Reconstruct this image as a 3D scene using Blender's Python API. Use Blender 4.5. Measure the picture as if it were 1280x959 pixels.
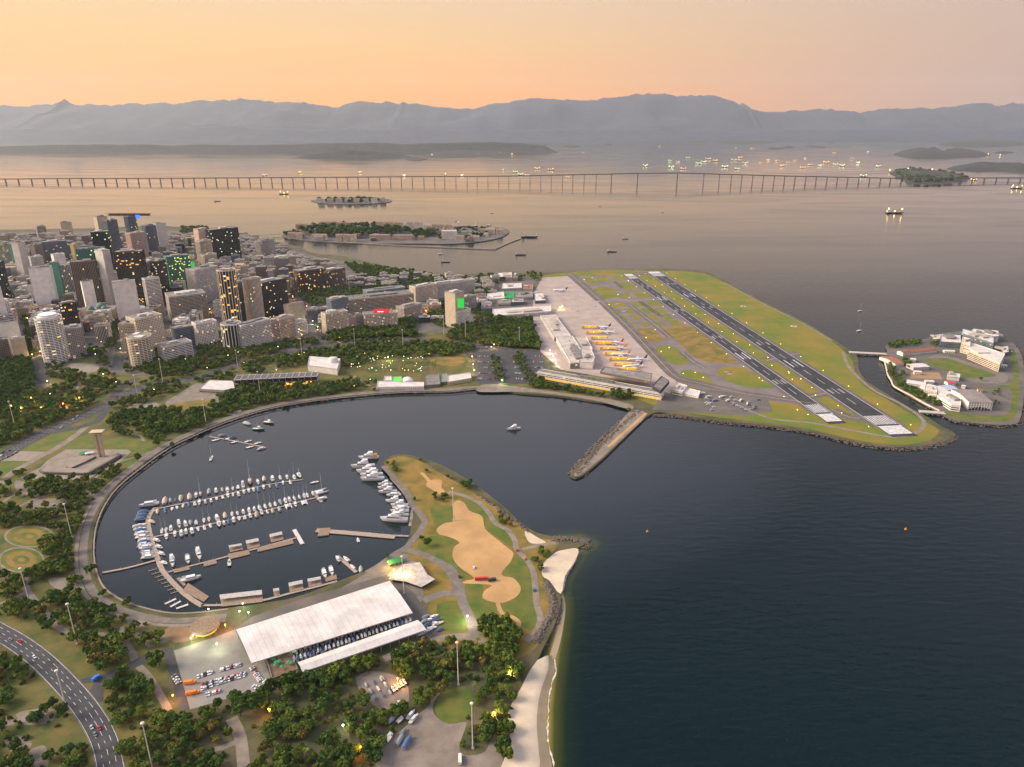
import bpy, bmesh, math, random
import numpy as np
from mathutils import Vector, Matrix
sc = bpy.context.scene
for _o in list(bpy.data.objects): bpy.data.objects.remove(_o)
R = math.radians
# ------------------------------------------------------------------ camera
F = 887.0; HY = 160.0; TH = math.atan((479.5-HY)/F); CH = 450.0
_cd = bpy.data.cameras.new('camera'); cam = bpy.data.objects.new('camera', _cd); sc.collection.objects.link(cam)
_cd.sensor_width = 36; _cd.lens = 36*F/1280; _cd.clip_start = 5; _cd.clip_end = 400000
cam.location = (0, 0, CH); cam.rotation_euler = (math.pi/2-TH, 0, 0); sc.camera = cam
# ------------------------------------------------------------------ world: dusk sky
w = bpy.data.worlds.new('World'); sc.world = w; w.use_nodes = True
SUN_AZ = -88.0; SUN_EL = 3.0      # degrees, azimuth from +Y, negative = left
def build_world():
    nt = w.node_tree; N = nt.nodes; L = nt.links
    bg = N['Background']
    sky = N.new('ShaderNodeTexSky'); sky.sky_type = 'NISHITA'; sky.sun_disc = False
    sky.sun_elevation = R(SUN_EL); sky.sun_rotation = R(SUN_AZ); sky.dust_density = 4; sky.altitude = 200
    tc = N.new('ShaderNodeTexCoord'); sep = N.new('ShaderNodeSeparateXYZ'); L.new(tc.outputs['Generated'], sep.inputs[0])
    def ramp(stops):
        r = N.new('ShaderNodeValToRGB'); e = r.color_ramp.elements
        while len(e) < len(stops): e.new(0.5)
        for k, (p, c) in enumerate(stops): e[k].position = p; e[k].color = (*c, 1)
        L.new(sep.outputs['Z'], r.inputs[0]); return r
    warm = ramp([(0, (.58, .195, .003)), (.045, (.54, .205, .014)), (.10, (.43, .25, .088)), (.19, (.325, .262, .20)), (.45, (.29, .275, .335)), (1, (.25, .29, .37))])
    cool = ramp([(0, (.235, .145, .110)), (.045, (.245, .155, .115)), (.10, (.25, .172, .138)), (.19, (.245, .195, .178)), (.45, (.25, .235, .325)), (1, (.25, .29, .37))])
    dot = N.new('ShaderNodeVectorMath'); dot.operation = 'DOT_PRODUCT'
    flat = N.new('ShaderNodeVectorMath'); flat.operation = 'MULTIPLY'; flat.inputs[1].default_value = (1, 1, 0)
    nrm = N.new('ShaderNodeVectorMath'); nrm.operation = 'NORMALIZE'
    L.new(tc.outputs['Generated'], flat.inputs[0]); L.new(flat.outputs[0], nrm.inputs[0]); L.new(nrm.outputs[0], dot.inputs[0])
    a = R(-42); dot.inputs[1].default_value = (math.sin(a), math.cos(a), 0)
    mr = N.new('ShaderNodeMapRange'); mr.interpolation_type = 'SMOOTHSTEP'
    mr.inputs[1].default_value = .12; mr.inputs[2].default_value = .97; L.new(dot.outputs['Value'], mr.inputs[0])
    mix = N.new('ShaderNodeMix'); mix.data_type = 'RGBA'
    L.new(mr.outputs[0], mix.inputs[0]); L.new(cool.outputs[0], mix.inputs[6]); L.new(warm.outputs[0], mix.inputs[7])
    sc10 = N.new('ShaderNodeVectorMath'); sc10.operation = 'SCALE'; sc10.inputs[3].default_value = .004
    L.new(sky.outputs[0], sc10.inputs[0])
    add = N.new('ShaderNodeVectorMath'); add.operation = 'ADD'
    L.new(mix.outputs[2], add.inputs[0]); L.new(sc10.outputs[0], add.inputs[1])
    L.new(add.outputs[0], bg.inputs[0]); bg.inputs[1].default_value = 1.0
build_world()
_sd = bpy.data.lights.new('sun', 'SUN'); _sd.energy = 2.6; _sd.angle = R(32); _sd.color = (1, .83, .62)
sun = bpy.data.objects.new('sun', _sd); sc.collection.objects.link(sun)
_a = R(SUN_AZ); _e = R(30)
sun.rotation_euler = Vector((math.sin(_a)*math.cos(_e), math.cos(_a)*math.cos(_e), math.sin(_e))).to_track_quat('Z', 'Y').to_euler()
vs = sc.view_settings; vs.view_transform = 'Standard'; vs.look = 'None'; vs.exposure = 1.36; vs.gamma = 1.0; vs.use_curve_mapping = False
sc.cycles.use_denoising = True; sc.cycles.max_bounces = 6; sc.cycles.diffuse_bounces = 2; sc.cycles.glossy_bounces = 2
sc.cycles.transmission_bounces = 2; sc.cycles.volume_bounces = 0; sc.cycles.sample_clamp_indirect = 4
# ------------------------------------------------------------------ helpers
C = sc.collection
rng = random.Random(7)
CT, ST = math.cos(TH), math.sin(TH)
def G(px, py, z=0.0):
    """photograph pixel -> the point of the level plane z that it shows"""
    d = (px-640)/F; v = (py-479.5)/F
    t = (CH-z)/(ST+v*CT)
    return (t*d, t*(CT-v*ST))
def P(x, y, z=0.0):
    """world -> pixel"""
    zc = y*CT+(CH-z)*ST; yc = -y*ST+(CH-z)*CT
    return (640+F*x/zc, 479.5+F*yc/zc)
def hz(px, py, Y):
    """height of the point seen at pixel row py at depth Y"""
    v = (py-479.5)/F
    return CH-Y*(ST+v*CT)/(CT-v*ST)
def mpp(px, py):
    """metres per photograph pixel, sideways, at a ground point"""
    x, y = G(px, py); return (y*CT+CH*ST)/F
MATS = {}
def mat(name, col, rough=.8, var=0.0, scale=.1, col2=None, metal=0, emit=None, es=0, bump=0, bscale=1.0, spec=None, detail=5, objvar=0.0):
    if name in MATS: return MATS[name]
    m = bpy.data.materials.new(name); m.use_nodes = True; nt = m.node_tree; N = nt.nodes; L = nt.links
    b = N['Principled BSDF']; b.inputs['Roughness'].default_value = rough; b.inputs['Metallic'].default_value = metal
    b.inputs['Base Color'].default_value = (*col, 1)
    if spec is not None: b.inputs['Specular IOR Level'].default_value = spec
    out = None
    if col2 is not None or var > 0:
        geo = N.new('ShaderNodeNewGeometry'); nz = N.new('ShaderNodeTexNoise'); nz.inputs['Scale'].default_value = scale; nz.inputs['Detail'].default_value = detail
        nz.inputs['Roughness'].default_value = .65
        L.new(geo.outputs['Position'], nz.inputs['Vector'])
        r = N.new('ShaderNodeValToRGB'); r.color_ramp.elements[0].position = .36; r.color_ramp.elements[1].position = .64
        c2 = col2 if col2 is not None else tuple(min(1, c*(1+var)) for c in col)
        c1 = col if col2 is not None else tuple(c*(1-var) for c in col)
        r.color_ramp.elements[0].color = (*c1, 1); r.color_ramp.elements[1].color = (*c2, 1)
        L.new(nz.outputs['Fac'], r.inputs[0]); out = r.outputs[0]; L.new(out, b.inputs['Base Color'])
    if objvar > 0:
        oi = N.new('ShaderNodeObjectInfo'); mp = N.new('ShaderNodeMapRange'); mp.inputs[3].default_value = 1-objvar; mp.inputs[4].default_value = 1+objvar
        L.new(oi.outputs['Random'], mp.inputs[0])
        vm = N.new('ShaderNodeVectorMath'); vm.operation = 'SCALE'; L.new(mp.outputs[0], vm.inputs[3])
        if out is not None: L.new(out, vm.inputs[0])
        else: vm.inputs[0].default_value = col
        L.new(vm.outputs[0], b.inputs['Base Color'])
    if emit is not None:
        b.inputs['Emission Color'].default_value = (*emit, 1); b.inputs['Emission Strength'].default_value = es
    if bump > 0:
        geo = N.new('ShaderNodeNewGeometry'); nz = N.new('ShaderNodeTexNoise'); nz.inputs['Scale'].default_value = bscale; nz.inputs['Detail'].default_value = 3
        L.new(geo.outputs['Position'], nz.inputs['Vector'])
        bp = N.new('ShaderNodeBump'); bp.inputs['Strength'].default_value = bump; bp.inputs['Distance'].default_value = 1.0
        L.new(nz.outputs['Fac'], bp.inputs['Height']); L.new(bp.outputs[0], b.inputs['Normal'])
    MATS[name] = m; return m
def link(name, me, parent=None):
    o = bpy.data.objects.new(name, me); C.objects.link(o)
    if parent is not None: o.parent = parent
    return o
def tag(o, label=None, cat=None, group=None, kind=None):
    if label: o['label'] = label
    if cat: o['category'] = cat
    if group: o['group'] = group
    if kind: o['kind'] = kind
    return o
def empty(name, loc=(0, 0, 0), rz=0.0, label=None, cat=None, group=None):
    o = link(name, None); o.location = loc; o.rotation_euler = (0, 0, rz); o.empty_display_size = .5
    return tag(o, label, cat, group)
def copy_tree(o, parent=None):
    c = o.copy(); C.objects.link(c); c.parent = parent
    for ch in o.children: copy_tree(ch, c)
    return c
def drop_tree(o):
    for ch in list(o.children): drop_tree(ch)
    bpy.data.objects.remove(o)
class MB:
    def __init__(s): s.v = []; s.f = []; s.m = []; s.uv = None
    def quad(s, a, b, c, d, mi=0):
        n = len(s.v); s.v += [a, b, c, d]; s.f.append((n, n+1, n+2, n+3)); s.m.append(mi)
    def poly(s, pts, mi=0):
        n = len(s.v); s.v += [tuple(p) for p in pts]; s.f.append(tuple(range(n, n+len(pts)))); s.m.append(mi)
    def box(s, x0, x1, y0, y1, z0, z1, mi=0, bottom=False, M=None):
        n = len(s.v); p = [(x0, y0, z0), (x1, y0, z0), (x1, y1, z0), (x0, y1, z0), (x0, y0, z1), (x1, y0, z1), (x1, y1, z1), (x0, y1, z1)]
        if M is not None: p = [tuple(M @ Vector(q)) for q in p]
        s.v += p
        fs = [(0, 1, 5, 4), (1, 2, 6, 5), (2, 3, 7, 6), (3, 0, 4, 7), (4, 5, 6, 7)]
        if bottom: fs.append((3, 2, 1, 0))
        for q in fs: s.f.append(tuple(n+k for k in q)); s.m.append(mi)
    def prism(s, pts, z0, z1, mi=0, top=True, mt=None):
        n = len(s.v); k = len(pts)
        s.v += [(p[0], p[1], z0) for p in pts]+[(p[0], p[1], z1) for p in pts]
        for i in range(k):
            j = (i+1) % k; s.f.append((n+i, n+j, n+k+j, n+k+i)); s.m.append(mi)
        if top: s.f.append(tuple(n+k+i for i in range(k))); s.m.append(mi if mt is None else mt)
    def tube(s, a, b, r0, r1=None, n=6, mi=0, cap=True):
        r1 = r0 if r1 is None else r1; a = Vector(a); b = Vector(b); d = (b-a).normalized()
        u = d.orthogonal().normalized(); w_ = d.cross(u); k = len(s.v)
        for c, r in ((a, r0), (b, r1)):
            for i in range(n):
                t = 2*math.pi*i/n; s.v.append(tuple(c+u*(r*math.cos(t))+w_*(r*math.sin(t))))
        for i in range(n):
            j = (i+1) % n; s.f.append((k+i, k+j, k+n+j, k+n+i)); s.m.append(mi)
        if cap: s.f.append(tuple(k+n+i for i in range(n))); s.m.append(mi); s.f.append(tuple(k+n-1-i for i in range(n))); s.m.append(mi)
    def loft(s, rings, mi=0, closed=True, cap=True):
        """rings: lists of equal length of points"""
        k = len(rings[0]); n0 = len(s.v)
        for r in rings: s.v += [tuple(p) for p in r]
        for a in range(len(rings)-1):
            for i in range(k if closed else k-1):
                j = (i+1) % k; s.f.append((n0+a*k+i, n0+a*k+j, n0+(a+1)*k+j, n0+(a+1)*k+i)); s.m.append(mi)
        if cap and closed:
            s.f.append(tuple(n0+k-1-i for i in range(k))); s.m.append(mi)
            s.f.append(tuple(n0+(len(rings)-1)*k+i for i in range(k))); s.m.append(mi)
    def mesh(s, name, mats, smooth=False):
        me = bpy.data.meshes.new(name); me.from_pydata(s.v, [], s.f)
        for m in (mats if isinstance(mats, (list, tuple)) else [mats]): me.materials.append(m)
        if len(set(s.m)) > 1 or (s.m and s.m[0]): me.polygons.foreach_set('material_index', s.m)
        if smooth: me.polygons.foreach_set('use_smooth', [True]*len(me.polygons))
        me.update(); return me
    def build(s, name, mats, parent=None, smooth=False): return link(name, s.mesh(name, mats, smooth), parent)
def spline(pts, closed=False, k=5):
    n = len(pts); out = []
    rg = range(n) if closed else range(n-1)
    for i in rg:
        p0, p1, p2, p3 = (pts[(i+o) % n] if closed else pts[min(max(i+o, 0), n-1)] for o in (-1, 0, 1, 2))
        for s in range(k):
            t = s/k
            out.append(tuple(.5*(2*p1[c]+(p2[c]-p0[c])*t+(2*p0[c]-5*p1[c]+4*p2[c]-p3[c])*t*t+(3*p1[c]-p0[c]-3*p2[c]+p3[c])*t**3) for c in (0, 1)))
    if not closed: out.append(tuple(pts[-1][:2]))
    return out
def ground_pts(px, z=0, closed=True, k=0):
    g = [G(x, y, z) for x, y in px]
    return spline(g, closed, k) if k else g
def sheet(name, pts, z, m, parent=None, skirt=None, mskirt=None):
    """level sheet over a polygon of ground points, optionally with a skirt down to z=skirt"""
    bm = bmesh.new(); vs_ = [bm.verts.new((x, y, z)) for x, y in pts]
    f = bm.faces.new(vs_); f.normal_update()
    if f.normal.z < 0: f.normal_flip()
    bmesh.ops.triangulate(bm, faces=[f])
    if skirt is not None:
        lo = [bm.verts.new((x, y, skirt)) for x, y in pts]; n = len(pts)
        for i in range(n):
            q = bm.faces.new((vs_[i], vs_[(i+1) % n], lo[(i+1) % n], lo[i])); q.material_index = 1 if mskirt else 0
        bmesh.ops.recalc_face_normals(bm, faces=bm.faces[:])
    me = bpy.data.meshes.new(name); bm.to_mesh(me); bm.free(); me.materials.append(m)
    if mskirt: me.materials.append(mskirt)
    return link(name, me, parent)
def ribbon_pts(c, wd):
    n = len(c); l = []; r = []
    for i in range(n):
        a = c[max(i-1, 0)]; b = c[min(i+1, n-1)]; dx, dy = b[0]-a[0], b[1]-a[1]; q = math.hypot(dx, dy) or 1
        w2 = (wd[i] if isinstance(wd, (list, tuple)) else wd)/2
        l.append((c[i][0]-dy/q*w2, c[i][1]+dx/q*w2)); r.append((c[i][0]+dy/q*w2, c[i][1]-dx/q*w2))
    return l, r
def ribbon(name, c, wd, z, m, parent=None, th=0.0):
    l, r = ribbon_pts(c, wd); b = MB(); n = len(c)
    for i in range(n-1):
        b.quad((*r[i], z), (*r[i+1], z), (*l[i+1], z), (*l[i], z))
        if th:
            b.quad((*r[i], z-th), (*r[i+1], z-th), (*r[i+1], z), (*r[i], z)); b.quad((*l[i+1], z-th), (*l[i], z-th), (*l[i], z), (*l[i+1], z))
    if th:
        for i in (0, n-1): b.quad((*l[i], z-th), (*r[i], z-th), (*r[i], z), (*l[i], z))
    return b.build(name, m, parent)
def struct(o): o['kind'] = 'structure'; return o
def inside(p, poly):
    x, y = p; c = False; n = len(poly)
    for i in range(n):
        x0, y0 = poly[i]; x1, y1 = poly[i-1]
        if (y0 > y) != (y1 > y) and x < (x1-x0)*(y-y0)/(y1-y0)+x0: c = not c
    return c
def seg_dist(p, a, b):
    dx, dy = b[0]-a[0], b[1]-a[1]; q = dx*dx+dy*dy
    t = 0 if q == 0 else max(0, min(1, ((p[0]-a[0])*dx+(p[1]-a[1])*dy)/q))
    return math.hypot(p[0]-a[0]-t*dx, p[1]-a[1]-t*dy)
def line_dist(p, pl): return min(seg_dist(p, pl[i], pl[i+1]) for i in range(len(pl)-1))
# ------------------------------------------------------------------ setting: water, land, mountains
LZ = 3.0      # land level above the bay
SHORE = [(590,1130),(635,1040),(648,985),(652,930),(656,885),(664,850),(678,815),(692,787),(701,757),(697,735),(703,718),(715,700),(722,688),(736,680),(724,674),
 (703,675),(684,672),(668,667),(650,655),(630,636),(610,620),(592,606),(568,592),(545,581),(520,573),(497,570),(484,575),(480,583),(492,598),(507,618),(516,640),(514,662),(508,682),(494,698),
 (470,712),(437,724),(400,739),(368,750),(330,757),(285,763),(240,768),(205,767),(165,757),(140,745),(125,730),(117,705),(116,680),(120,655),(131,630),(149,607),(180,582),(210,561),(240,546),
 (280,529),(330,513),(380,503),(440,496),(500,491),(560,490),(592,487),(620,488),(650,493),(700,497),(740,503),(786,512),(760,545),(732,575),(714,592),(716,598),(727,597),(752,577),(780,550),(815,519),
 (850,521),(900,528),(960,534),(1010,541),(1060,553),(1100,560),(1135,561),(1168,557),(1193,545),(1176,535),(1160,524),(1135,511),(1108,494),(1086,480),(1074,466),(1071,447),(1060,438),(1040,425),(1000,401),(950,376),(905,351),
 (882,341),(850,338),(820,337),(780,340),(740,341),(690,341),(640,343),(600,344),(560,344),(520,340),(490,335),(450,326),(420,320),(395,318),(370,309),(345,303),(318,299),(296,291),(270,287),(230,285),(190,283),(120,286),(60,287),(0,288),(-160,288),(-420,300)]
def curve_out(px): return [G(x, y) for x, y in px]
shore = spline(curve_out(SHORE), False, 4)
land_poly = shore+[(-1500, 1600), (-1500, 150), (-60, 150)]
BEACH = [G(x, y) for x, y in [(655,1040),(683,985),(683,930),(684,885),(688,850),(693,815),(698,785)]+SHORE[8:16]]
def water_mat():
    m = bpy.data.materials.new('bay_water'); m.use_nodes = True; nt = m.node_tree; N = nt.nodes; L = nt.links; b = N['Principled BSDF']
    geo = N.new('ShaderNodeNewGeometry')
    at = N.new('ShaderNodeAttribute'); at.attribute_name = 'shallow'
    r = N.new('ShaderNodeValToRGB'); e = r.color_ramp.elements; e[0].position = 0; e[0].color = (.0002, .0088, .0105, 1); e[1].position = 1; e[1].color = (.30, .22, .06, 1)
    q = e.new(.35); q.color = (.005, .016, .007, 1); q = e.new(.72); q.color = (.045, .055, .010, 1)
    L.new(at.outputs['Fac'], r.inputs[0]); L.new(r.outputs[0], b.inputs['Base Color'])
    # wind-ruffled streaks make the roughness uneven
    mp = N.new('ShaderNodeMapping'); mp.inputs['Scale'].default_value = (.0009, .0032, 1); mp.inputs['Rotation'].default_value = (0, 0, R(12)); L.new(geo.outputs['Position'], mp.inputs[0])
    nz = N.new('ShaderNodeTexNoise'); nz.inputs['Scale'].default_value = 1; nz.inputs['Detail'].default_value = 6; nz.inputs['Distortion'].default_value = 1.2; L.new(mp.outputs[0], nz.inputs['Vector'])
    mr = N.new('ShaderNodeMapRange'); mr.inputs[1].default_value = .35; mr.inputs[2].default_value = .65; mr.inputs[3].default_value = .05; mr.inputs[4].default_value = .17
    L.new(nz.outputs['Fac'], mr.inputs[0]); L.new(mr.outputs[0], b.inputs['Roughness'])
    # swell and ripples, weaker in the marina and far bay
    cal = N.new('ShaderNodeAttribute'); cal.attribute_name = 'calm_sheen'
    sp_ = N.new('ShaderNodeMapRange'); sp_.inputs[3].default_value = .12; sp_.inputs[4].default_value = .75; L.new(cal.outputs['Fac'], sp_.inputs[0]); L.new(sp_.outputs[0], b.inputs['Specular IOR Level'])  # reflection strength painted by place: high in marina and far bay, low nearby
    mp2 = N.new('ShaderNodeMapping'); mp2.inputs['Scale'].default_value = (.05, .13, 1); mp2.inputs['Rotation'].default_value = (0, 0, R(-28)); L.new(geo.outputs['Position'], mp2.inputs[0])
    n2 = N.new('ShaderNodeTexNoise'); n2.inputs['Scale'].default_value = 1; n2.inputs['Detail'].default_value = 4; L.new(mp2.outputs[0], n2.inputs['Vector'])
    bp = N.new('ShaderNodeBump'); bp.inputs['Distance'].default_value = 1.6
    st = N.new('ShaderNodeMapRange'); st.inputs[3].default_value = .6; st.inputs[4].default_value = .05; L.new(cal.outputs['Fac'], st.inputs[0]); L.new(st.outputs[0], bp.inputs['Strength'])
    L.new(n2.outputs['Fac'], bp.inputs['Height']); L.new(bp.outputs[0], b.inputs['Normal'])
    return m
def build_water():
    xs = sorted(set([-68000, -40000, -15000, -6000, -3000]+list(range(-1500, 0, 100))+list(range(0, 130, 4))+list(range(140, 420, 20))+list(range(500, 1600, 100))+[2000, 3000, 6000, 15000, 40000, 68000]))
    ys = sorted(set([-380, 0, 200]+list(range(300, 900, 6))+list(range(900, 2000, 60))+[2200, 2500, 3000, 3500, 4500, 6000, 12000, 25000, 40500]))
    nx, ny = len(xs), len(ys)
    v = [(x, y, 0) for y in ys for x in xs]
    f = [(j*nx+i, j*nx+i+1, (j+1)*nx+i+1, (j+1)*nx+i) for j in range(ny-1) for i in range(nx-1)]
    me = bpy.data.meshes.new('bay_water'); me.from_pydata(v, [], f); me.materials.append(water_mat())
    a = me.attributes.new('shallow', 'FLOAT', 'POINT'); c = me.attributes.new('calm_sheen', 'FLOAT', 'POINT')
    sh = []; ca = []
    for x, y, _ in v:
        s = 0.0
        if -20 < x < 130 and 300 < y < 900:
            d = line_dist((x, y), BEACH); s = max(0, 1-d/32)**1.6
        sh.append(s)
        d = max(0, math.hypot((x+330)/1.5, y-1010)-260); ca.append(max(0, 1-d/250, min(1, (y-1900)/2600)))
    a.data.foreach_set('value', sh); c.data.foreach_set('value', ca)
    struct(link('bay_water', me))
build_water()
M_land = mat('parkland', (.045, .055, .018), .95, scale=.03, col2=(.12, .098, .045), detail=8)
M_rock_skirt = mat('seawall_stone', (.10, .085, .07), .95, var=.5, scale=.6)
land = struct(sheet('ground', land_poly, LZ, M_land, None, -1.0, M_rock_skirt))
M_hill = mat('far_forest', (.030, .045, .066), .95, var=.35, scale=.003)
M_isle = mat('island_forest', (.014, .020, .017), .95, scale=.008, col2=(.05, .048, .040), detail=8)
RIDGE = [(-60,131),(0,131),(40,133),(70,130),(83,128),(90,124),(97,129.5),(130,132),(180,130),(230,129),(262,126),(300,123),(340,127),(375,126),(400,131),(425,134),(445,127),(475,128.5),(500,129),(506,124.5),(513,129),(540,133),(555,132),(580,136),(592,136),(610,132),(640,126),(670,122),(700,125),(740,124),(770,120),(820,117),(850,119),(875,118),(895,121),(915,129),(920,133),(924,129.5),(928,136),(955,140),(985,138),(1000,139),(1020,136),(1055,138),(1070,140),(1100,137),(1130,137),(1145,134),(1160,136),(1180,133),(1200,130),(1213,127),(1235,132),(1255,129),(1280,131),(1340,133)]
def lerp_prof(prof, x):
    for (a, ya), (b, yb) in zip(prof, prof[1:]):
        if a <= x <= b: return ya+(yb-ya)*(x-a)/(b-a)
    return prof[0][1] if x < prof[0][0] else prof[-1][1]
def vnoise(x, y, s):
    return mnoise.noise(Vector((x*s, y*s, 3.7)))
from mathutils import noise as mnoise
def mountain(name, prof, Y0, Y1, jag, x0=-80, x1=1360, step=2, nd=11, m=None):
    """a range whose crest stands at depth Y1 and whose foot is at Y0"""
    xs = [x0+step*i for i in range(int((x1-x0)/step)+1)]; v = []; f = []
    for j in range(nd+4):
        t = j/(nd-1)
        for x in xs:
            Y = Y0+(Y1-Y0)*t; X = (x-640)/F*(Y1*CT+CH*ST)
            zt = hz(x, lerp_prof(prof, x), Y1)
            if t <= 1:
                z = zt*(t**1.25)
                n = vnoise(X, Y, .00028)*.55+vnoise(X, Y, .0008)*.3
                z += zt*n*(t*(1-t))*2.2*jag
                if t == 1: z += zt*(.05*vnoise(X, Y, .0014)+.04*vnoise(X, Y, .0035)+.02*vnoise(X, Y, .009))
            else: z = zt*max(0, 1-(t-1)*2.2)
            if j == 0: z = -5
            v.append((X, Y, z))
    nx = len(xs)
    for j in range(nd+3):
        for i in range(nx-1): f.append((j*nx+i, j*nx+i+1, (j+1)*nx+i+1, (j+1)*nx+i))
    me = bpy.data.meshes.new(name); me.from_pydata(v, [], f); me.materials.append(m or M_hill)
    me.polygons.foreach_set('use_smooth', [True]*len(f))
    return struct(link(name, me))
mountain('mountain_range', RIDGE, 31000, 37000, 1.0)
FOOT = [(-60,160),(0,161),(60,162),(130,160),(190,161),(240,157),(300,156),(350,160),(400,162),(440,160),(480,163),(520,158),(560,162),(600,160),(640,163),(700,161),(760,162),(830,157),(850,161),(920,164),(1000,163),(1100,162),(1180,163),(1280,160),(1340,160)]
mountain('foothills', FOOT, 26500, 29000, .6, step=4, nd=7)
def island(name, px, hmax, seed=1, m=None, grid=26, base=0.0, prof=None):
    """wooded island: outline traced on the water, uneven hump inside"""
    g = spline([G(x, y) for x, y in px], True, 4)
    xs = [p[0] for p in g]; ys = [p[1] for p in g]; cx = sum(xs)/len(xs); cy = sum(ys)/len(ys)
    v = [(cx, cy, 0)]; f = []; k = len(g); nr = 7
    for r in range(1, nr+1):
        t = r/nr
        for i, p in enumerate(g): v.append((cx+(p[0]-cx)*t, cy+(p[1]-cy)*t, 0))
    L_ = max(max(xs)-min(xs), max(ys)-min(ys))
    out = []
    for n, (x, y, z) in enumerate(v):
        t = 0 if n == 0 else ((n-1)//k+1)/nr
        h = base+hmax*1.15*(1-t**3.2)*(.62+.75*mnoise.noise(Vector((x/L_*5+seed*9.1, y/L_*5, seed)))+.3*mnoise.noise(Vector((x/L_*17, y/L_*17, seed))))
        out.append((x, y, max(h, .8) if t < 1 else -2))
    for i in range(k): f.append((0, 1+i, 1+(i+1) % k))
    for r in range(nr-1):
        for i in range(k): f.append((1+r*k+i, 1+(r+1)*k+i, 1+(r+1)*k+(i+1) % k, 1+r*k+(i+1) % k))
    me = bpy.data.meshes.new(name); me.from_pydata(out, [], f); me.materials.append(m or M_isle); me.polygons.foreach_set('use_smooth', [True]*len(f)); me.update()
    bm = bmesh.new(); bm.from_mesh(me); bmesh.ops.recalc_face_normals(bm, faces=bm.faces[:]); bm.to_mesh(me); bm.free()
    return struct(link(name, me))
FI = [(-60,182),(0,183),(60,181.5),(120,181),(180,180.5),(215,182),(260,181),(320,181.5),(370,180),(400,178.8),(440,179.3),(470,178.3),(500,180.2),(520,180),(550,178.4),(600,178),(650,178.8),(680,182),(700,192)]
mountain('far_island', FI, G(0, 191.5)[1], G(0, 191.5)[1]+700, .7, -60, 700, 3, 7, M_isle)
mountain('far_island', [(368,197.5),(385,192),(405,189),(435,187.5),(465,189),(490,192),(510,195),(525,198)], G(0, 198)[1], G(0, 198)[1]+350, .5, 368, 525, 3, 6, M_isle)
island('far_island', [(505,199),(520,197),(536,199),(520,202)], 25, 4)
island('far_island', [(528,193),(560,189),(610,187),(648,189),(640,193),(600,196),(560,198),(530,197)], 38, 5)
island('far_island', [(640,181),(665,179),(690,181),(665,183)], 40, 5)
island('wooded_islet', [(703,183),(715,181),(726,183),(715,185)], 25, 6)
island('wooded_islet', [(854,177),(870,174),(886,177),(870,179)], 60, 7)
island('wooded_islet', [(895,178),(920,174),(950,174),(970,178),(930,180)], 55, 8)
island('wooded_islet', [(1116,193),(1135,188),(1160,190),(1195,193),(1200,189),(1225,190),(1238,195),(1190,198),(1140,198)], 110, 9)
island('wooded_islet', [(1172,180),(1210,174),(1260,175),(1290,180),(1250,184),(1200,184)], 100, 10)
island('wooded_islet', [(1182,212),(1210,205),(1250,206),(1300,209),(1300,216),(1240,214)], 60, 11)
island('wooded_islet', [(1110,216),(1140,211),(1190,216),(1214,223),(1190,230),(1140,231),(1128,224)], 45, 12)
for x, y, s_ in [(985,184,9),(1025,184,8),(970,186,12),(1015,183,7),(1040,178,5),(760,181,6),(800,176,7),(1255,191,14)]:
    island('wooded_islet', [(x-s_, y), (x, y-1.2), (x+s_, y), (x, y+1.2)], 22, x)
def haze():
    b = MB(); b.box(-70000, 70000, -420, 41000, -7, 2900, bottom=True); o = b.build('haze', [])
    m = bpy.data.materials.new('haze_air'); m.use_nodes = True; nt = m.node_tree; nt.nodes.clear()
    out = nt.nodes.new('ShaderNodeOutputMaterial'); pv = nt.nodes.new('ShaderNodeVolumePrincipled')
    pv.inputs['Color'].default_value = (.86, .92, 1.0, 1); pv.inputs['Density'].default_value = 1.45e-5; pv.inputs['Anisotropy'].default_value = .25
    nt.links.new(pv.outputs[0], out.inputs['Volume']); o.data.materials.append(m); o['kind'] = 'stuff'
    m.cycles.homogeneous_volume = True
haze()
# ------------------------------------------------------------------ ground surfaces
def zf(x0, y0, s): return lambda pts: [(x0+x/s, y0+y/s) for x, y in pts]
Z1 = zf(0, 250, 3.997); Z2 = zf(300, 250, 3.997); Z3 = zf(600, 320, 3.997); Z4 = zf(900, 320, 3.366); Z5 = zf(0, 440, 3.997); Z6 = zf(0, 640, 3.006)
Z7 = zf(100, 540, 3.997); Z8 = zf(380, 540, 3.553); Z9 = zf(180, 690, 3.566); ZA = zf(420, 740, 4.0); ZB = zf(280, 400, 3.2); ZC = zf(160, 430, 4.923)
M_asph = mat('asphalt', (.050, .050, .054), .9, var=.25, scale=.08)
M_run = mat('runway_asphalt', (.018, .019, .024), .85, col2=(.048, .046, .050), scale=.018, detail=9)
M_taxi = mat('taxiway_asphalt', (.115, .10, .10), .9, var=.2, scale=.03)
M_conc = mat('apron_concrete', (.36, .29, .255), .9, var=.12, scale=.03)
M_pave = mat('city_paving', (.085, .078, .07), .9, scale=.02, col2=(.15, .13, .11))
M_path = mat('path_gravel', (.21, .175, .14), .95, var=.2, scale=.1)
M_prom = mat('promenade_stone', (.17, .145, .125), .9, var=.2, scale=.12)
M_plaza = mat('plaza_stone', (.25, .205, .165), .9, var=.15, scale=.06)
M_sandf = mat('dry_sandy_soil', (.44, .262, .11), .95, var=.14, scale=.03)
M_sand = mat('beach_sand', (.56, .46, .34), .95, var=.12, scale=.05)
M_wetsand = mat('wet_sand', (.30, .235, .14), .7, var=.1, scale=.05)
M_dirt = mat('gravel_lot', (.16, .13, .105), .95, scale=.05, col2=(.25, .205, .165))
M_grass = mat('park_lawn', (.042, .074, .008), .95, scale=.035, col2=(.155, .112, .030), detail=10)
M_lawn = mat('green_lawn', (.055, .105, .008), .95, scale=.05, col2=(.145, .130, .024), detail=10)
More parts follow.
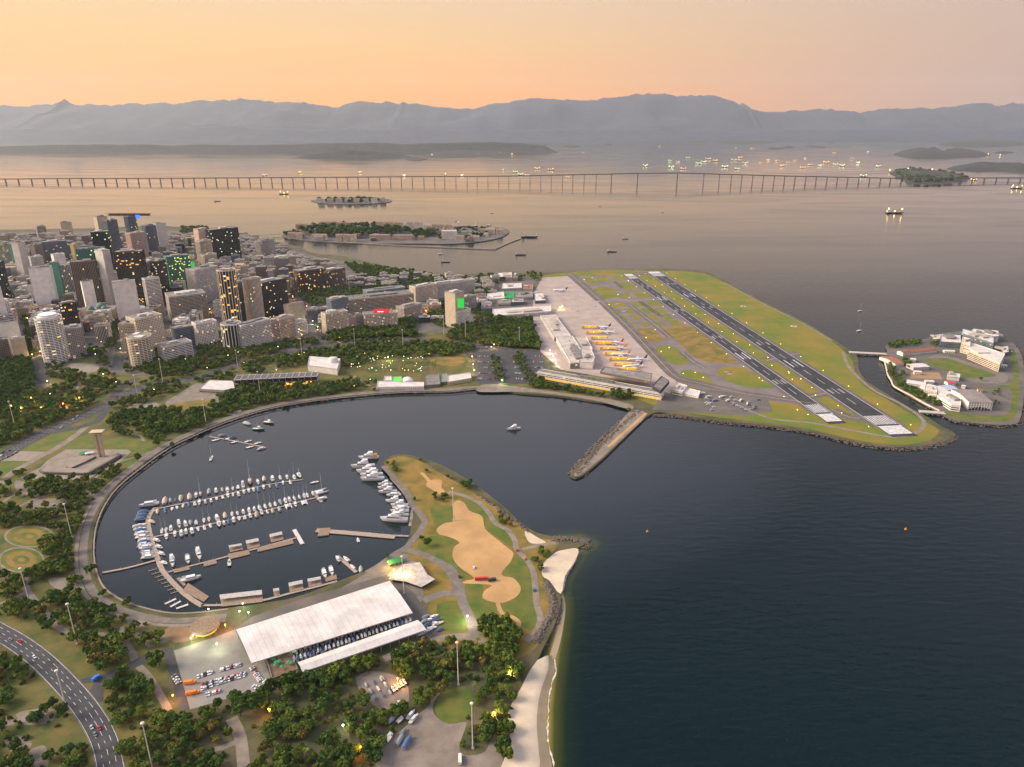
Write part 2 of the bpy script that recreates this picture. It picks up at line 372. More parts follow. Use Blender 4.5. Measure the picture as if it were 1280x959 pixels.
M_agrass = mat('airfield_grass', (.092, .145, .010), .95, scale=.011, col2=(.225, .155, .020), detail=9)
M_dry = mat('dry_grass', (.10, .102, .014), .95, scale=.04, col2=(.27, .155, .034), detail=10)
M_white = mat('road_paint', (.42, .41, .40), .8, col2=(.74, .72, .70), scale=.25)
M_yel = mat('yellow_paint', (.70, .50, .05), .7)
M_rockw = mat('shore_rock', (.055, .046, .040), .9, col2=(.17, .135, .105), scale=.5)
EXC_P = []; EXC_L = []
def surf(name, px, z, m, k=3, parent=None):
    g = ground_pts(px, LZ, True, k)
    if name not in ('seaside_park', 'peninsula_lawn', 'city_ground', 'museum_terrace', 'island_lawn', 'bare_ground'): EXC_P.append((g, min(p[0] for p in g), max(p[0] for p in g), min(p[1] for p in g), max(p[1] for p in g)))
    return struct_p(sheet(name, g, LZ+z, m, parent), parent)
def struct_p(o, parent):
    if parent is None: o['kind'] = 'structure'
    return o
def way(name, px, wd, z, m, k=6):
    c = spline([G(x, y, LZ) for x, y in px], False, k); EXC_L.append((c[::2]+[c[-1]], (max(wd) if isinstance(wd, list) else wd)/2))
    return struct(ribbon(name, c, wd, LZ+z, m))
# --- airfield
surf('airfield', [(678,344),(820,338.5),(850,339),(880,342),(903,352),(950,378),(1000,403),(1040,427),(1056,440),(1066,452),(1069,468),(1082,484),(1108,499),(1133,514),(1158,528),(1174,538),(1163,550),(1135,556),(1100,555),(1060,548),(1010,536),(960,529),(900,522),(850,514),(800,500),(700,440)], .04, M_agrass, 2)
surf('apron', [(678,347),(714,345),(752,378),(786,411),(818,447),(846,478),(838,492),(770,474),(700,462),(676,440),(664,400),(668,365)], .10, M_conc, 0)
surf('service_apron', [(836,482),(900,489),(960,500),(966,514),(930,521),(880,516),(815,512)], .09, M_pave, 0)
RW = []
def runway(name, a, b, wd, z):
    A = Vector(G(*a, LZ)); B = Vector(G(*b, LZ)); d = (B-A).normalized(); n = Vector((-d.y, d.x)); ln = (B-A).length
    o = struct(ribbon(name, [tuple(A-d*40), tuple(A+d*ln*.5), tuple(B+d*20)], wd, LZ+z, M_run)); RW.append((A, B, wd))
    # pale shoulders
    s = MB()
    for sd in (-1, 1):
        p = A+n*sd*(wd/2+3.5); q = B+n*sd*(wd/2+3.5)
        s.quad((*(p-n*3), LZ+z-.02), (*(q-n*3), LZ+z-.02), (*(q+n*3), LZ+z-.02), (*(p+n*3), LZ+z-.02))
    s.build('runway_shoulder', M_taxi, o)
    c = MB(); t = 95
    while t < ln-60:
        p = A+d*t; q = A+d*(t+30); c.quad(*((v.x, v.y, LZ+z+.03) for v in (p-n*.42, q-n*.42, q+n*.42, p+n*.42))); t += 52
    for sd in (-1, 1):
        p = A+n*sd*(wd/2-1.2); q = B+n*sd*(wd/2-1.2); c.quad(*((v.x, v.y, LZ+z+.03) for v in (p-n*.5, q-n*.5, q+n*.5, p+n*.5)))
    c.build('centre_and_edge_lines', M_white, o)
    nb = 8 if wd > 40 else 6
    for E_, dd in ((A, d), (B, -d)):
        k = MB(); step = (wd-6)/nb
        for i in range(nb):
            off = -wd/2+3+step*(i+.5); p = E_+dd*8+n*off; q = E_+dd*44+n*off; h = step*.27
            k.quad(*((v.x, v.y, LZ+z+.03) for v in (p-n*h, q-n*h, q+n*h, p+n*h)))
        p = E_-dd*30; q = E_+dd*2; h = wd/2-2
        for j in range(6):
            u = E_-dd*(30-j*5.4); v2 = u+dd*4.9; k.quad(*((v.x, v.y, LZ+z+.03) for v in (u-n*h, v2-n*h, v2+n*h, u+n*h)))
        k.build('threshold_bars', M_white, o)
        k = MB()
        for sd in (-1, 1):
            for dist, ww in ((300, 2.6), (150, .9), (152+300, .9)):
                for r_ in range(1 if dist == 300 else 2):
                    off = sd*(wd*.2+r_*2.6+ww/2); p = E_+dd*dist+n*off; q = p+dd*(45 if dist == 300 else 22)
                    k.quad(*((v.x, v.y, LZ+z+.03) for v in (p-n*ww/2, q-n*ww/2, q+n*ww/2, p+n*ww/2)))
        k.build('touchdown_marks', M_white, o)
    return o
def taxi(px, wd, z=.11, m=None):
    c = spline([G(x, y, LZ) for x, y in px], False, 6); o = struct(ribbon('taxiway', c, wd, LZ+z, m or M_taxi))
    ribbon('centre_line', c, .7, LZ+z+.035, M_yel, o); return o
M_field = mat('taxi_field_asphalt', (.135, .11, .108), .9, col2=(.20, .165, .155), scale=.02, detail=8)
surf('taxiway_field', [(714,346),(775,343.5),(800,358),(850,392),(903,430),(935,455),(985,491),(1012,506),(990,505),(930,497),(890,489),(842,478),(812,448),(784,412),(750,378)], .06, M_field, 0)
GI = [[(515,110),(560,105),(580,140),(545,145)], [(575,105),(640,105),(650,125),(590,130)], [(655,100),(715,95),(735,120),(670,125)], [(565,165),(610,150),(680,170),(700,205),(620,215)], [(690,140),(740,130),(800,165),(720,172)], [(760,180),(830,175),(860,205),(790,210)], [(700,190),(740,185),(752,210),(712,212)], [(635,235),(700,228),(740,250),(670,260)], [(755,230),(790,228),(815,250),(785,255)], [(830,222),(890,225),(910,248),(850,250)], [(650,268),(690,262),(705,285),(670,292)], [(720,265),(755,262),(775,285),(745,290)], [(800,262),(845,260),(870,285),(828,287)], [(865,262),(915,262),(935,285),(893,285)], [(680,298),(720,293),(740,320),(710,325)], [(755,295),(790,293),(810,318),(775,320)], [(835,293),(870,290),(895,315),(860,317)], [(905,290),(940,290),(965,315),(925,318)], [(718,335),(770,332),(785,355),(740,360)], [(800,330),(835,330),(850,352),(815,355)], [(870,328),(905,326),(930,350),(890,352)], [(935,323),(985,320),(1010,345),(960,350)]]
for q in GI: surf('grass_island', Z3(q), .09, M_agrass, 0)
for q, m_ in [([(780,370),(850,362),(890,385),(915,420),(880,430),(820,415)], M_dry), ([(925,367),(1060,352),(1240,490),(1280,530),(1170,535),(1080,510),(1000,440)], M_dry), ([(880,462),(940,447),(1000,475),(1040,525),(1010,545),(950,535),(890,492)], M_agrass), ([(1005,575),(1060,570),(1130,600),(1160,635),(1080,625),(1010,600)], M_agrass), ([(1190,565),(1290,552),(1400,600),(1500,655),(1330,655),(1215,612)], M_agrass)]: surf('grass_island', Z3(q), .09, m_, 3)
for q, wd, z, *mm in [([(712,342),(751,376)], 30, .14), ([(752,377),(786,410),(820,446),(845,471),(870,478),(895,484),(930,492),(985,500),(1022,505)], 25, .145), ([(787,381),(815,403),(838,422)], 17, .11), ([(800,377),(827,396)], 11, .115, M_run), ([(768,352),(778,360)], 10, .116, M_run), ([(852,440),(866,452),(880,460)], 16, .12), ([(958,451),(985,444),(1000,442)], 34, .119), ([(1008,497),(1030,492),(1050,488)], 22, .118), ([(780,344),(805,342),(830,341)], 40, .117), ([(1040,512),(1064,522),(1090,522)], 26, .112)]:
    taxi(q, wd, z, *mm)
runway('runway', (1031,518), (788,345), 31, .16)
runway('runway', (1112,533), (820,342), 43, .17)
way('perimeter_road', Z4([(20,600),(200,680),(400,705),(640,750),(740,762),(820,745),(856,715),(845,680),(760,622),(640,560),(545,470),(518,405)]), 6.5, .13, M_path)
way('perimeter_road', [(905,353),(950,377.5),(1000,402.5),(1040,426)], 5, .10, M_path)
for x, y in Z4([(33,492),(98,212),(310,296)])+Z3([(1240,585)]):
    p = G(x, y, LZ); b = MB(); nseg = 20
    for i in range(nseg):
        t0, t1 = 2*math.pi*i/nseg, 2*math.pi*(i+1)/nseg
        b.quad(*((p[0]+r*math.cos(t), p[1]+r*math.sin(t), LZ+.12) for r, t in ((5, t0), (7.5, t0), (7.5, t1), (5, t1))))
    struct(b.build('airfield_ring_marking', M_white))
# --- city and seaside avenue ground
surf('city_ground', [(-420,305),(0,291),(120,289),(230,288),(296,294),(345,306),(395,321),(450,329),(490,338),(560,347),(640,346),(676,345),(672,380),(664,400),(660,432),(600,440),(560,415),(500,418),(420,420),(385,438),(330,442),(250,458),(190,470),(130,466),(60,470),(-20,480),(-420,520)], .03, M_pave, 0)
surf('seaside_park', [(-400,520),(0,470),(130,468),(190,470),(250,458),(330,442),(385,438),(420,420),(500,418),(560,415),(600,440),(664,436),(672,470),(700,480),(786,505),(740,500),(690,494),(620,485),(560,487),(500,488),(440,493),(380,500),(330,510),(280,525),(240,542),(205,560),(175,580),(143,606),(126,630),(114,655),(110,680),(112,706),(121,732),(138,748),(165,760),(205,771),(240,772),(220,800),(205,860),(220,959),(260,1100),(-300,1100),(-700,700)], .035, M_grass, 0)
surf('peninsula_lawn', Z8([(360,150),(385,118),(440,108),(520,130),(590,175),(690,230),(760,275),(850,330),(930,390),(985,440),(1010,470),(1130,485),(1100,540),(1060,590),(1058,640),(1080,720),(1090,800),(1060,880),(1030,960),(940,1010),(820,1010),(520,900),(560,760),(520,720),(540,640),(440,540),(470,480),(530,400),(480,320),(440,250)]), .04, M_dry, 3)
for q in [[(660,330),(600,330),(560,345),(590,425),(620,405),(665,393)], [(715,318),(740,300),(790,325),(830,385),(900,440),(930,510),(870,478),(805,430),(790,372),(735,350)], [(600,460),(640,467),(690,490),(668,510),(660,555),(690,600),(755,650),(640,590),(560,550),(500,520),(540,470)], [(935,545),(1000,600),(1020,690),(1028,770),(1045,830),(1010,880),(960,860),(930,820),(880,790),(885,760),(945,730),(962,690),(930,650),(880,625)], [(715,680),(790,680),(795,735),(820,752),(862,765),(870,800),(840,850),(770,850),(735,790)], [(600,760),(690,755),(730,840),(720,890),(610,880),(590,820)]]:
    surf('lawn', Z8(q), .06, M_lawn, 4)
surf('bare_sandy_field', Z8([(590,430),(625,405),(668,393),(660,330),(680,305),(712,315),(735,350),(790,375),(805,430),(860,480),(905,515),(930,540),(915,580),(880,620),(885,640),(930,650),(962,690),(945,730),(880,760),(820,750),(793,735),(802,705),(835,682),(790,676),(705,672),(720,660),(755,648),(690,600),(660,555),(668,510),(690,490),(640,465),(600,455)]), .09, M_sandf, 4)
surf('bare_sandy_field', Z8([(540,235),(570,213),(612,215),(610,245),(625,265),(600,275),(575,260)]), .09, M_sandf, 4)
way('sandy_path', Z8([(860,760),(880,805),(930,825),(955,850),(940,885)]), 4.5, .10, M_sandf)
way('sandy_path', Z8([(520,180),(545,205),(560,225)]), 5, .10, M_sandf)
way('road', Z8([(640,268),(700,280),(770,310),(820,360),(850,405),(905,437),(935,480),(947,525),(990,570),(1018,620),(1028,700),(1035,770),(1050,830),(1030,890),(985,928)]), 6.5, .13, M_path)
way('path', Z8([(970,522),(1040,505),(1115,493)]), 6, .12, M_path)
way('road', Z8([(450,522),(530,545),(620,590),(660,630),(685,690),(710,770),(740,830),(752,880),(760,920)]), [9]*13+[12]*13+[10]*23, .14, M_prom)
way('road', Z8([(530,750),(600,722),(690,712)]), 10, .125, M_prom)
way('road', ZA([(240,335),(330,295),(450,255),(560,225),(700,230),(790,285)]), 8, .122, M_path)
way('promenade', Z8([(352,150),(400,205),(450,262),(482,325),(533,390),(522,430),(475,490),(450,515),(400,545),(340,590),(280,625)]), 8, .128, M_prom)
surf('quay_apron', Z8([(280,625),(345,585),(430,540),(460,545),(520,620),(530,720),(520,760),(470,760),(380,660),(300,690),(200,740),(60,790),(-30,820),(-60,790),(60,740),(170,690)]), .07, M_prom, 0)
surf('sandy_yard', Z8([(370,640),(440,585),(510,580),(560,640),(580,655),(520,690),(450,660)]), .11, M_plaza, 3)
surf('beach', Z8([(1060,590),(1110,540),(1150,525),(1218,520),(1200,580),(1160,640),(1140,720),(1090,660),(1060,640)]), .09, M_sand, 3)
surf('beach', Z8([(985,440),(1040,470),(1075,492),(1010,495),(985,465)]), .09, M_sand, 3)
def beach():
    """dry sand sloping to a wet margin under the water line"""
    up = ZA([(1010,340),(970,400),(930,480),(895,540),(868,600),(868,660),(875,730),(862,800),(835,876),(800,990),(760,1150)]); ed = ZA([(1080,318),(1088,395),(1062,480),(1052,545),(1050,610),(1047,680),(1050,745),(1062,810),(1076,876),(1050,1000),(980,1180)])
    u = spline([G(x, y, LZ) for x, y in up], False, 4); e = spline([G(x, y) for x, y in ed], False, 4)
    v = []; f = []; mi = []; prof = [(-.04, LZ+.12), (.25, LZ+.16), (.58, LZ+.14), (.76, LZ-.9), (.89, .75), (1.0, .12), (1.16, -1.2)]
    for a, b in zip(u, e):
        for t, z in prof: v.append((a[0]+(b[0]-a[0])*t, a[1]+(b[1]-a[1])*t, z))
    k = len(prof)
    for i in range(len(u)-1):
        for j in range(k-1): f.append((i*k+j, i*k+j+1, (i+1)*k+j+1, (i+1)*k+j)); mi.append(1 if j >= 3 else 0)
    me = bpy.data.meshes.new('beach'); me.from_pydata(v, [], f); me.materials.append(M_sand); me.materials.append(M_wetsand); me.polygons.foreach_set('material_index', mi)
    me.polygons.foreach_set('use_smooth', [True]*len(f)); struct(link('beach', me))
    M_foam = mat('surf_foam', (.30, .26, .17), .8, col2=(.78, .75, .68), scale=.35)
    rr = random.Random(4); wd = []; c = []
    for i, p in enumerate(e[:-8]):
        t = .008*rr.random(); c.append((p[0]+2.0+rr.uniform(-.6, .6), p[1])); wd.append(rr.uniform(.25, 1.9) if rr.random() > .15 else .05)
    struct(ribbon('surf', c, wd, .16, M_foam))
    c2 = spline([G(x, y) for x, y in Z8([(1222,530),(1200,585),(1165,640),(1150,700),(1138,735)])], False, 5)
    struct(ribbon('surf', c2, [rr.uniform(.8, 2.2) for _ in c2], .16, M_foam))
beach()
struct(ribbon('beach', spline([G(x, y) for x, y in [(699,738),(703,757),(701,778),(697,800),(690,824)]], False, 5), 6, .22, M_wetsand))
surf('gravel_lot', ZA([(480,470),(530,490),(490,550),(490,610),(560,660),(650,650),(640,700),(618,770),(640,815),(745,800),(790,700),(820,780),(800,1000),(240,1000),(225,770),(330,690),(400,620),(470,560)]), .08, M_dirt, 3)
surf('gravel_lot', ZA([(100,430),(190,395),(340,440),(360,560),(250,600),(140,520)]), .075, M_dirt, 3)
surf('lawn', ZA([(500,560),(545,500),(640,470),(680,520),(680,600),(640,645),(560,655),(505,620)]), .10, M_lawn, 4)
# --- park roads
HW = Z6([(-120,380),(-40,430),(60,487),(150,553),(230,630),(305,715),(360,795),(395,870),(415,959),(425,1030),(430,1100)])
def highway():
    c = spline([G(x, y, LZ) for x, y in HW], False, 8); o = struct(ribbon('highway', c, 17.5, LZ+.15, M_asph))
    for off, dash in ((-8.3, 0), (8.3, 0), (-4.2, 1), (0, 1), (4.2, 1)):
        l, r = ribbon_pts(c, abs(off)*2+1e-6); pl = l if off < 0 else r; b = MB(); acc = 0
        for i in range(len(pl)-1):
            p, q = Vector(pl[i]), Vector(pl[i+1]); ln = (q-p).length; d = (q-p)/ln; n = Vector((-d.y, d.x))
            if dash:
                t = 0
                while t < ln:
                    if ((acc+t) // 6) % 2 == 0:
                        a_, b_ = p+d*t, p+d*min(t+4.5, ln); b.quad(*((v.x, v.y, LZ+.19) for v in (a_-n*.15, b_-n*.15, b_+n*.15, a_+n*.15))); t += 12
                    else: t += 6
                acc += ln
            else: b.quad(*((v.x, v.y, LZ+.19) for v in (p-n*.15, q-n*.15, q+n*.15, p+n*.15)))
        b.build('lane_marking', M_white, o)
    for s_ in (-1, 1):
        l, r = ribbon_pts(c, 18.0); k = ribbon('kerb', l if s_ < 0 else r, .5, LZ+.28, M_prom, o, th=.2)
highway()
def road(px, wd, z=.13, m=None): return way('road', px, wd, z, m or M_asph)
road(Z6([(360,720),(362,675),(385,635),(440,603),(510,570),(560,546),(650,522)]), 11, .145)
road(Z6([(300,640),(350,628),(400,618),(450,600)]), 7, .142)
way('path', Z6([(510,570),(490,520),(440,470),(350,460),(240,445),(160,370),(105,300),(92,250)]), 6.5, .13, M_path)
way('path', Z6([(510,570),(560,622),(620,720),(640,760)]), 6, .125, M_path)
way('path', Z6([(455,460),(460,430)]), 4, .12, M_path)
way('path', Z6([(0,345),(60,320),(100,300)]), 5, .118, M_path)
way('path', Z9([(390,740),(430,830),(445,960)]), 9, .12, M_path); way('path', Z9([(210,900),(320,880),(410,850)]), 5, .118, M_path)
road(Z9([(108,455),(150,590),(180,705)]), 7, .135)
surf('bare_ground', Z6([(500,455),(570,455),(625,450),(640,480),(560,510)]), .08, M_dirt, 3)
surf('bare_ground', Z9([(90,350),(170,320),(215,345),(260,375),(140,405)]), .085, mat('red_soil', (.22,.13,.07), .95, var=.15, scale=.1), 3)
surf('parking_lot', Z9([(133,440),(330,375),(405,345),(440,420),(475,495),(535,480),(580,605),(480,660),(420,640),(205,703)]), .10, mat('parking_concrete', (.22, .205, .185), .9, var=.15, scale=.06), 0)
surf('yard', Z9([(400,345),(475,495),(535,480),(580,605),(690,560),(700,530),(1200,340),(1260,400),(1330,360),(1200,180),(1090,100),(700,210),(480,290)]), .09, M_pave, 0)
# promenade round the marina basin
i0 = next(i for i, p in enumerate(SHORE) if p == (285,763)); i1 = next(i for i, p in enumerate(SHORE) if p == (620,488))
pc = spline([G(x, y, LZ) for x, y in SHORE[i0:i1+1]], False, 4); l_, r_ = ribbon_pts(pc, 15); 
def inner(off): 
    l, r = ribbon_pts(pc, 2*off); 
    return l if inside(l[len(l)//2], land_poly) else r
struct(ribbon('promenade', inner(9), 8, LZ+.16, M_prom)); struct(ribbon('bicycle_path', inner(16), 4, LZ+.155, M_path))
wl = ribbon('seawall', inner(1.2), 1.6, LZ+.75, M_plaza, th=.75); tag(wl, 'low pale stone sea wall curving round the marina basin', 'wall')
# avenue behind the park
AV = [(-60,592),(0,572),(25,557),(62,538),(105,520),(150,498),(185,482),(250,472),(300,455),(360,443),(430,428),(520,425),(600,434),(660,440)]
av = spline([G(x, y, LZ) for x, y in AV], False, 6)
struct(ribbon('avenue', av, 26, LZ+.15, M_asph)); 
b_ = MB()
for off in (-6, 0, 6):
    l, r = ribbon_pts(av, abs(off)*2+1e-6); pl = l if off < 0 else r
    for i in range(0, len(pl)-1):
        p, q = Vector(pl[i]), Vector(pl[i+1]); d = (q-p).normalized(); n = Vector((-d.y, d.x))*.12; q = p+d*min(6, (q-p).length*.5)
        b_.quad(*((v.x, v.y, LZ+.18) for v in (p-n, q-n, q+n, p+n)))
b_.build('lane_marking', M_white, C.objects['avenue'])
road(Z5([(270,400),(300,395),(420,370),(500,330),(560,230),(620,170),(690,130)]), 14, .152); road(Z1([(215,960),(205,870),(180,790)]), 22, .153)
road(Z1([(580,850),(600,760),(610,650)]), 20, .151); road(Z2([(420,700),(380,600),(330,540),(270,490),(240,430)]), 20, .149); road(Z2([(1130,760),(1160,800),(1175,890)]), 9, .148)
road(Z2([(60,745),(180,715),(340,695),(430,690)]), 12, .147)
surf('plaza', Z5([(200,580),(240,540),(330,487),(640,488),(655,500),(590,560),(430,640),(160,645),(100,625)]), .11, M_plaza, 0)
surf('plaza', Z5([(0,520),(100,495),(240,500),(150,545),(0,545)]), .10, M_plaza, 0)
for q in [[(110,492),(160,460),(300,400),(395,382),(385,415),(250,495)], [(0,560),(60,545),(150,550),(40,600),(0,635)], [(20,660),(80,625),(150,640),(120,670),(40,680)], [(300,490),(400,430),(470,410),(480,460),(440,485)], [(530,440),(640,430),(760,440),(740,490),(600,490),(530,480)], [(600,560),(660,500),(720,500),(740,530),(640,570)], [(400,40),(490,30),(480,55),(330,90),(330,70)], [(420,110),(500,85),(480,120),(430,140)]]:
    surf('lawn', Z5(q), .07, M_lawn, 3)
way('road', Z5([(-60,720),(0,660),(60,605),(180,535),(300,470),(380,415),(430,375)]), 11, .14, M_path)
for cx, cy, rx, ry in [(110,92,95,42),(80,180,88,48)]:
    for s_, m_, z_ in ((1.0, M_path, .09), (.9, M_lawn, .10), (.68, M_dry, .11), (.36, M_lawn, .12), (.16, M_dry, .13)):
        surf('garden_ring', Z6([(cx+rx*s_*math.cos(t), cy+ry*s_*math.sin(t)) for t in [i*math.pi/9 for i in range(18)]]), z_, m_, 2)
surf('museum_terrace', ZC([(240,350),(420,240),(660,235),(700,320),(740,340),(680,440),(590,430),(220,430),(200,410)]), .07, M_path, 0)
surf('lawn', ZC([(225,400),(290,365),(500,345),(490,405),(250,412)]), .10, M_dry, 3)
surf('car_park', Z3([(-40,480),(300,470),(335,560),(250,640),(-10,640)]), .09, M_asph, 0)
surf('plaza', ZB([(850,150),(960,150),(950,180),(900,185),(830,170)]), .08, M_dry, 3)
surf('plaza', Z1([(330,830),(390,815),(490,830),(470,860),(370,860)]), .09, M_plaza, 4)
surf('sand_strip', Z3([(0,650),(60,640),(240,660),(450,690),(640,715),(760,745),(740,765),(560,720),(260,680),(0,680)]), .11, M_path, 3)
surf('breakwater_top', [(788,514),(763,544),(735,574),(718,592),(724,594),(748,576),(776,550),(808,519)], .06, M_dirt, 3)
way('path', Z3([(830,785),(780,830),(700,900),(640,955)]), 5, .10, M_sandf)
for q, wd in [([(160,780),(185,820),(180,850)], 5), ([(570,880),(640,925),(700,945)], 6), ([(260,310),(330,330),(390,330)], 4)]: way('path', Z2(q), wd, .1, M_path)
for q, wd in [([(0,830),(150,745),(300,700)], 4), ([(420,720),(470,640),(560,560),(700,520),(830,470)], 4), ([(650,410),(700,420),(720,445)], 4), ([(380,200),(410,130),(470,90)], 4), ([(700,300),(760,270),(820,260)], 4), ([(200,760),(330,760),(420,740)], 4), ([(0,760),(60,720),(110,700)], 5)]: way('path', Z5(q), wd, .1, M_path)
for q in [[(20,860),(70,840),(120,870),(90,900),(40,900)], [(60,760),(140,740),(210,745),(190,790),(90,800)], [(0,775),(60,770),(50,800),(0,800)], [(110,900),(170,880),(180,959),(130,959)], [(180,255),(260,250),(300,290),(230,300)], [(480,395),(560,400),(540,430),(490,425)]]: surf('bare_ground', Z6(q), .075, M_dirt, 4)
for q in [[(640,270),(760,250),(800,275),(700,300)], [(80,640),(200,690),(190,720),(90,700)], [(430,700),(480,690),(520,740),(450,760)], [(150,740),(330,735),(330,770),(180,790)]]: surf('bare_ground', Z5(q), .075, M_dirt, 4)
# scattered boulders on the breakwater, the point and the airport shore
def rocks(name, lines, n, smin, smax, seed, z0=-.3, z1=2.4, parent=None):
    rr = random.Random(seed); bm0 = bmesh.new(); bmesh.ops.create_icosphere(bm0, subdivisions=1, radius=1); V0 = np.array([v.co for v in bm0.verts]); Fa = [[v.index for v in f.verts] for f in bm0.faces]; bm0.free()
    V = []; FF = []; k = 0
    for pl, wd, cnt in lines:
        seg = [math.dist(pl[i], pl[i+1]) for i in range(len(pl)-1)]; tot = sum(seg)
        for _ in range(cnt):
            t = rr.random()*tot; i = 0
            while t > seg[i] and i < len(seg)-1: t -= seg[i]; i += 1
            f = t/seg[i]; o = rr.uniform(-wd, wd); dx = (pl[i+1][0]-pl[i][0])/seg[i]; dy = (pl[i+1][1]-pl[i][1])/seg[i]
            x = pl[i][0]+(pl[i+1][0]-pl[i][0])*f-dy*o; y = pl[i][1]+(pl[i+1][1]-pl[i][1])*f+dx*o
            s = rr.uniform(smin, smax); h = z0+(z1-z0)*max(0, 1-abs(o)/wd)+rr.uniform(-.3, .3)
            sc_ = np.array([s*rr.uniform(.7, 1.4), s*rr.uniform(.7, 1.4), s*rr.uniform(.5, .9)]); a = rr.random()*6.28
            q = V0*sc_*(1+np.array([[rr.uniform(-.18, .18)] for _ in range(len(V0))])); ca, sa = math.cos(a), math.sin(a)
            q = np.column_stack((q[:, 0]*ca-q[:, 1]*sa+x, q[:, 0]*sa+q[:, 1]*ca+y, q[:, 2]+h)); V.append(q); FF += [[j+k for j in f_] for f_ in Fa]; k += len(V0)
    me = bpy.data.meshes.new(name); me.from_pydata(np.concatenate(V).tolist(), [], FF); me.materials.append(M_rockw); o = link(name, me, parent); o['kind'] = 'stuff'
    if parent is None: tag(o, None, None)
    return o
gl = lambda px: spline([G(x, y, 1) for x, y in px], False, 3)
r1 = rocks('breakwater_boulders', [(gl(Z8([(1030,945),(1056,892),(1096,828),(1108,780),(1100,735),(1075,680)])), 8, 1000), (gl([(690,676),(712,677),(726,679),(737,680)]), 10, 320), (gl(Z8([(770,285),(860,345),(940,405),(1000,450)])), 5, 260)], 0, .9, 2.1, 1, z0=.6, z1=3.7)
r2 = rocks('breakwater_boulders', [(gl([(800,513),(770,540),(745,565),(720,595)]), 13, 900)], 0, .9, 2.0, 2, z0=.2, z1=3.4)
r3 = rocks('shoreline_boulders', [(gl([(815,519),(850,521),(900,528),(960,534),(1010,541),(1060,553),(1100,560),(1135,561),(1168,557),(1193,545),(1176,535)]), 5, 1500), (gl([(1120,558),(1168,556),(1191,546)]), 9, 350), (gl(SHORE[i0+2:i1]), 3, 1300)], 0, .7, 1.6, 3)
for r_, lb in ((r1, 'dark boulders heaped along the peninsula shore and point'), (r2, 'dark boulders flanking the long straight breakwater'), (r3, 'dark boulders strewn along the airfield and basin waterline')): tag(r_, lb, 'rocks')
# ------------------------------------------------------------------ buildings
def glass_mat(name, base, frac, warm=(1, .62, .22), es=.5):
    m = bpy.data.materials.new(name); m.use_nodes = True; nt = m.node_tree; N = nt.nodes; L = nt.links; b = N['Principled BSDF']
    b.inputs['Base Color'].default_value = (*base, 1); b.inputs['Roughness'].default_value = .18
    uv = N.new('ShaderNodeUVMap'); fl = N.new('ShaderNodeVectorMath'); fl.operation = 'FLOOR'; L.new(uv.outputs[0], fl.inputs[0])
    oi = N.new('ShaderNodeObjectInfo'); ad = N.new('ShaderNodeVectorMath'); ad.operation = 'ADD'; cb = N.new('ShaderNodeCombineXYZ'); ml = N.new('ShaderNodeMath'); ml.operation = 'MULTIPLY'; ml.inputs[1].default_value = 913
    L.new(oi.outputs['Random'], ml.inputs[0]); L.new(ml.outputs[0], cb.inputs[2]); L.new(fl.outputs[0], ad.inputs[0]); L.new(cb.outputs[0], ad.inputs[1])
    wn = N.new('ShaderNodeTexWhiteNoise'); wn.noise_dimensions = '3D'; L.new(ad.outputs[0], wn.inputs['Vector'])
    # whole floors are lit or dark together to some degree
    sp = N.new('ShaderNodeSeparateXYZ'); L.new(ad.outputs[0], sp.inputs[0]); cb2 = N.new('ShaderNodeCombineXYZ'); L.new(sp.outputs[1], cb2.inputs[1]); L.new(sp.outputs[2], cb2.inputs[2])
    wf = N.new('ShaderNodeTexWhiteNoise'); L.new(cb2.outputs[0], wf.inputs['Vector'])
    th = N.new('ShaderNodeMapRange'); th.inputs[1].default_value = .3; th.inputs[2].default_value = 1.0; th.inputs[3].default_value = 1-frac*.35; th.inputs[4].default_value = 1-frac*2.2
    L.new(wf.outputs['Value'], th.inputs[0]); gt = N.new('ShaderNodeMath'); gt.operation = 'GREATER_THAN'; L.new(wn.outputs['Value'], gt.inputs[0]); L.new(th.outputs[0], gt.inputs[1])
    cr = N.new('ShaderNodeValToRGB'); e = cr.color_ramp.elements; e[0].color = (*warm, 1); e[1].color = (1, .86, .55, 1); q = e.new(.85); q.color = (*warm, 1); q2 = e.new(.93); q2.color = (.75, 1, .75, 1)
    L.new(wn.outputs['Color'], cr.inputs[0]); L.new(cr.outputs[0], b.inputs['Emission Color'])
    st = N.new('ShaderNodeMath'); st.operation = 'MULTIPLY'; st.inputs[1].default_value = es; L.new(gt.outputs[0], st.inputs[0]); L.new(st.outputs[0], b.inputs['Emission Strength'])
    m.cycles.emission_sampling = 'NONE'
    return m
GL = {'dim': glass_mat('window_glass_dim', (.035, .04, .045), .012), 'some': glass_mat('window_glass_some', (.035, .038, .042), .045), 'lit': glass_mat('window_glass_lit', (.03, .03, .03), .075, (1, .50, .10), .55),
      'teal': glass_mat('teal_glass', (.015, .10, .085), .03, (.7, .9, .5)), 'green': glass_mat('green_lit_glass', (.02, .09, .05), .12, (.6, .75, .10), .6), 'black': glass_mat('black_glass', (.010, .022, .022), .025, (.8, .9, .5), .6), 'blue': glass_mat('blue_glass', (.03, .07, .10), .012)}
W = {k: mat('wall_'+k, c, .85, var=.12, scale=.08, objvar=.08) for k, c in {'white': (.74, .69, .62), 'cream': (.64, .53, .40), 'grey': (.34, .31, .28), 'lgrey': (.54, .50, .45), 'brown': (.20, .15, .125), 'beige': (.48, .395, .29), 'pink': (.54, .38, .31), 'dark': (.05, .05, .055), 'teal': (.09, .26, .21), 'stone': (.40, .34, .28), 'bluegrey': (.16, .20, .24), 'ochre': (.48, .34, .13)}.items()}
M_roofg = mat('roof_gravel', (.20, .185, .17), .95, var=.3, scale=.12, objvar=.2)
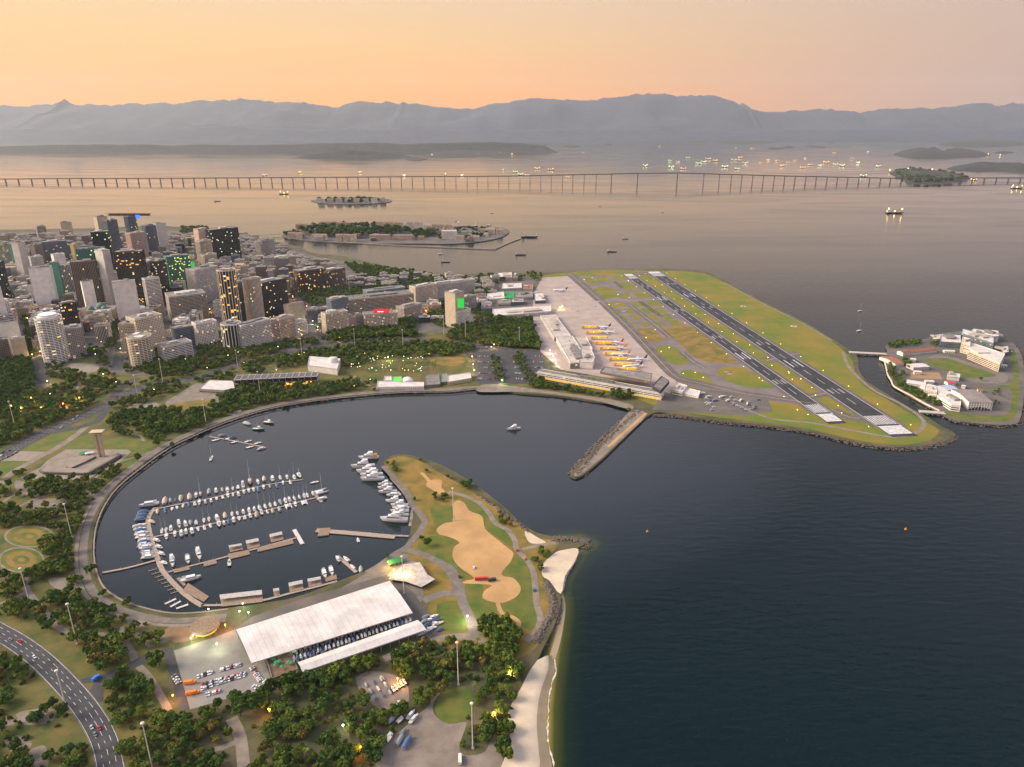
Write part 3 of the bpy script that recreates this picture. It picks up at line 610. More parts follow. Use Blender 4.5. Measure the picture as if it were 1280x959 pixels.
M_rooft = mat('roof_tile', (.30, .11, .06), .9, var=.25, scale=.2, objvar=.15)
M_roofw = mat('roof_white', (.58, .54, .51), .8, var=.12, scale=.08)
M_metal = mat('plain_metal', (.35, .35, .36), .5, metal=.3)
FOOT_ = []
def inset(poly, d):
    n = len(poly); out = []
    for i in range(n):
        p0, p1, p2 = Vector(poly[i-1]), Vector(poly[i]), Vector(poly[(i+1) % n])
        e1 = (p1-p0).normalized(); e2 = (p2-p1).normalized(); n1 = Vector((-e1.y, e1.x)); n2 = Vector((-e2.y, e2.x)); b = (n1+n2); k = b.length_squared
        b = b*(2*d/k) if k > .05 else n1*d
        out.append((p1.x+b.x, p1.y+b.y))
    return out
def facade(b, poly, z0, h, style, bay, fl, core, skip=()):
    """bands and piers standing proud of a glass core; poly is counter-clockwise"""
    n = len(poly); nf = max(1, round(h/fl)); fh = h/nf
    bh = {'grid': .42, 'band': .48, 'fin': .0, 'glass': .14, 'balc': .36, 'blank': 0}[style]*fh
    ins = core
    def ring(za, zb, outer=None):
        P_ = outer or poly
        for i in range(n):
            j = (i+1) % n; a, c, d, e = P_[i], P_[j], ins[j], ins[i]
            b.quad((*a, za), (*c, za), (*c, zb), (*a, zb)); b.quad((*a, zb), (*c, zb), (*d, zb), (*e, zb)); b.quad((*e, za), (*d, za), (*c, za), (*a, za))
    out = inset(poly, -.9) if style == 'balc' else None
    if bh > 0:
        for f in range(nf): ring(z0+f*fh, z0+f*fh+bh, out if f else None)
    else: ring(z0, z0+fh*.5)
    ring(z0+h-fh*.35, z0+h)
    for i in range(n):
        j = (i+1) % n; a, c = Vector(poly[i]), Vector(poly[j]); L_ = (c-a).length; ia, ic = Vector(ins[i]), Vector(ins[j]); d = (c-a)/L_
        if i in skip or style == 'blank':
            b.quad((*a, z0), (*c, z0), (*c, z0+h), (*a, z0+h)); continue
        nb = max(1, round(L_/bay)); pw = {'grid': .17, 'band': .06, 'fin': .20, 'glass': .05, 'balc': .14}[style]*L_/nb
        if style == 'band': nb = max(1, nb//4)
        if n > 8: nb = 1
        nrm = Vector((d.y, -d.x)); dep = .35 if style == 'fin' else 0
        for k in range(nb+1):
            t = k/nb; p = a+(c-a)*t; q = ia+(ic-ia)*t; s = max(-L_*t, -pw); e = min(L_*(1-t), pw)
            o = nrm*(dep-.02)
            A, B_ = p+d*s+o, p+d*e+o; b.quad((*A, z0), (*B_, z0), (*B_, z0+h), (*A, z0+h))
            qa, qb = q+d*s, q+d*e; b.quad((*qa, z0), (*A, z0), (*A, z0+h), (*qa, z0+h)); b.quad((*B_, z0), (*qb, z0), (*qb, z0+h), (*B_, z0+h))
    return fh
def glass_core(poly, z0, h, bay, fh, name, m, parent):
    n = len(poly); b = MB(); uv = []; u0 = 0
    for i in range(n):
        j = (i+1) % n; L_ = math.dist(poly[i], poly[j]); u1 = u0+max(1, round(L_/bay)) if n <= 8 else u0+1
        b.quad((*poly[i], z0), (*poly[j], z0), (*poly[j], z0+h), (*poly[i], z0+h)); uv += [(u0, 0), (u1, 0), (u1, h/fh), (u0, h/fh)]; u0 = u1+3
    me = b.mesh(name, m); l = me.uv_layers.new(name='UVMap'); l.data.foreach_set('uv', [c for p in uv for c in p]); o = link(name, me, parent); return o
def tower(name, poly, h, style='grid', wall='white', glass='dim', label='', group=None, bay=3.4, fl=3.4, z0=LZ, skip=(), roof=None, plant=True, setback=None, cat='building', rr=rng, parapet=1.1):
    """poly: world footprint, counter-clockwise. parts: windows, facade, roof, rooftop plant"""
    cx = sum(p[0] for p in poly)/len(poly); cy = sum(p[1] for p in poly)/len(poly)
    root = empty(name, (cx, cy, z0-.2), 0, label, cat, group)
    FOOT_.append((cx, cy, max(math.dist((cx, cy), p) for p in poly), list(poly)+[poly[0]]))
    pl = [(p[0]-cx, p[1]-cy) for p in poly]
    if sum(pl[i][0]*pl[(i+1) % len(pl)][1]-pl[(i+1) % len(pl)][0]*pl[i][1] for i in range(len(pl))) < 0: pl = pl[::-1]
    core = inset(pl, .55)
    if style != 'blank':
        nf = max(1, round(h/fl)); glass_core(core, 0, h-.2, bay, h/nf, 'windows', GL[glass], root)['kind'] = 'stuff'
    b = MB(); facade(b, pl, 0, h, style, bay, fl, core, skip); b.build('facade', W[wall] if isinstance(wall, str) else wall, root)
    b = MB(); inn = inset(pl, .4); n = len(pl)
    b.poly([(*p, h+.02) for p in inn], 0)
    for i in range(n):
        j = (i+1) % n; o1, o2, i1, i2 = pl[i], pl[j], inn[i], inn[j]; zt = h+parapet
        b.quad((*o1, h), (*o2, h), (*o2, zt), (*o1, zt), 1); b.quad((*o1, zt), (*o2, zt), (*i2, zt), (*i1, zt), 1); b.quad((*i2, h), (*i1, h), (*i1, zt), (*i2, zt), 1)
    rf = b.build('roof', [roof or M_roofg, W[wall] if isinstance(wall, str) else wall], root)
    if plant:
        xs = [p[0] for p in pl]; ys = [p[1] for p in pl]; ex, ey = Vector(pl[1])-Vector(pl[0]), Vector(pl[-1])-Vector(pl[0])
        b = MB(); wv = ex.length if n <= 8 else max(xs)-min(xs); dv = ey.length if n <= 8 else wv; a = math.atan2(ex.y, ex.x) if n <= 8 else 0
        M_ = Matrix.Rotation(a, 4, 'Z')
        for k in range(rr.choice((1, 2, 2, 3))):
            w2, d2, h2 = wv*rr.uniform(.08, .22), dv*rr.uniform(.1, .22), rr.uniform(1.8, 5); ox, oy = wv*rr.uniform(-.2, .2), dv*rr.uniform(-.2, .2); b.box(ox-w2, ox+w2, oy-d2, oy+d2, h, h+h2+k*.07, M=M_)
        for k in range(rr.randint(2, 6)):
            ox, oy, s_ = wv*rr.uniform(-.4, .4), dv*rr.uniform(-.4, .4), rr.uniform(.5, 1.3); b.box(ox-s_, ox+s_, oy-s_, oy+s_, h+.03, h+rr.uniform(.8, 2), M=M_)
        b.build('rooftop_plant', rr.choice([M_roofg, W['lgrey'], W['stone']]), rf)['kind'] = 'stuff'
    return root
def foot(xl, yl, xr, yr, depth, z=LZ, shear=0.0):
    """rectangle from its visible front base line (pixels) and a depth in metres"""
    A, B_ = Vector(G(xl, yl, z)), Vector(G(xr, yr, z)); d = (B_-A).normalized(); n = Vector((-d.y, d.x)); s = d*shear
    return [tuple(A), tuple(B_), tuple(B_+n*depth+s), tuple(A+n*depth+s)]
HAND = []
def BP(name, xl, yl, xr, yr, depth, ytop, style, wall, glass, label, group=None, **kw):
    p = foot(xl, yl, xr, yr, depth); xm, ym = (p[0][0]+p[1][0])/2, (p[0][1]+p[1][1])/2
    h = max(4, hz((xl+xr)/2, ytop, ym)-LZ); HAND.append(p)
    return tower(name, p, h, style, wall, glass, label, group, **kw)
def BR(name, xc, yb, rad, ytop, style, wall, glass, label, n=20, ry=1.0, **kw):
    c = G(xc, yb, LZ); cy = c[1]+rad*ry; h = hz(xc, ytop, c[1])-LZ; p = [(c[0]+rad*math.cos(2*math.pi*i/n), cy+rad*ry*math.sin(2*math.pi*i/n)) for i in range(n)]; HAND.append(p)
    return tower(name, p, h, style, wall, glass, label, None, **kw)
OT, AB, OB = 'office_tower', 'apartment_block', 'office_block'
T = [  # front base line in pixels, depth, roof row, facade, wall, windows, label
 (OT,-14,388,14,386,34,329,'glass','dark','black','dark glass slab tower beside the white stepped tower'), (OT,-14,442,20,436,30,361,'blank','white','dim','tall blank white tower rising behind stepped white blocks'),
 (AB,8,434,24,431,20,377,'grid','white','dim','slim white block between the blank tower and the round tower'), (AB,5,441,27,438,20,393,'band','lgrey','dim','pale grey banded block stepping down in front of slim white block'),
 (AB,-6,446,31,441,22,404,'blank','white','dim','broad low white blank-walled block next to the dark wood'), (AB,19,450,37,447,18,424,'blank','beige','dim','small beige windowless block beside the dark wood'), (AB,-12,456,16,452,20,426,'grid','brown','dim','brown gridded block at the edge of the dark wood'),
 (OB,82,450,110,446,34,411,'grid','grey','some','squat grey gridded block beside the round white tower'), (OT,85,428,105,425,22,379,'glass','dark','lit','narrow black tower with amber windows behind grey gridded block'),
 (OT,150,408,177,406,18,352,'blank','white','dim','tall blank white slab beside the tree-lined avenue'), (OT,156,394,190,392,34,315,'glass','dark','lit','black tower with rows of glowing amber windows behind white slab'),
 (OB,177,446,210,438,40,396,'grid','cream','some','tall cream gridded block behind the curved corner block'), (AB,155,446,178,445,26,405,'grid','beige','some','beige corner block with pale penthouse on the avenue'),
 (OB,207,456,243,448,30,430,'band','white','dim','white block with stacked horizontal balconies facing the park'), (OB,216,404,262,398,60,369,'band','stone','dim','broad stone office block with stacked setback bands'), (OB,222,436,248,431,26,409,'band','bluegrey','dim','dark banded block with pale end strip near the park'),
 (AB,249,434,275,429,26,403,'grid','white','some','white speckled apartment block left of the scalloped tower'), (OT,297,405,315,401,24,353,'glass','bluegrey','blue','blue-grey glass tower beside the finned tower'),
 (OT,316,408,332,404,20,348,'fin','cream','dim','narrow cream concrete slab attached to the black glass tower'), (OT,332,404,363,396,34,351,'glass','dark','some','black glass tower with scattered lamps behind apartment row'),
 (AB,305,437,341,427,24,403,'balc','white','some','long white balconied apartment row along the park edge'), (AB,341,427,351,424.5,24,402,'balc','pink','some','narrow pink balconied block between white apartment rows'), (AB,351,425,371,419,24,397,'balc','cream','some','cream balconied apartment block beside the pink block'), (AB,371,421,385,417,22,402,'balc','white','some','short white balconied block at the end of the park row'),
 (OB,363,409,382,404,18,380,'blank','beige','dim','plain beige windowless block beside the traffic avenue'), (OB,338,349,372,345,46,322,'grid','beige','some','large beige gridded block near the harbour'), (OT,328,322,345,318,26,300,'fin','lgrey','dim','pale ribbed tower standing by the harbour bridge'),
 (OB,376,366,409,361,40,337,'glass','brown','lit','brown glazed block glowing amber among trees'), (OB,409,362,433,357,36,337,'fin','brown','some','dark ribbed block beside the amber glazed block'),
 (OT,110,390,143,388,30,311,'glass','teal','teal','wide teal glass tower in the middle of downtown'), (OT,143,392,152,390,34,313,'blank','lgrey','dim','thin pale grey slab against the teal glass tower'), (OT,101,394,132,391,28,327,'fin','brown','dim','brown ribbed tower in front of the teal glass tower'), (OB,111,398,125,396,16,352,'blank','white','dim','short blank white block at the foot of the brown ribbed tower'),
 (OB,48,392,74,390,28,335,'blank','white','dim','wide blank white tower in the left part of downtown'), (OT,73,384,84,383,22,329,'blank','teal','dim','dark green blank tower beside the wide white tower'), (OT,85,382,103,380,26,331,'fin','lgrey','some','grey finned tower between green blank tower and brown tower'),
 (OB,76,362,90,360,24,318,'blank','white','dim','white blank block behind the dark green tower'), (OB,47,362,62,360,22,321,'grid','lgrey','dim','light grey gridded block behind the wide white tower'), (OT,35,360,44,358,26,303,'blank','lgrey','dim','slim pale blank tower beside the teal strip tower'), (OT,28,356,34,355,26,305,'glass','teal','teal','thin teal strip tower beside slim pale tower'),
 (OB,6,350,26,348,30,304,'grid','stone','green','greenish gridded office block on the left of downtown'), (OT,-10,346,6,344,30,301,'glass','bluegrey','blue','dark blue glass block beside greenish gridded office'), (OB,60,342,91,339,32,302,'band','bluegrey','dim','wide blue-grey banded block in the rear of downtown'), (OT,51,345,61,343,20,306,'blank','brown','dim','plain brown slab left of the wide blue-grey block'), (OT,99,342,104,341,16,306,'blank','ochre','dim','thin yellow slab among grey blocks'),
 (OT,127,362,149,360,34,290,'glass','dark','black','dark blocky tower below the gantry roof'), (OT,136,350,148,348,22,271,'blank','beige','dim','tall beige tower carrying the left end of the gantry'), (OT,148,352,160,350,26,275,'fin','bluegrey','dim','tall grey ribbed tower beside the beige gantry tower'), (OT,171,335,181,333,20,270,'glass','bluegrey','blue','slender blue-grey tower carrying the right end of the gantry'),
 (OT,190,332,203,330,26,282,'fin','bluegrey','dim','grey-green ribbed tower right of the gantry'), (OT,203,328,215,326,28,279,'blank','lgrey','dim','pale grey tower with flat top beside the grey-green tower'), (OB,171,340,189,337,30,291,'grid','pink','dim','pinkish gridded block below the gantry'),
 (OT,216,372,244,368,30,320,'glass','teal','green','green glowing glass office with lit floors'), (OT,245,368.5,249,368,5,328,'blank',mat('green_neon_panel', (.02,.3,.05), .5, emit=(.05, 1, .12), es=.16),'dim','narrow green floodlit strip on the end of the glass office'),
 (OT,270,340,304,335,36,286,'glass','dark','black','big black glass tower by the harbour'), (OT,255,338,266,336,26,286,'blank','pink','dim','plain pinkish slab beside the big black tower'), (OB,256,345,270,342,22,301,'fin','cream','dim','cream and brown block in front of the big black tower'), (OB,260,352,275,349,20,318,'fin','cream','dim','smaller cream and brown block below its taller twin'),
 (OB,249,380,278,373,36,335,'grid','lgrey','dim','pale grey gridded slab left of the finned tower'), (OT,183,382,205,379,28,328,'grid','grey','some','grey tower behind the white striped block'), (OB,189,396,207,393,22,348,'band','white','dim','white striped tower beside the amber-windowed tower'), (OT,206,382,216,379,26,326,'glass','dark','some','thin dark tower left of the green glass office'),
 (OB,80,302,94,301,30,278,'blank','beige','dim','lone beige cube block standing above the rear skyline'), (OB,50,303,61,302,30,283,'band','grey','dim','grey block with rounded top on the rear skyline'),
 (OB,409,419,437,414,26,391,'grid','cream','some','cream gridded corner block at the traffic avenue'), (OB,417,411,438,407,26,373,'grid','bluegrey','dim','blue and white block with tall windows behind corner block'), (OB,437,414,446,412,22,396,'grid','pink','some','pink gridded block beside cream corner block'), (OB,446,412,456,411,22,394,'band','grey','dim','small dark banded block between pink and cream blocks'), (OB,456,413,498,410,26,392,'grid','cream','some','cream gridded block carrying the red rooftop sign'),
 (OB,436,395,518,386,50,371,'band','beige','dim','very long low beige block behind the park-front row'), (OB,460,380,508,374,36,362,'band','bluegrey','dim','low grey-roofed block behind the long beige block'), (OB,506,404,528,398,30,382,'grid','stone','some','stone block at the right end of the long beige block'), (OB,520,378,547,373,30,357,'grid','cream','dim','cream block left of the low long white block'), (OB,540,374,594,366,26,353,'grid','lgrey','dim','low long pale block with red-edged roof'),
 (OB,557,408,570,411,30,366,'blank','beige','dim','tall beige slab with the green lit panel'), (OB,570,411,589,406,18,388,'grid','white','dim','low white block in front of the green lit panel'), (OB,579,392,596,388,24,371,'grid','grey','dim','grey square block beside the green panel slab'),
]
for r in T: BP(*r)
BR('office_tower', 63, 455, 24, 400, 'grid', 'white', 'some', 'round white gridded tower with lit crown beside the dark wood', bay=3)
BR('crown_ring', 63, 455, 1, 454, 'blank', 'white', 'dim', '') if False else None
BR('apartment_block', 288, 438, 21, 407, 'fin', 'white', 'some', 'white scalloped round apartment block beside the park trees')
BR('office_tower', 288, 412, 21, 339, 'fin', 'cream', 'lit', 'tall rounded tower with pale vertical fins and amber lights')
BR('office_block', 173, 460, 23, 424, 'grid', 'cream', 'some', 'cream curved corner block with rows of small windows')
def extra_roof():
    # lit crown of the round tower
    o = next(o for o in C.objects if o.get('label', '').startswith('round white gridded')); c = o.location; h = max(v.co.z for v in [ch for ch in o.children if ch.name.startswith('facade')][0].data.vertices)
    b = MB(); n = 24
    for r0, z0_, z1_ in ((19, h, h+3), (16, h+3, h+6.5)): b.prism([(r0*math.cos(6.283*i/n), r0*math.sin(6.283*i/n)) for i in range(n)], z0_, z1_)
    cw = b.build('crown', W['white'], o); b = MB(); b.prism([(13*math.cos(6.283*i/n), 13*math.sin(6.283*i/n)) for i in range(n)], h+6.5, h+7.4); b.build('crown_light', mat('crown_glow', (.9, .9, .9), .5, emit=(1, .95, .85), es=.35), cw)
    # gantry across the two towers
    Y = G(148, 348, LZ)[1]; z = hz(160, 268, Y); x0 = (135-640)/F*(Y*CT+(CH-z)*ST); x1 = (188-640)/F*(Y*CT+(CH-z)*ST); g = empty('roof_gantry', ((x0+x1)/2, Y, z-4), 0, 'long dark red lattice gantry spanning the tops of two towers', 'gantry')
    b = MB(); L_ = (x1-x0)/2
    for y in (-4, 4):
        for zz in (0, 5.5): b.box(-L_, L_, y-.6, y+.6, zz, zz+1.1, bottom=True)
        for i in range(14): t = -L_+2*L_*i/14; b.tube((t, y, 0), (t+L_/7, y, 6), .5, n=4)
    b.build('lattice', mat('gantry_red', (.12, .035, .05), .7), g); b = MB(); b.box(-L_+3, L_-3, -4, 4, 2, 4.6, bottom=True); b.build('deck', W['dark'], g); b = MB(); b.box(L_*.32, L_*.52, -5, -4.7, -9, 3); b.build('blue_light_panel', mat('blue_lamp_panel', (.02, .05, .4), .5, emit=(.05, .2, 1), es=.6), g)
extra_roof()
# rooftop signs
def sign(xl, yl, xr, yr, ytop, ybot, m, label, dz=0.0):
    A, B_ = G(xl, yl, LZ), G(xr, yr, LZ); Y = (A[1]+B_[1])/2-.8; z1 = hz(0, ytop, Y); z0 = hz(0, ybot, Y); x0 = (xl-640)/F*(Y*CT+(CH-z1)*ST); x1 = (xr-640)/F*(Y*CT+(CH-z1)*ST)
    r = empty('lit_sign', ((x0+x1)/2, Y, z0), 0, label, 'sign'); b = MB(); b.box(-(x1-x0)/2, (x1-x0)/2, -.25, .25, 0, z1-z0, bottom=True); b.build('panel', m, r)
    b = MB(); b.box(-(x1-x0)/2-.3, (x1-x0)/2+.3, .26, .6, -.3, z1-z0+.3, bottom=True); b.build('back_frame', W['dark'], r)
    return r
s_ = sign(467,412.5,486,411,386,391, mat('red_sign', (.5, .02, .03), .5, emit=(1, .04, .06), es=.25), 'red lit rooftop sign on the cream park-front block')
b = MB(); b.box(-9, -2, -.4, -.27, 1.8, 3.6, bottom=True); b.box(-1, 5, -.4, -.27, 2.0, 3.4, bottom=True); b.build('lettering', mat('white_sign', (.9, .9, .9), .5, emit=(1, 1, 1), es=.5), s_)
sign(570,411,580,409,373,385, mat('green_sign', (.02, .4, .05), .5, emit=(.04, 1, .10), es=.22), 'bright green lit panel on the end of the beige slab')
# filler blocks on the street grid
CITY = [(-120,292),(0,290),(120,288.5),(230,287.5),(300,294),(335,303),(360,314),(372,350),(352,392),(300,416),(250,424),(212,430),(150,424),(112,432),(78,438),(40,440),(-120,452)]
city_g = [G(x, y, LZ) for x, y in CITY]
AVS = [[G(x, y, LZ) for x, y in q] for q in ([(150,470),(148,420),(146,400)], [(262,430),(262,385),(258,370)], [(212,440),(214,400),(210,372)], [(36,460),(33,420),(30,400)], [(112,450),(110,420)])]
def centre(p): return (sum(q[0] for q in p)/len(p), sum(q[1] for q in p)/len(p))
hand_c = [(centre(p), max(math.dist(centre(p), q) for q in p)) for p in HAND]
FILL_LABEL = {'grid': '{} gridded city block {}', 'band': '{} banded city block {}', 'fin': '{} ribbed city block {}', 'glass': '{} glazed city block {}', 'balc': '{} balconied city block {}'}
WN = {'white': 'white', 'cream': 'cream', 'grey': 'dark grey', 'lgrey': 'light grey', 'brown': 'brown', 'beige': 'beige', 'pink': 'pinkish', 'dark': 'black', 'stone': 'stone coloured', 'bluegrey': 'blue-grey'}
far_blocks = []; fill_c = []
import re
LANDM = [((o_.location.x, o_.location.y), re.split(r' (?:beside|in|of|with|behind|between|rising|stepping|next|at|facing|near|left|right|attached|along|standing|among|by|below|carrying|against|on|glowing|above)\b', o_['label'])[0]) for o_ in C.objects if o_.get('category') == 'building' and o_.name.split('.')[0] in ('office_tower', 'office_block', 'apartment_block')]
LOWZ = [[(436,348),(520,346),(610,350),(606,368),(600,372),(540,352),(440,366)], [(386,392),(404,384),(408,402),(392,410)], [(528,380),(556,382),(556,404),(530,402)], [(596,350),(622,350),(612,392),(598,402)], [(300,306),(345,318),(400,328),(430,338),(372,338),(330,330)]]
low_g = [[G(x, y, LZ) for x, y in q] for q in LOWZ]
def fillers():
    rr = random.Random(21); a = R(9); ca, sa = math.cos(a), math.sin(a); n = 0; cands = []
    for i in range(-70, 22):
        for j in range(0, 70):
            u, v = i*34+rr.uniform(-5, 5)+(8 if i % 3 == 0 else 0), 1120+j*32+rr.uniform(-4, 4)
            x, y = u*ca-(v-1600)*sa, u*sa+(v-1600)*ca+1600
            if inside((x, y), city_g) or (any(inside((x, y), q) for q in low_g) and rr.random() < .85): cands.append((x, y))
    for x, y in sorted(cands, key=lambda q: q[1]):
        px, py = P(x, y, LZ)
        w_, d_ = rr.uniform(22, 32), rr.uniform(18, 28); rad = math.hypot(w_, d_)/2
        c_, s2 = math.cos(a), math.sin(a); pc_ = [(x+dx*c_-dy*s2, y+dx*s2+dy*c_) for dx, dy in ((-w_/2-1, -d_/2-1), (w_/2+1, -d_/2-1), (w_/2+1, d_/2+1), (-w_/2-1, d_/2+1), (0, -d_/2), (0, d_/2), (w_/2, 0), (-w_/2, 0), (0, 0))]
        if any(math.dist((x, y), c) < r_+rad and (any(inside(q, hp) for q in pc_) or any(inside(q, pc_[:4]) for q in hp+[c])) for hp, (c, r_) in zip(HAND, hand_c)): continue
        if any(line_dist((x, y), q) < 24 for q in AVS): continue
        far = py < 312
        h = rr.uniform(13, 30) if far else (rr.uniform(22, 52) if py < 380 else rr.uniform(22, 40))
        if not far and py < 372 and rr.random() < .22: h = rr.uniform(52, 78)
        if py < 300: h = rr.uniform(9, 20)
        if px > 385 or (px > 300 and py < 345): h = rr.uniform(9, 20)
        rot = a+rr.choice((0, 0, .04, -.05, .12)); c_, s2 = math.cos(rot), math.sin(rot)
        p = [(x+dx*c_-dy*s2, y+dx*s2+dy*c_) for dx, dy in ((-w_/2, -d_/2), (w_/2, -d_/2), (w_/2, d_/2), (-w_/2, d_/2))]
        style = rr.choice(('grid', 'grid', 'band', 'grid', 'fin', 'balc', 'glass')); wall = rr.choice(('white', 'white', 'cream', 'cream', 'lgrey', 'lgrey', 'beige', 'stone', 'grey', 'pink', 'brown', 'bluegrey', 'beige'))
        if style == 'glass' and rr.random() < .6: wall = 'dark' if rr.random() < .5 else 'bluegrey'
        fill_c.append((x, y))
        if far or n >= 285: far_blocks.append((p, h, wall)); continue
        lm = min((o_ for o_ in LANDM), key=lambda o_: math.dist((x, y), o_[0]))[1]
        zone = 'in the front rows of downtown facing the park' if py > 395 else ('in the middle of downtown' if py > 345 else 'in the rear streets of downtown')
        tower('city_block', p, h, style, wall, rr.choice(('dim', 'dim', 'dim', 'some', 'some', 'lit') if rr.random() < .85 else ('blue',)), FILL_LABEL[style].format(('low ' if h < 27 else 'tall ' if h > 48 else '')+WN[wall], 'near the '+lm), 'mid-rise blocks of the downtown street grid', rr=rr, bay=rr.uniform(3, 4.2), skip=(rr.choice((1, 3)),) if rr.random() < .3 else (), roof=rr.choice((None, None, None, M_roofw, M_rooft if h < 30 else None)))
        n += 1
    b = {}
    walls = sorted(set(w_ for _, _, w_ in far_blocks)); me = MB(); mats = [W[k] for k in walls]+[M_roofg, GL['some']]
    for p, h, w_ in far_blocks:
        me.prism(p, LZ-.2, LZ+h, walls.index(w_), mt=len(walls)); q = inset(p, .5); nf = int(h/3.4)
        for f in range(nf):       # recessed-looking window strips set just proud of the wall
            za, zb = LZ+f*3.4+1.3, LZ+f*3.4+2.7; o = inset(p, -.06)
            for i in range(4): me.quad((*o[i], za), (*o[(i+1) % 4], za), (*o[(i+1) % 4], zb), (*o[i], zb), len(walls)+1)
        x0, y0 = centre(p); me.box(x0-4, x0+4, y0-3, y0+3, LZ+h, LZ+h+3)
    o = me.build('far_city_blocks', mats); o['kind'] = 'stuff'; tag(o, 'dense mass of low roofs at the far edge of downtown', 'buildings')
    l = o.data.uv_layers.new(name='UVMap'); r2 = np.random.default_rng(3); nl = len(o.data.loops); u = np.repeat(r2.integers(0, 900, (len(o.data.polygons)+1, 2)).astype(float)+.5, 4, axis=0)[:nl]; l.data.foreach_set('uv', u.ravel())
    print('fillers', n, 'far', len(far_blocks))
fillers()
# ------------------------------------------------------------------ airport, island, museum, sheds
V7 = zf(590, 340, 7.375); V8 = zf(1095, 405, 6.919); V6 = zf(400, 330, 6.4)
M_warm = mat('warm_lit_interior', (.5, .3, .08), .6, emit=(1, .55, .08), es=.33); M_warm.cycles.emission_sampling = 'NONE'
M_court = mat('sports_court', (.30, .19, .11), .9, var=.1, scale=.2)
M_roofb = mat('terminal_roof', (.36, .31, .275), .85, col2=(.55, .49, .44), scale=.05, detail=8)
M_plank = mat('weathered_plank', (.26, .185, .13), .9, var=.25, scale=.7)
M_slab = mat('pale_concrete', (.45, .40, .35), .85, var=.15, scale=.1)
M_shedroof = mat('white_sheet_roof', (.70, .66, .63), .7, col2=(.52, .48, .45), scale=.045, detail=10)
def lowb(name, pts, h, label, style='grid', wall='white', glass='dim', roof=None, z0=LZ, conv=None, group=None, **kw):
    """low building from its traced ground outline"""
    p = [G(x, y, LZ) for x, y in (conv(pts) if conv else pts)]
    return tower(name, p, h, style, wall, glass, label, group, roof=roof, z0=z0, **kw)
def gable(name, xl, yl, xr, yr, depth, h, rise, label, wall='white', roof=None, glass='dim', group=None, cat='building'):
    """long building with a pitched roof, door and windows"""
    p = foot(xl, yl, xr, yr, depth); cx, cy = centre(p); A, B_ = Vector(p[0]), Vector(p[1]); a = math.atan2((B_-A).y, (B_-A).x); L_ = (B_-A).length/2; D = depth/2
    r = empty(name, (cx, cy, LZ-.1), a, label, cat, group)
    b = MB(); b.box(-L_, L_, -D, D, 0, h); 
    for s in (-1, 1): b.poly([(s*L_, -D, h), (s*L_, D, h), (s*L_, 0, h+rise)][::s])
    b.build('wall', W[wall], r)
    b = MB(); o = .6
    for s in (-1, 1):
        q = [(-L_-o, s*(D+o), h-.15), (L_+o, s*(D+o), h-.15), (L_+o, 0, h+rise+.1), (-L_-o, 0, h+rise+.1)]; b.poly(q[::-s] if s > 0 else q)
        b.poly([(x, y, z+.3) for x, y, z in (q if s < 0 else q[::-1])]); b.quad((-L_-o, s*(D+o), h-.15), (L_+o, s*(D+o), h-.15), (L_+o, s*(D+o), h+.15), (-L_-o, s*(D+o), h+.15))
    b.build('roof', roof or M_rooft, r)
    b = MB(); n = max(2, int(L_*2/4))
    for i in range(n):
        x = -L_+(i+.5)*2*L_/n
        for f in range(max(1, int(h/3.4))): b.box(x-.8, x+.8, -D-.08, -D+.05, f*3.4+1, f*3.4+2.6); b.box(x-.8, x+.8, D-.05, D+.08, f*3.4+1, f*3.4+2.6)
    b.build('windows', GL[glass], r)['kind'] = 'stuff'
    return r
# long white airport office along the shore
def front_building():
    p = foot(672,473,826,501,17); r = tower('airport_office', p, 9.5, 'band', 'white', 'some', 'long white banded airport office with lit ground floor along the shore', z0=LZ+4.2, bay=4, parapet=.8)
    cx, cy = centre(p); loc = [(q[0]-cx, q[1]-cy) for q in p]; q = inset(loc, 2.2); b = MB(); b.prism(q, -4.2, .1); b.build('lit_ground_floor', M_warm, r)
    b = MB(); A, B_ = Vector(loc[0]), Vector(loc[1]); n = 34
    for i in range(n+1): c = A+(B_-A)*(i/n); b.box(c.x-.35, c.x+.35, c.y+.1, c.y+.8, -4.2, .1)
    b.build('arcade_columns', W['white'], r)['kind'] = 'stuff'
    p2 = foot(742,472,826,490,9); tower('roof_pavilion', [G(x, y, LZ+14) for x, y in Z3([(600,590),(850,640),(860,600),(620,565)])], 4, 'band', 'brown', 'dim', 'brown set-back pavilion on top of the long airport office', z0=LZ+14.4, plant=False)
    tower('roof_pavilion', [G(x, y, LZ+14) for x, y in Z3([(860,665),(900,690),(945,640),(905,615)])], 5, 'grid', 'dark', 'dim', 'dark square pavilion on the end of the long airport office', z0=LZ+14.4, plant=False)
front_building()
lowb('terminal_hall', [(630,432),(755,640),(915,628),(765,424)], 9, 'long grey-roofed terminal hall beside the apron', 'band', 'lgrey', 'some', M_roofb, conv=V7, plant=True)
lowb('terminal_hall', [(775,652),(905,895),(985,890),(1000,760),(925,640)], 12, 'white flat-roofed terminal building with lit forecourt', 'glass', 'white', 'some', M_roofb, conv=V7)
lowb('terminal_hall', [(930,640),(1005,757),(1110,745),(1050,630)], 8, 'pale terminal wing next to the jet bridges', 'band', 'white', 'some', M_roofb, conv=V7)
lowb('terminal_hall', [(990,890),(1110,900),(1130,850),(1090,755),(1005,765)], 14, 'tall white terminal end block above the jet bridges', 'blank', 'white', 'dim', M_roofb, conv=V7)
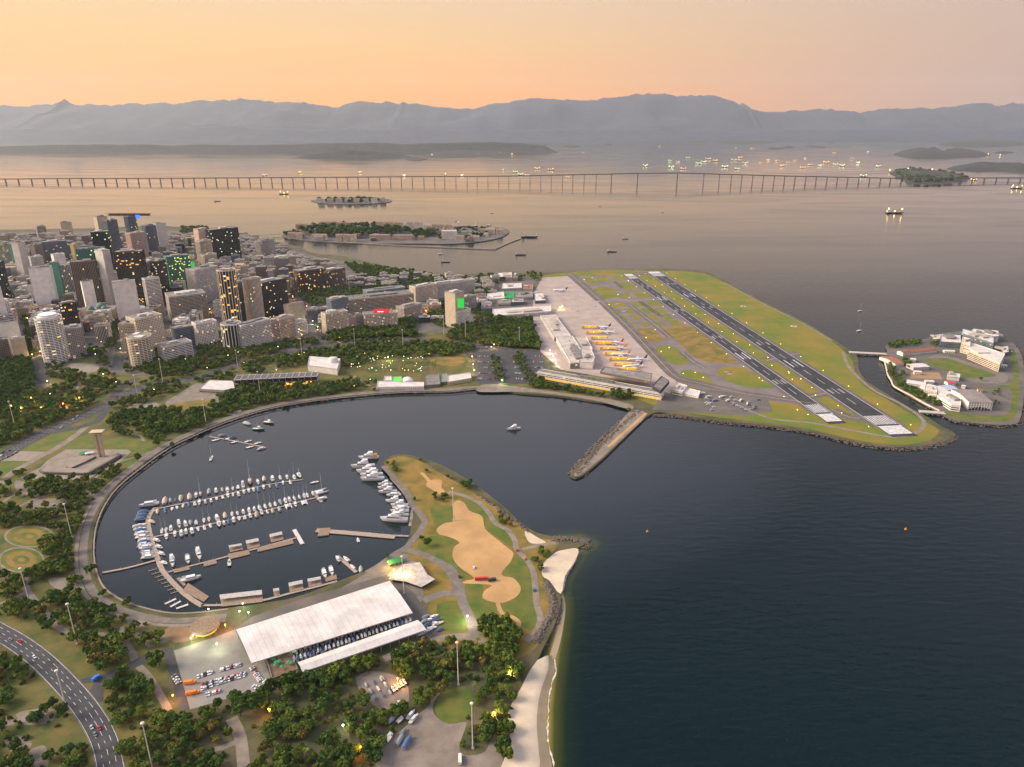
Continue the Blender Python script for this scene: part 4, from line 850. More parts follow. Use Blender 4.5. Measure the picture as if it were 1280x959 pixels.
for pts, h, wl, gl_, lb, rf in [([(200,440),(730,395),(725,340),(190,375)], 9, 'white', 'dim', 'long white two-storey hangar office facing the trees', M_roofw), ([(145,285),(300,275),(290,215),(140,235)], 10, 'white', 'dim', 'white square airport annex with flat roof', M_roofw), ([(395,262),(560,255),(550,205),(400,215)], 8, 'lgrey', 'dim', 'pale grey airport annex beside the green-lit shed', None), ([(580,295),(680,290),(650,215),(575,225)], 8, 'bluegrey', 'blue', 'blue-fronted hangar beside the apron', M_roofw), ([(235,75),(370,75),(365,30),(240,35)], 9, 'cream', 'some', 'cream annex with lamps by the harbour shore', M_roofw), ([(275,175),(460,165),(455,120),(280,125)], 6, 'lgrey', 'dim', 'low pale shed north of the green-lit shed', M_roofw), ([(470,175),(560,175),(555,135),(470,140)], 7, 'cream', 'dim', 'small cream shed beside the far apron', M_rooft), ([(235,320),(355,315),(350,280),(235,285)], 8, 'cream', 'dim', 'cream block behind the long hangar office', None), ([(365,310),(480,305),(470,275),(365,285)], 9, 'bluegrey', 'dim', 'dark blue shed with white roof behind hangar office', M_roofw), ([(100,175),(165,175),(160,130),(100,130)], 9, 'white', 'dim', 'small white house among trees west of the annexes', None), ([(375,85),(420,85),(415,40),(380,40)], 11, 'beige', 'dim', 'slim beige block at the harbour end of the airport', None)]:
    lowb('airport_annex', pts, h, lb, 'band' if h > 7 else 'grid', wl, gl_, rf, conv=V7)
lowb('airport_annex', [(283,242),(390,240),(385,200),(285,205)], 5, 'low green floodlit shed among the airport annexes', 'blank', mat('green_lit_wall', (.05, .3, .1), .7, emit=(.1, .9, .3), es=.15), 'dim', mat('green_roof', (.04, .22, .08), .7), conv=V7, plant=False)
lowb('control_building', Z3([(960,690),(1010,700),(1035,670),(985,655)]), 8, 'small white cube building at the end of the long office', 'band', 'white', 'some', M_roofw)
lowb('control_building', Z3([(1005,695),(1090,712),(1100,690),(1020,670)]), 5, 'low white flat shed beside the service yard', 'grid', 'white', 'dim', M_roofw, plant=False)
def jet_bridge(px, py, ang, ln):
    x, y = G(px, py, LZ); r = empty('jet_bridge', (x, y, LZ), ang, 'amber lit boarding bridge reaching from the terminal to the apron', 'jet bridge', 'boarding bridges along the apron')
    b = MB(); b.box(0, ln, -2.6, 2.6, 4, 7.2, bottom=True); b.build('tunnel', mat('bridge_floodlit_amber', (.62, .36, .05), .6, emit=(1, .45, .02), es=.16), r)  # orange floodlight put into tunnel's amber glow and the ochre of cab, rotunda
    b = MB(); b.box(ln-.5, ln+3.5, -2.3, 2.3, 3.8, 7.1, bottom=True); b.build('cab', W['ochre'], r)
    b = MB(); b.box(ln*.62, ln*.62+1, -1.4, 1.4, 0, 4); b.build('support_leg', M_metal, r); b = MB(); b.box(-5, 0, -4, 4, 0, 7.4); b.build('rotunda', W['ochre'], r)
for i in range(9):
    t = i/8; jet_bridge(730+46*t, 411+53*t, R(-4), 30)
# --- naval school island
ISL = Z4([(690,440),(703,405),(698,378),(760,360),(860,355),(900,338),(980,325),(1060,318),(1135,318),(1182,345),(1228,368),(1262,410),(1276,470),(1280,560),(1270,650),(1258,700),(1230,716),(1130,716),(1040,706),(980,697),(930,670),(880,640),(760,570),(712,512)])
ig = spline([G(x, y) for x, y in ISL], True, 3)
struct(sheet('island_ground', ig, LZ, M_pave, None, -1, M_rock_skirt))
surf('sports_field', V8([(425,315),(520,298),(640,305),(760,345),(920,400),(1040,440),(960,462),(800,468),(700,450),(600,400),(480,355)]), .1, M_lawn, 3)
surf('island_lawn', V8([(950,560),(1090,530),(1160,520),(1190,420),(1160,260),(1200,230),(1240,420),(1235,700),(1200,800),(1120,840),(820,840),(600,790),(620,760),(900,790),(1130,780),(1170,640),(1150,560)]), .05, M_lawn, 3)
surf('island_road', V8([(430,300),(520,275),(640,285),(800,330),(1000,395),(1120,430),(1140,490),(1060,515),(900,510),(770,480),(800,470),(960,464),(1045,440),(760,345),(640,303),(520,297)]), .08, M_prom, 3)
surf('sports_court', V8([(300,470),(300,420),(545,420),(575,480)]), .12, M_court, 0)
rocks('island_boulders', [(ig[30:64], 6, 900)], 0, .8, 1.7, 9)['label'] = 'dark boulders ringing the naval school island'
NI = [([(785,300),(1055,415),(1100,330),(800,225)], 17, 'band', 'cream', 'long cream five-storey barracks beside the sports field'), ([(725,245),(795,265),(800,215),(730,195)], 22, 'grid', 'cream', 'cream stair block at the end of the long barracks'), ([(725,145),(1000,235),(1003,185),(735,105)], 17, 'band', 'bluegrey', 'blue-grey barracks with pale roof edge behind the cream barracks'), ([(550,205),(725,215),(722,145),(550,135)], 13, 'grid', 'bluegrey', 'blue-grey school block with white ground floor'), ([(790,120),(990,150),(1000,110),(830,85)], 12, 'grid', 'bluegrey', 'far blue-grey wing of the island school'), ([(985,165),(1050,160),(1045,115),(985,105)], 14, 'blank', 'lgrey', 'pale stair tower at the far corner of the school'), ([(1085,285),(1145,270),(1135,215),(1075,225)], 7, 'grid', 'bluegrey', 'small flat grey-blue hall near the island seawall'), ([(610,490),(715,500),(720,470),(615,455)], 8, 'blank', 'white', 'small white box hall beside the sports field'), ([(520,670),(640,750),(720,760),(725,700),(640,640),(530,630)], 11, 'band', 'white', 'white curved-front building near the island bridge'), ([(410,610),(520,630),(510,580),(415,570)], 8, 'grid', 'cream', 'cream block among the island trees'), ([(480,165),(560,160),(550,120),(490,130)], 8, 'grid', 'cream', 'cream pavilion at the far quay of the island')]
for pts, h, st_, wl, lb in NI: lowb('school_building', pts, h, lb, st_, wl, 'dim', M_roofw, conv=V8)
gable('gymnasium', *V8([(790,745)])[0], *V8([(995,752)])[0], 62, 15, 2.5, 'large white gymnasium with striped grey roof on the naval island', 'white', roof= mat('striped_roof', (.30, .26, .24), .8, col2=(.17, .145, .13), scale=.03))
gable('island_hall', *V8([(230,280)])[0], *V8([(525,250)])[0], 16, 7, 2.5, 'long white hall with orange tiled roof and arcade', 'white'); gable('island_hall', *V8([(165,370)])[0], *V8([(240,365)])[0], 48, 6, 2.5, 'white house with orange tiled roof beside the island canal', 'white')
gable('island_hall', *V8([(540,620)])[0], *V8([(615,610)])[0], 40, 6, 1.5, 'narrow hall with pale metal roof on the island', 'white', M_roofw); gable('island_hall', *V8([(615,600)])[0], *V8([(710,595)])[0], 24, 6, 1.5, 'hall with light blue metal roof on the island', 'lgrey', mat('blue_metal_roof', (.36, .44, .55), .6)); gable('island_hall', *V8([(620,535)])[0], *V8([(685,535)])[0], 12, 5, 1.5, 'small hall with crimson roof on the island', 'white', mat('crimson_roof', (.45, .06, .10), .7))
gable('island_hall', *V8([(260,535)])[0], *V8([(420,560)])[0], 20, 6, 1.5, 'pale low sheds beside the island tree row', 'lgrey', M_roofw); gable('island_hall', *V8([(320,405)])[0], *V8([(455,400)])[0], 22, 7, 1.5, 'grey banded hall above the sports court', 'lgrey', M_roofw)
w_ = ribbon('seawall', spline([G(x, y, LZ) for x, y in V8([(60,285),(85,370),(100,440),(130,490),(160,545),(300,620),(420,690),(550,755)])], False, 4), 2.2, LZ+1.6, W['cream'], th=2.2); tag(w_, 'cream canal wall along the naval island', 'wall')
def small_bridge(a, b_, wd, label, z=LZ+.6):
    A, B_ = Vector(G(*a, LZ)), Vector(G(*b_, LZ)); d = B_-A; L_ = d.length; r = empty('road_bridge', (A.x, A.y, 0), math.atan2(d.y, d.x), label, 'bridge')
    b = MB(); b.box(-4, L_+4, -wd/2, wd/2, z-1, z, bottom=True); b.build('deck', M_slab, r)
    for s in (-1, 1): b = MB(); b.box(-4, L_+4, s*wd/2-.25, s*wd/2+.25, z, z+1.1); b.build('parapet', W['white'], r)
    for k in range(1, 4): b = MB(); b.box(L_*k/4-.7, L_*k/4+.7, -wd*.4, wd*.4, -2, z-1); b.build('pier', M_slab, r)
small_bridge((1064,441), (1106,443), 9, 'flat white road bridge from the airfield to the naval island'); small_bridge((1152,515), (1178,517), 8, 'short white bridge near the runway end')
small_bridge((312,296), (352,294), 11, 'low arched harbour bridge linking downtown to the dockyard island', 8)
# --- museum: long slab on leaning frames
def museum():
    z1, z2 = LZ+12, LZ+19; A, B_ = Vector(G(*ZC([(655,236)])[0], z1)), Vector(G(*ZC([(1165,213)])[0], z1)); d = B_-A; L_ = d.length; D = 27
    r = empty('museum', (A.x, A.y, LZ), math.atan2(d.y, d.x), 'long low museum with skylight roof on leaning concrete frames', 'museum')
    b = MB(); b.box(0, L_, 0, D, 15.5, 16.3, bottom=True); rs = b.build('roof_slab', M_slab, r)
    n = 13
    for i in range(n):
        x0, x1 = (i+.12)*L_/n, (i+.88)*L_/n; b = MB(); b.box(x0, x1, 2.5, D-2.5, 16.3, 16.55); b.build('skylight', mat('skylight_glass', (.05, .055, .07), .15), rs)
    for i in range(n+1):
        x = i*L_/n; b = MB(); b.box(x-.45, x+.45, -1.5, D+1.5, 16.3, 17.3, bottom=True)
        for y0, y1 in ((3, -1.5), (D-3, D+1.5)): b.loft([[(x-.4, y0-.7, 0), (x+.4, y0-.7, 0), (x+.4, y0+.7, 0), (x-.4, y0+.7, 0)], [(x-.4, y1-.6, 17.2), (x+.4, y1-.6, 17.2), (x+.4, y1+.6, 17.2), (x-.4, y1+.6, 17.2)]])
        b.build('frame', M_slab, r)
    b = MB(); b.box(1, L_-1, 3, D-3, 8, 15.3, bottom=True); b.build('gallery_glazing', GL['some'], r); b = MB(); b.box(0, L_, 1, D-1, 7.2, 8, bottom=True); b.build('gallery_floor', M_slab, r)
    b = MB(); b.box(L_*.58, L_*.86, 4, D-5, 0, 7.2); b.build('lit_hall', M_warm, r)
museum()
lowb('museum_annex', [(440,300),(590,310),(660,295),(650,250),(500,245)], 7, 'flat-roofed museum annex with terraces', 'band', 'stone', 'dim', M_roofw, conv=ZC, plant=False)
def theatre():
    r = lowb('theatre_hall', [(1110,170),(1290,195),(1310,130),(1120,115)], 13, 'white museum theatre with curved roof drum', 'blank', 'white', 'dim', M_roofw, conv=ZC, plant=False)
    b = MB(); n = 20; b.prism([(18+9*math.cos(6.283*i/n), 4+9*math.sin(6.283*i/n)) for i in range(n)], 13, 20); b.build('drum', W['white'], r)
    b = MB(); b.loft([[(18+rr_*math.cos(6.283*i/n), 4+rr_*math.sin(6.283*i/n), z) for i in range(n)] for rr_, z in ((9.4, 20), (8, 21.5), (4, 22.4), (.5, 22.6))]); b.build('dome', M_roofw, r)
theatre()
for pts, h, wl, lb, rf in [([(612,282),(800,280),(800,262),(615,258)], 6, 'white', 'long white shore-side club building by the basin', M_roofw), ([(640,255),(672,255),(670,238),(642,238)], 6, 'white', 'small white box hall on the club terrace', M_roofw), ([(672,258),(712,256),(710,236),(675,238)], 5, 'lgrey', 'club hall with bright green roof', mat('green_roof_glow', (.10, .55, .06), .6, emit=(.1, .6, .05), es=.12)), ([(895,262),(990,245),(985,222),(895,235)], 6, 'cream', 'cream long shed at the end of the shore club', M_roofw), ([(805,272),(865,268),(860,225),(805,230)], 5, 'grey', 'cluttered grey yard building at the shore club', None), ([(866,260),(895,258),(893,222),(868,225)], 5, 'teal', 'teal walled shed at the shore club', None)]:  # green roof given its own faint glow, though it is no lamp
    lowb('club_building', pts, h, lb, 'grid' if h > 5 else 'blank', wl, 'dim', rf, conv=ZB, plant=False)
def vault():
    p = foot(*ZB([(715,262)])[0], *ZB([(762,258)])[0], 22); cx, cy = centre(p); A = Vector(p[1])-Vector(p[0]); L_ = A.length; r = empty('club_vault', (cx, cy, LZ), math.atan2(A.y, A.x), 'pale barrel-vaulted hall at the shore club', 'building'); b = MB()
    b.loft([[(-L_/2*math.cos(math.pi*i/12), y, 9*math.sin(math.pi*i/12)) for i in range(13)] for y in (-11, 11)], closed=True); b.build('vault_roof', M_roofw, r); b = MB(); b.box(-L_/4, L_/4, -11.1, -10.9, 0, 4); b.build('door', W['dark'], r)
vault()
# theatre downtown
r = BP('opera_house', 108,407,146,404,44,388,'grid','beige','some','ornate low beige opera house with green domes by the avenue', plant=False); hh = max(v.co.z for v in r.children[1].data.vertices)
for dx in (-16, 16, 0):
    b = MB(); n = 16; rad = 7 if dx else 11; dy = -12 if dx else 4; b.loft([[(dx+rad*k*math.cos(6.283*i/n), dy+rad*k*math.sin(6.283*i/n), hh+z*rad) for i in range(n)] for k, z in ((1, 0), (1, .4), (.85, .75), (.5, 1.05), (.08, 1.2))]); b.build('dome', mat('copper_dome', (.10, .20, .15), .7), r)
# --- monument
def monument():
    A = G(*Z5([(510,522)])[0], LZ); r = empty('war_monument', (A[0], A[1], LZ), R(8), 'tall twin-pillar stone monument with a flat slab on top', 'monument'); top = hz(0, 540.5, A[1])-LZ
    M_mon = mat('monument_stone', (.52, .40, .28), .8, var=.12, scale=.3)
    for s in (-1, 1): b = MB(); b.loft([[(s*2.4-1.1, -2.6, 0), (s*2.4+1.1, -2.6, 0), (s*2.4+1.1, 2.6, 0), (s*2.4-1.1, 2.6, 0)], [(s*3.2-1.3, -3, top), (s*3.2+1.3, -3, top), (s*3.2+1.3, 3, top), (s*3.2-1.3, 3, top)]]); b.build('pillar', M_mon, r)
    b = MB(); b.loft([[(-6.5, -4, top), (6.5, -4, top), (6.5, 4, top), (-6.5, 4, top)], [(-8.8, -6, top+1.4), (8.8, -6, top+1.4), (8.8, 6, top+1.4), (-8.8, 6, top+1.4)], [(-8.8, -6, top+1.9), (8.8, -6, top+1.9), (8.8, 6, top+1.9), (-8.8, 6, top+1.9)]]); b.build('top_slab', M_mon, r)
    M_dk = mat('dark_stone_slab', (.13, .105, .085), .8, var=.2, scale=.2)
    for pts, h, lb, m_ in [([(195,600),(230,580),(330,590),(430,600),(590,515),(610,522),(440,618),(400,618),(215,612)], 3.2, 'low dark stone podium wall bounding the monument plaza', M_dk), ([(330,580),(400,540),(470,520),(480,530),(420,560),(350,590)], 2.2, 'sunken stair well block on the monument plaza', M_dk)]:
        p = [G(x, y, LZ) for x, y in Z5(pts)]; c = centre(p); o = MB(); o.prism([(q[0]-c[0], q[1]-c[1]) for q in p], 0, h); e = empty('podium', (c[0], c[1], LZ+.05), 0, lb, 'podium'); o.build('stone_wall', m_, e); o = MB(); o.prism([(q[0]-c[0], q[1]-c[1]) for q in [(c[0]+(k[0]-c[0])*.93, c[1]+(k[1]-c[1])*.93) for k in p]], h, h+.4); o.build('coping', M_plaza, e)
    surf('reflecting_pool', Z5([(450,612),(600,512),(635,512),(480,618)]), .14, mat('pool_water', (.05, .05, .06), .08), 0)
    for sx, lb in ((415, 'green'), (450, 'white')):
        p = G(*Z5([(sx, 512)])[0], LZ); e = empty('event_tent', (p[0], p[1], LZ+.1), R(30), f'{lb} event tent on the monument plaza', 'tent'); b = MB(); b.loft([[(-6, -3, 2.6), (6, -3, 2.6), (6, 3, 2.6), (-6, 3, 2.6)], [(-4, -.3, 4.2), (4, -.3, 4.2), (4, .3, 4.2), (-4, .3, 4.2)]]); b.build('canopy', mat('tent_'+lb, (.05, .3, .2) if lb == 'green' else (.7, .7, .7), .7), e)
        for x in (-5.8, 5.8):
            for y in (-2.8, 2.8): b = MB(); b.tube((x, y, 0), (x, y, 2.6), .08, n=5); b.build('pole', M_metal, e)
monument()
# --- boat sheds beside the marina
def shed(cor, z, label, drop=.0, wall_sides=()):
    p = [G(x, y, z) for x, y in cor]; c = centre(p); A = Vector(p[1])-Vector(p[0]); a = math.atan2(A.y, A.x); r = empty('boat_shed', (c[0], c[1], LZ), a, label, 'shed'); pe = inset(p if sum(p[i][0]*p[(i+1) % 4][1]-p[(i+1) % 4][0]*p[i][1] for i in range(4)) > 0 else p[::-1], -5); EXC_P.append((pe, min(k[0] for k in pe), max(k[0] for k in pe), min(k[1] for k in pe), max(k[1] for k in pe))); ca, sa = math.cos(-a), math.sin(-a)
    q = [((x-c[0])*ca-(y-c[1])*sa, (x-c[0])*sa+(y-c[1])*ca) for x, y in p]; L_ = (q[1][0]-q[0][0]); n = 26; zz = z-LZ
    def at(u, v): # u along, v across
        x = (q[0][0]*(1-u)+q[1][0]*u)*(1-v)+(q[3][0]*(1-u)+q[2][0]*u)*v; y = (q[0][1]*(1-u)+q[1][1]*u)*(1-v)+(q[3][1]*(1-u)+q[2][1]*u)*v; return x, y
    ridge = lambda v: 1.6*(1-abs(2*v-1))
    for k in range(n):
        b = MB()
        for v0, v1 in ((0, .5), (.5, 1)):
            P4 = [(*at((k+.012)/n, v0), zz+ridge(v0)), (*at((k+.012)/n, v1), zz+ridge(v1)), (*at((k+.988)/n, v1), zz+ridge(v1)), (*at((k+.988)/n, v0), zz+ridge(v0))]
            b.poly(P4); b.poly([(x, y, h-.25) for x, y, h in P4[::-1]])
        for u in ((k+.012)/n, (k+.988)/n): b.poly([(*at(u, 0), zz), (*at(u, .5), zz+1.6), (*at(u, 1), zz), (*at(u, 1), zz-.25), (*at(u, .5), zz+1.35), (*at(u, 0), zz-.25)])
        b.build('roof_panel', M_shedroof, r)
    b = MB()
    for v in (0.004, .996):
        for e_ in (0, 1): x, y = at(e_, v)
        b.loft([[(*at(u, v), zz-.26), (*at(u, v+.008*(1 if v < .5 else -1)), zz-.26), (*at(u, v+.008*(1 if v < .5 else -1)), zz-1.1), (*at(u, v), zz-1.1)] for u in (0, 1)])
    b.build('eaves_beam', W['lgrey'], r)
    for k in range(0, 14):
        for v in (.02, .98):
            x, y = at(k/13*.99+.005, v); b = MB(); b.box(x-.25, x+.25, y-.25, y+.25, 0, zz-1.05); b.build('column', M_metal, r)
    for v in wall_sides:
        (x0, y0), (x1, y1) = at(0.01, v), at(.99, v); b = MB(); b.loft([[(x0, y0-.15, 0), (x0, y0+.15, 0), (x0, y0+.15, zz-1.2), (x0, y0-.15, zz-1.2)], [(x1, y1-.15, 0), (x1, y1+.15, 0), (x1, y1+.15, zz-1.2), (x1, y1-.15, zz-1.2)]]); b.build('side_wall', W['lgrey'], r)
    return r
shed([(295,787),(487,726),(516,766),(314,829)], LZ+10, 'huge white-roofed boat shed beside the marina', wall_sides=(.03,))
shed([(372,828),(522,775),(533,787),(378,840)], LZ+8, 'long narrow white-roofed boat shed beside the park trees')
def round_kiosk():
    p = G(257, 787, LZ); r = empty('round_pavilion', (p[0], p[1], LZ), 0, 'round flat-roofed pavilion glowing orange at its base', 'pavilion'); n = 28; c = lambda rad: [(rad*math.cos(6.283*i/n), rad*math.sin(6.283*i/n)) for i in range(n)]
    b = MB(); b.prism(c(10.5), 0, 4); b.build('lit_wall', M_warm, r); b = MB(); b.prism(c(13.5), 4, 4.8); b.prism(c(12.7), 4.8, 5.1); b.build('roof', mat('thatch_roof', (.24, .17, .11), .95, var=.3, scale=.5), r)
    for i in range(14): t = 6.283*i/14; b = MB(); b.tube((12.6*math.cos(t), 12.6*math.sin(t), 0), (12.6*math.cos(t), 12.6*math.sin(t), 4), .25, n=6); b.build('column', W['beige'], r)
round_kiosk()
def restaurant():
    pts = Z8([(375,655),(440,590),(515,580),(548,635),(582,655),(522,690),(450,665)]); p = [G(x, y, LZ+4) for x, y in pts]; c = centre(p); r = empty('marina_restaurant', (c[0], c[1], LZ), 0, 'white canopied marina restaurant with open terrace', 'restaurant'); q = [(x-c[0], y-c[1]) for x, y in p]
    b = MB(); b.prism(q, 4, 4.4); b.build('canopy', mat('stained_canopy', (.55, .50, .45), .8, col2=(.35, .30, .26), scale=.2), r); q2 = [(x*.85, y*.85) for x, y in q]; b = MB(); b.prism(q2, 0, 4); b.build('glazed_hall', GL['lit'], r)
    l = b.mesh; 
    for x, y in q: b = MB(); b.tube((x*.95, y*.95, 0), (x*.95, y*.95, 4), .15, n=6); b.build('post', M_metal, r)
    a, b2 = G(*Z8([(385,595)])[0], LZ), G(*Z8([(440,565)])[0], LZ); gable('terrace_hall', *Z8([(382,600)])[0], *Z8([(440,585)])[0], 9, 3.4, 2.2, 'terrace hall with vivid green roof beside the marina restaurant', 'brown', mat('vivid_green_roof', (.03, .22, .06), .7))
restaurant()
def terrace():
    pts = Z9([(545,480),(650,455),(690,520),(575,585)]); r = lowb('terrace_building', [(545,482),(575,588),(690,545),(655,470)], 5, 'brown terrace building with green umbrellas between the sheds', 'grid', 'brown', 'some', mat('terrace_deck', (.16, .10, .06), .9, var=.3, scale=.3), conv=Z9, plant=False); rr = random.Random(3)
    for k in range(7):
        x, y = rr.uniform(-9, 9), rr.uniform(-6, 6); b = MB(); n = 8; b.loft([[(x+2*math.cos(6.283*i/n), y+2*math.sin(6.283*i/n), 7.3) for i in range(n)], [(x+.1*math.cos(6.283*i/n), y+.1*math.sin(6.283*i/n), 8.1) for i in range(n)]]); b.tube((x, y, 5), (x, y, 7.4), .06, n=4); b.build('umbrella', mat('green_canvas', (.02, .22, .09), .8), r)
terrace()
gy = next(o for o in C.objects if o.name.startswith('gymnasium')); wl_ = [c for c in gy.children if c.name.startswith('wall')][0]; yy = min(v.co.y for v in wl_.data.vertices)
for k in range(7): b = MB(); x = -15+k*5; h_ = 7.5-abs(k-3)*1.2; b.poly([(x-2, yy-.12, .1), (x+2, yy-.12, .1), (x+2, yy-.12, h_-1.5), (x, yy-.12, h_), (x-2, yy-.12, h_-1.5)]); b.build('arched_door', W['dark'], gy)
for i, (x, y, wx, d_, h_, wl, rf) in enumerate([(330,440,60,9,6,'cream',M_roofw),(430,520,70,10,5,'lgrey',M_roofw),(560,560,40,8,4,'white',M_rooft),(740,560,30,8,5,'lgrey',M_roofw),(640,700,50,10,8,'cream',None),(460,640,60,8,5,'white',M_roofw),(880,590,40,8,4,'cream',M_rooft),(300,330,40,10,6,'lgrey',M_roofw),(590,250,90,9,4,'white',M_roofw),(1080,380,50,10,5,'lgrey',M_roofw)]):
    (a0, b0), (a1, b1) = V8([(x, y), (x+wx, y+4)]); gable('island_shed', a0, b0, a1, b1, d_, h_, 1.2, ('small ', 'narrow ', 'squat ')[i % 3]+WN[wl]+' shed with '+{id(M_roofw): 'pale', id(M_rooft): 'tiled', id(None): 'red tiled'}[id(rf)]+' roof on the naval island', wl, rf, group='small sheds of the naval island')
# ------------------------------------------------------------------ marina: pontoons and boats
M_pont = mat('pontoon_deck', (.34, .27, .215), .9, var=.2, scale=.5)
M_float = mat('pontoon_float', (.16, .15, .14), .9)
M_hull = mat('white_gelcoat', (.74, .74, .74), .35, objvar=.12); M_bdeck = mat('boat_deck', (.62, .58, .52), .6, objvar=.15); M_bglass = mat('boat_glass', (.02, .025, .03), .1)
M_wood = mat('varnished_wood', (.20, .10, .05), .5, objvar=.2); M_canv = {'blue': mat('blue_canvas', (.06, .12, .24), .8, objvar=.2), 'beige': mat('beige_canvas', (.42, .34, .25), .8, objvar=.2), 'grey': mat('grey_canvas', (.28, .30, .32), .8, objvar=.2)}
M_mast = mat('mast_alloy', (.60, .58, .54), .4, metal=.4); M_green = mat('green_hull', (.02, .22, .13), .5); M_navy = mat('navy_hull', (.02, .05, .12), .4); M_orange = mat('orange_hull', (.65, .20, .03), .5); M_redp = mat('red_paint', (.5, .03, .03), .4)
def pontoon(px, wd, label, z=.75, m=None, name='pontoon', k=4, conv=None, fingers=0, flen=7):
    c = spline([G(x, y) for x, y in (conv(px) if conv else px)], False, k); o = empty(name, (c[0][0], c[0][1], 0), 0, label, 'pontoon'); ox, oy = c[0]; q = [(x-ox, y-oy) for x, y in c]
    ribbon('deck', q, wd, z, m or M_pont, o, th=.35); ribbon('float', q, wd-.5, z-.36, M_float, o, th=.7)
    seg = [math.dist(q[i], q[i+1]) for i in range(len(q)-1)]; tot = sum(seg); n = max(2, int(tot/14))
    for j in range(n+1):
        t = tot*j/n; i = 0
        while i < len(seg)-1 and t > seg[i]: t -= seg[i]; i += 1
        f = min(1, t/seg[i]); x = q[i][0]+(q[i+1][0]-q[i][0])*f; y = q[i][1]+(q[i+1][1]-q[i][1])*f; dx, dy = (q[i+1][0]-q[i][0])/seg[i], (q[i+1][1]-q[i][1])/seg[i]
        b = MB(); b.tube((x-dy*(wd/2+.2), y+dx*(wd/2+.2), -1.5), (x-dy*(wd/2+.2), y+dx*(wd/2+.2), 2.6), .18, n=6); b.build('mooring_post', M_metal, o)
    return o
PA = [(372,388),(440,375),(500,362),(640,337),(820,292),(960,262),(1112,240)]; PB = [(368,527),(480,503),(600,476),(800,428),(980,382),(1180,330)]
PMAIN = [(378,380),(350,415),(340,450),(345,490),(362,560),(383,620),(410,690),(450,740),(510,800),(560,840),(612,872)]
pontoon(PMAIN, 5.2, 'wide curved main pontoon that the berths branch from', conv=Z7, k=5); pontoon(PA, 2.4, 'far straight pontoon lined with boats on both sides', conv=Z7); pontoon(PB, 2.4, 'middle straight pontoon lined with boats on both sides', conv=Z7)
pontoon([(1168,300),(1185,328),(1208,352)], 4, 'short cross pontoon closing the middle row', conv=Z7); pontoon([(438,703),(540,675),(600,660),(700,634),(800,607),(900,580),(1085,530)], 2.6, 'near pontoon carrying planked lounge decks', conv=Z7); pontoon([(1070,490),(1090,524),(1112,562)], 4.5, 'white cross pontoon ending the planked near pontoon', conv=Z7, m=M_roofw)
pontoon([(112,707),(240,682),(378,645)], 3, 'straight gangway from the basin wall to the main pontoon', conv=Z7, z=1.1); pontoon([(605,868),(720,866),(900,846),(1060,806),(1180,776),(1285,748)], 3, 'quay-side pontoon below the huge boat shed', conv=Z7)
pontoon([(55,440),(240,455),(405,470)], 8, 'broad planked pier facing the moored yachts', conv=Z8, z=1.2); pontoon([(400,463),(465,466)], 3, 'narrow link from the broad pier to the peninsula', conv=Z8, z=1.15); pontoon([(148,553),(190,588),(232,625)], 4, 'short stubby pier beside the quay', conv=Z8)
pontoon([(385,205),(440,268),(476,330),(478,375),(470,420)], 3.2, 'curved pontoon that the big yachts back onto', conv=Z8); pontoon([(500,572),(660,600),(850,640)], 2.6, 'small pontoon with dinghies off the museum shore', conv=ZC)
for i in range(8):
    t = i/7; x, y = 345+110*t, 690+112*t; pontoon([(x, y+8), (x+38, y-4)], 1, 'thin empty finger berth on the main pontoon', conv=Z7)['group'] = 'finger berths of the main pontoon'
for x0, y0, x1, y1 in [(425,862,480,836),(452,876,504,848),(482,885,541,864)]: pontoon([(x0, y0), (x1, y1)], 2.6, 'loose white float beside the main pontoon', conv=Z7, m=M_roofw)['group'] = 'loose white floats'
def deck(quad, label, conv=Z7, planks=12, z=1.0, m=None, pergola=False, group=None):
    p = [Vector(G(x, y)) for x, y in conv(quad)]; c = (p[0]+p[1]+p[2]+p[3])/4; r = empty('lounge_deck', (c.x, c.y, 0), 0, label, 'deck', group)
    q = [v-c for v in p]
    def at(u, v): a = q[0]*(1-u)+q[1]*u; b = q[3]*(1-u)+q[2]*u; w_ = a*(1-v)+b*v; return (w_.x, w_.y)
    b = MB(); b.prism([at(.01, .01), at(.99, .01), at(.99, .99), at(.01, .99)], -.3, z-.12); b.build('float', M_float, r)
    for k in range(planks): b = MB(); u0, u1 = (k+.03)/planks, (k+.97)/planks; b.prism([at(u0, 0), at(u1, 0), at(u1, 1), at(u0, 1)], z-.12, z+.02*(k % 2)); b.build('plank', m or M_plank, r)
    if pergola:
        for k in range(planks+1):
            u = k/planks; b = MB(); a, d = at(u, .5), at(u, 1.05)
            b.tube((*a, z), (*a, z+2.8), .1, n=4); b.tube((*d, z), (*d, z+2.8), .1, n=4); b.tube((*a, z+2.8), (*d, z+2.8), .12, n=4); b.build('pergola_frame', M_mast, r)
        b = MB(); b.poly([(*at(0, .52), z+2.92), (*at(1, .52), z+2.92), (*at(1, 1.02), z+2.92), (*at(0, 1.02), z+2.92)]); b.poly([(*at(0, 1.02), z+2.88), (*at(1, 1.02), z+2.88), (*at(1, .52), z+2.88), (*at(0, .52), z+2.88)]); b.build('pergola_cover', mat('pergola_cloth', (.42, .39, .37), .8, var=.15, scale=.3), r)
    return r
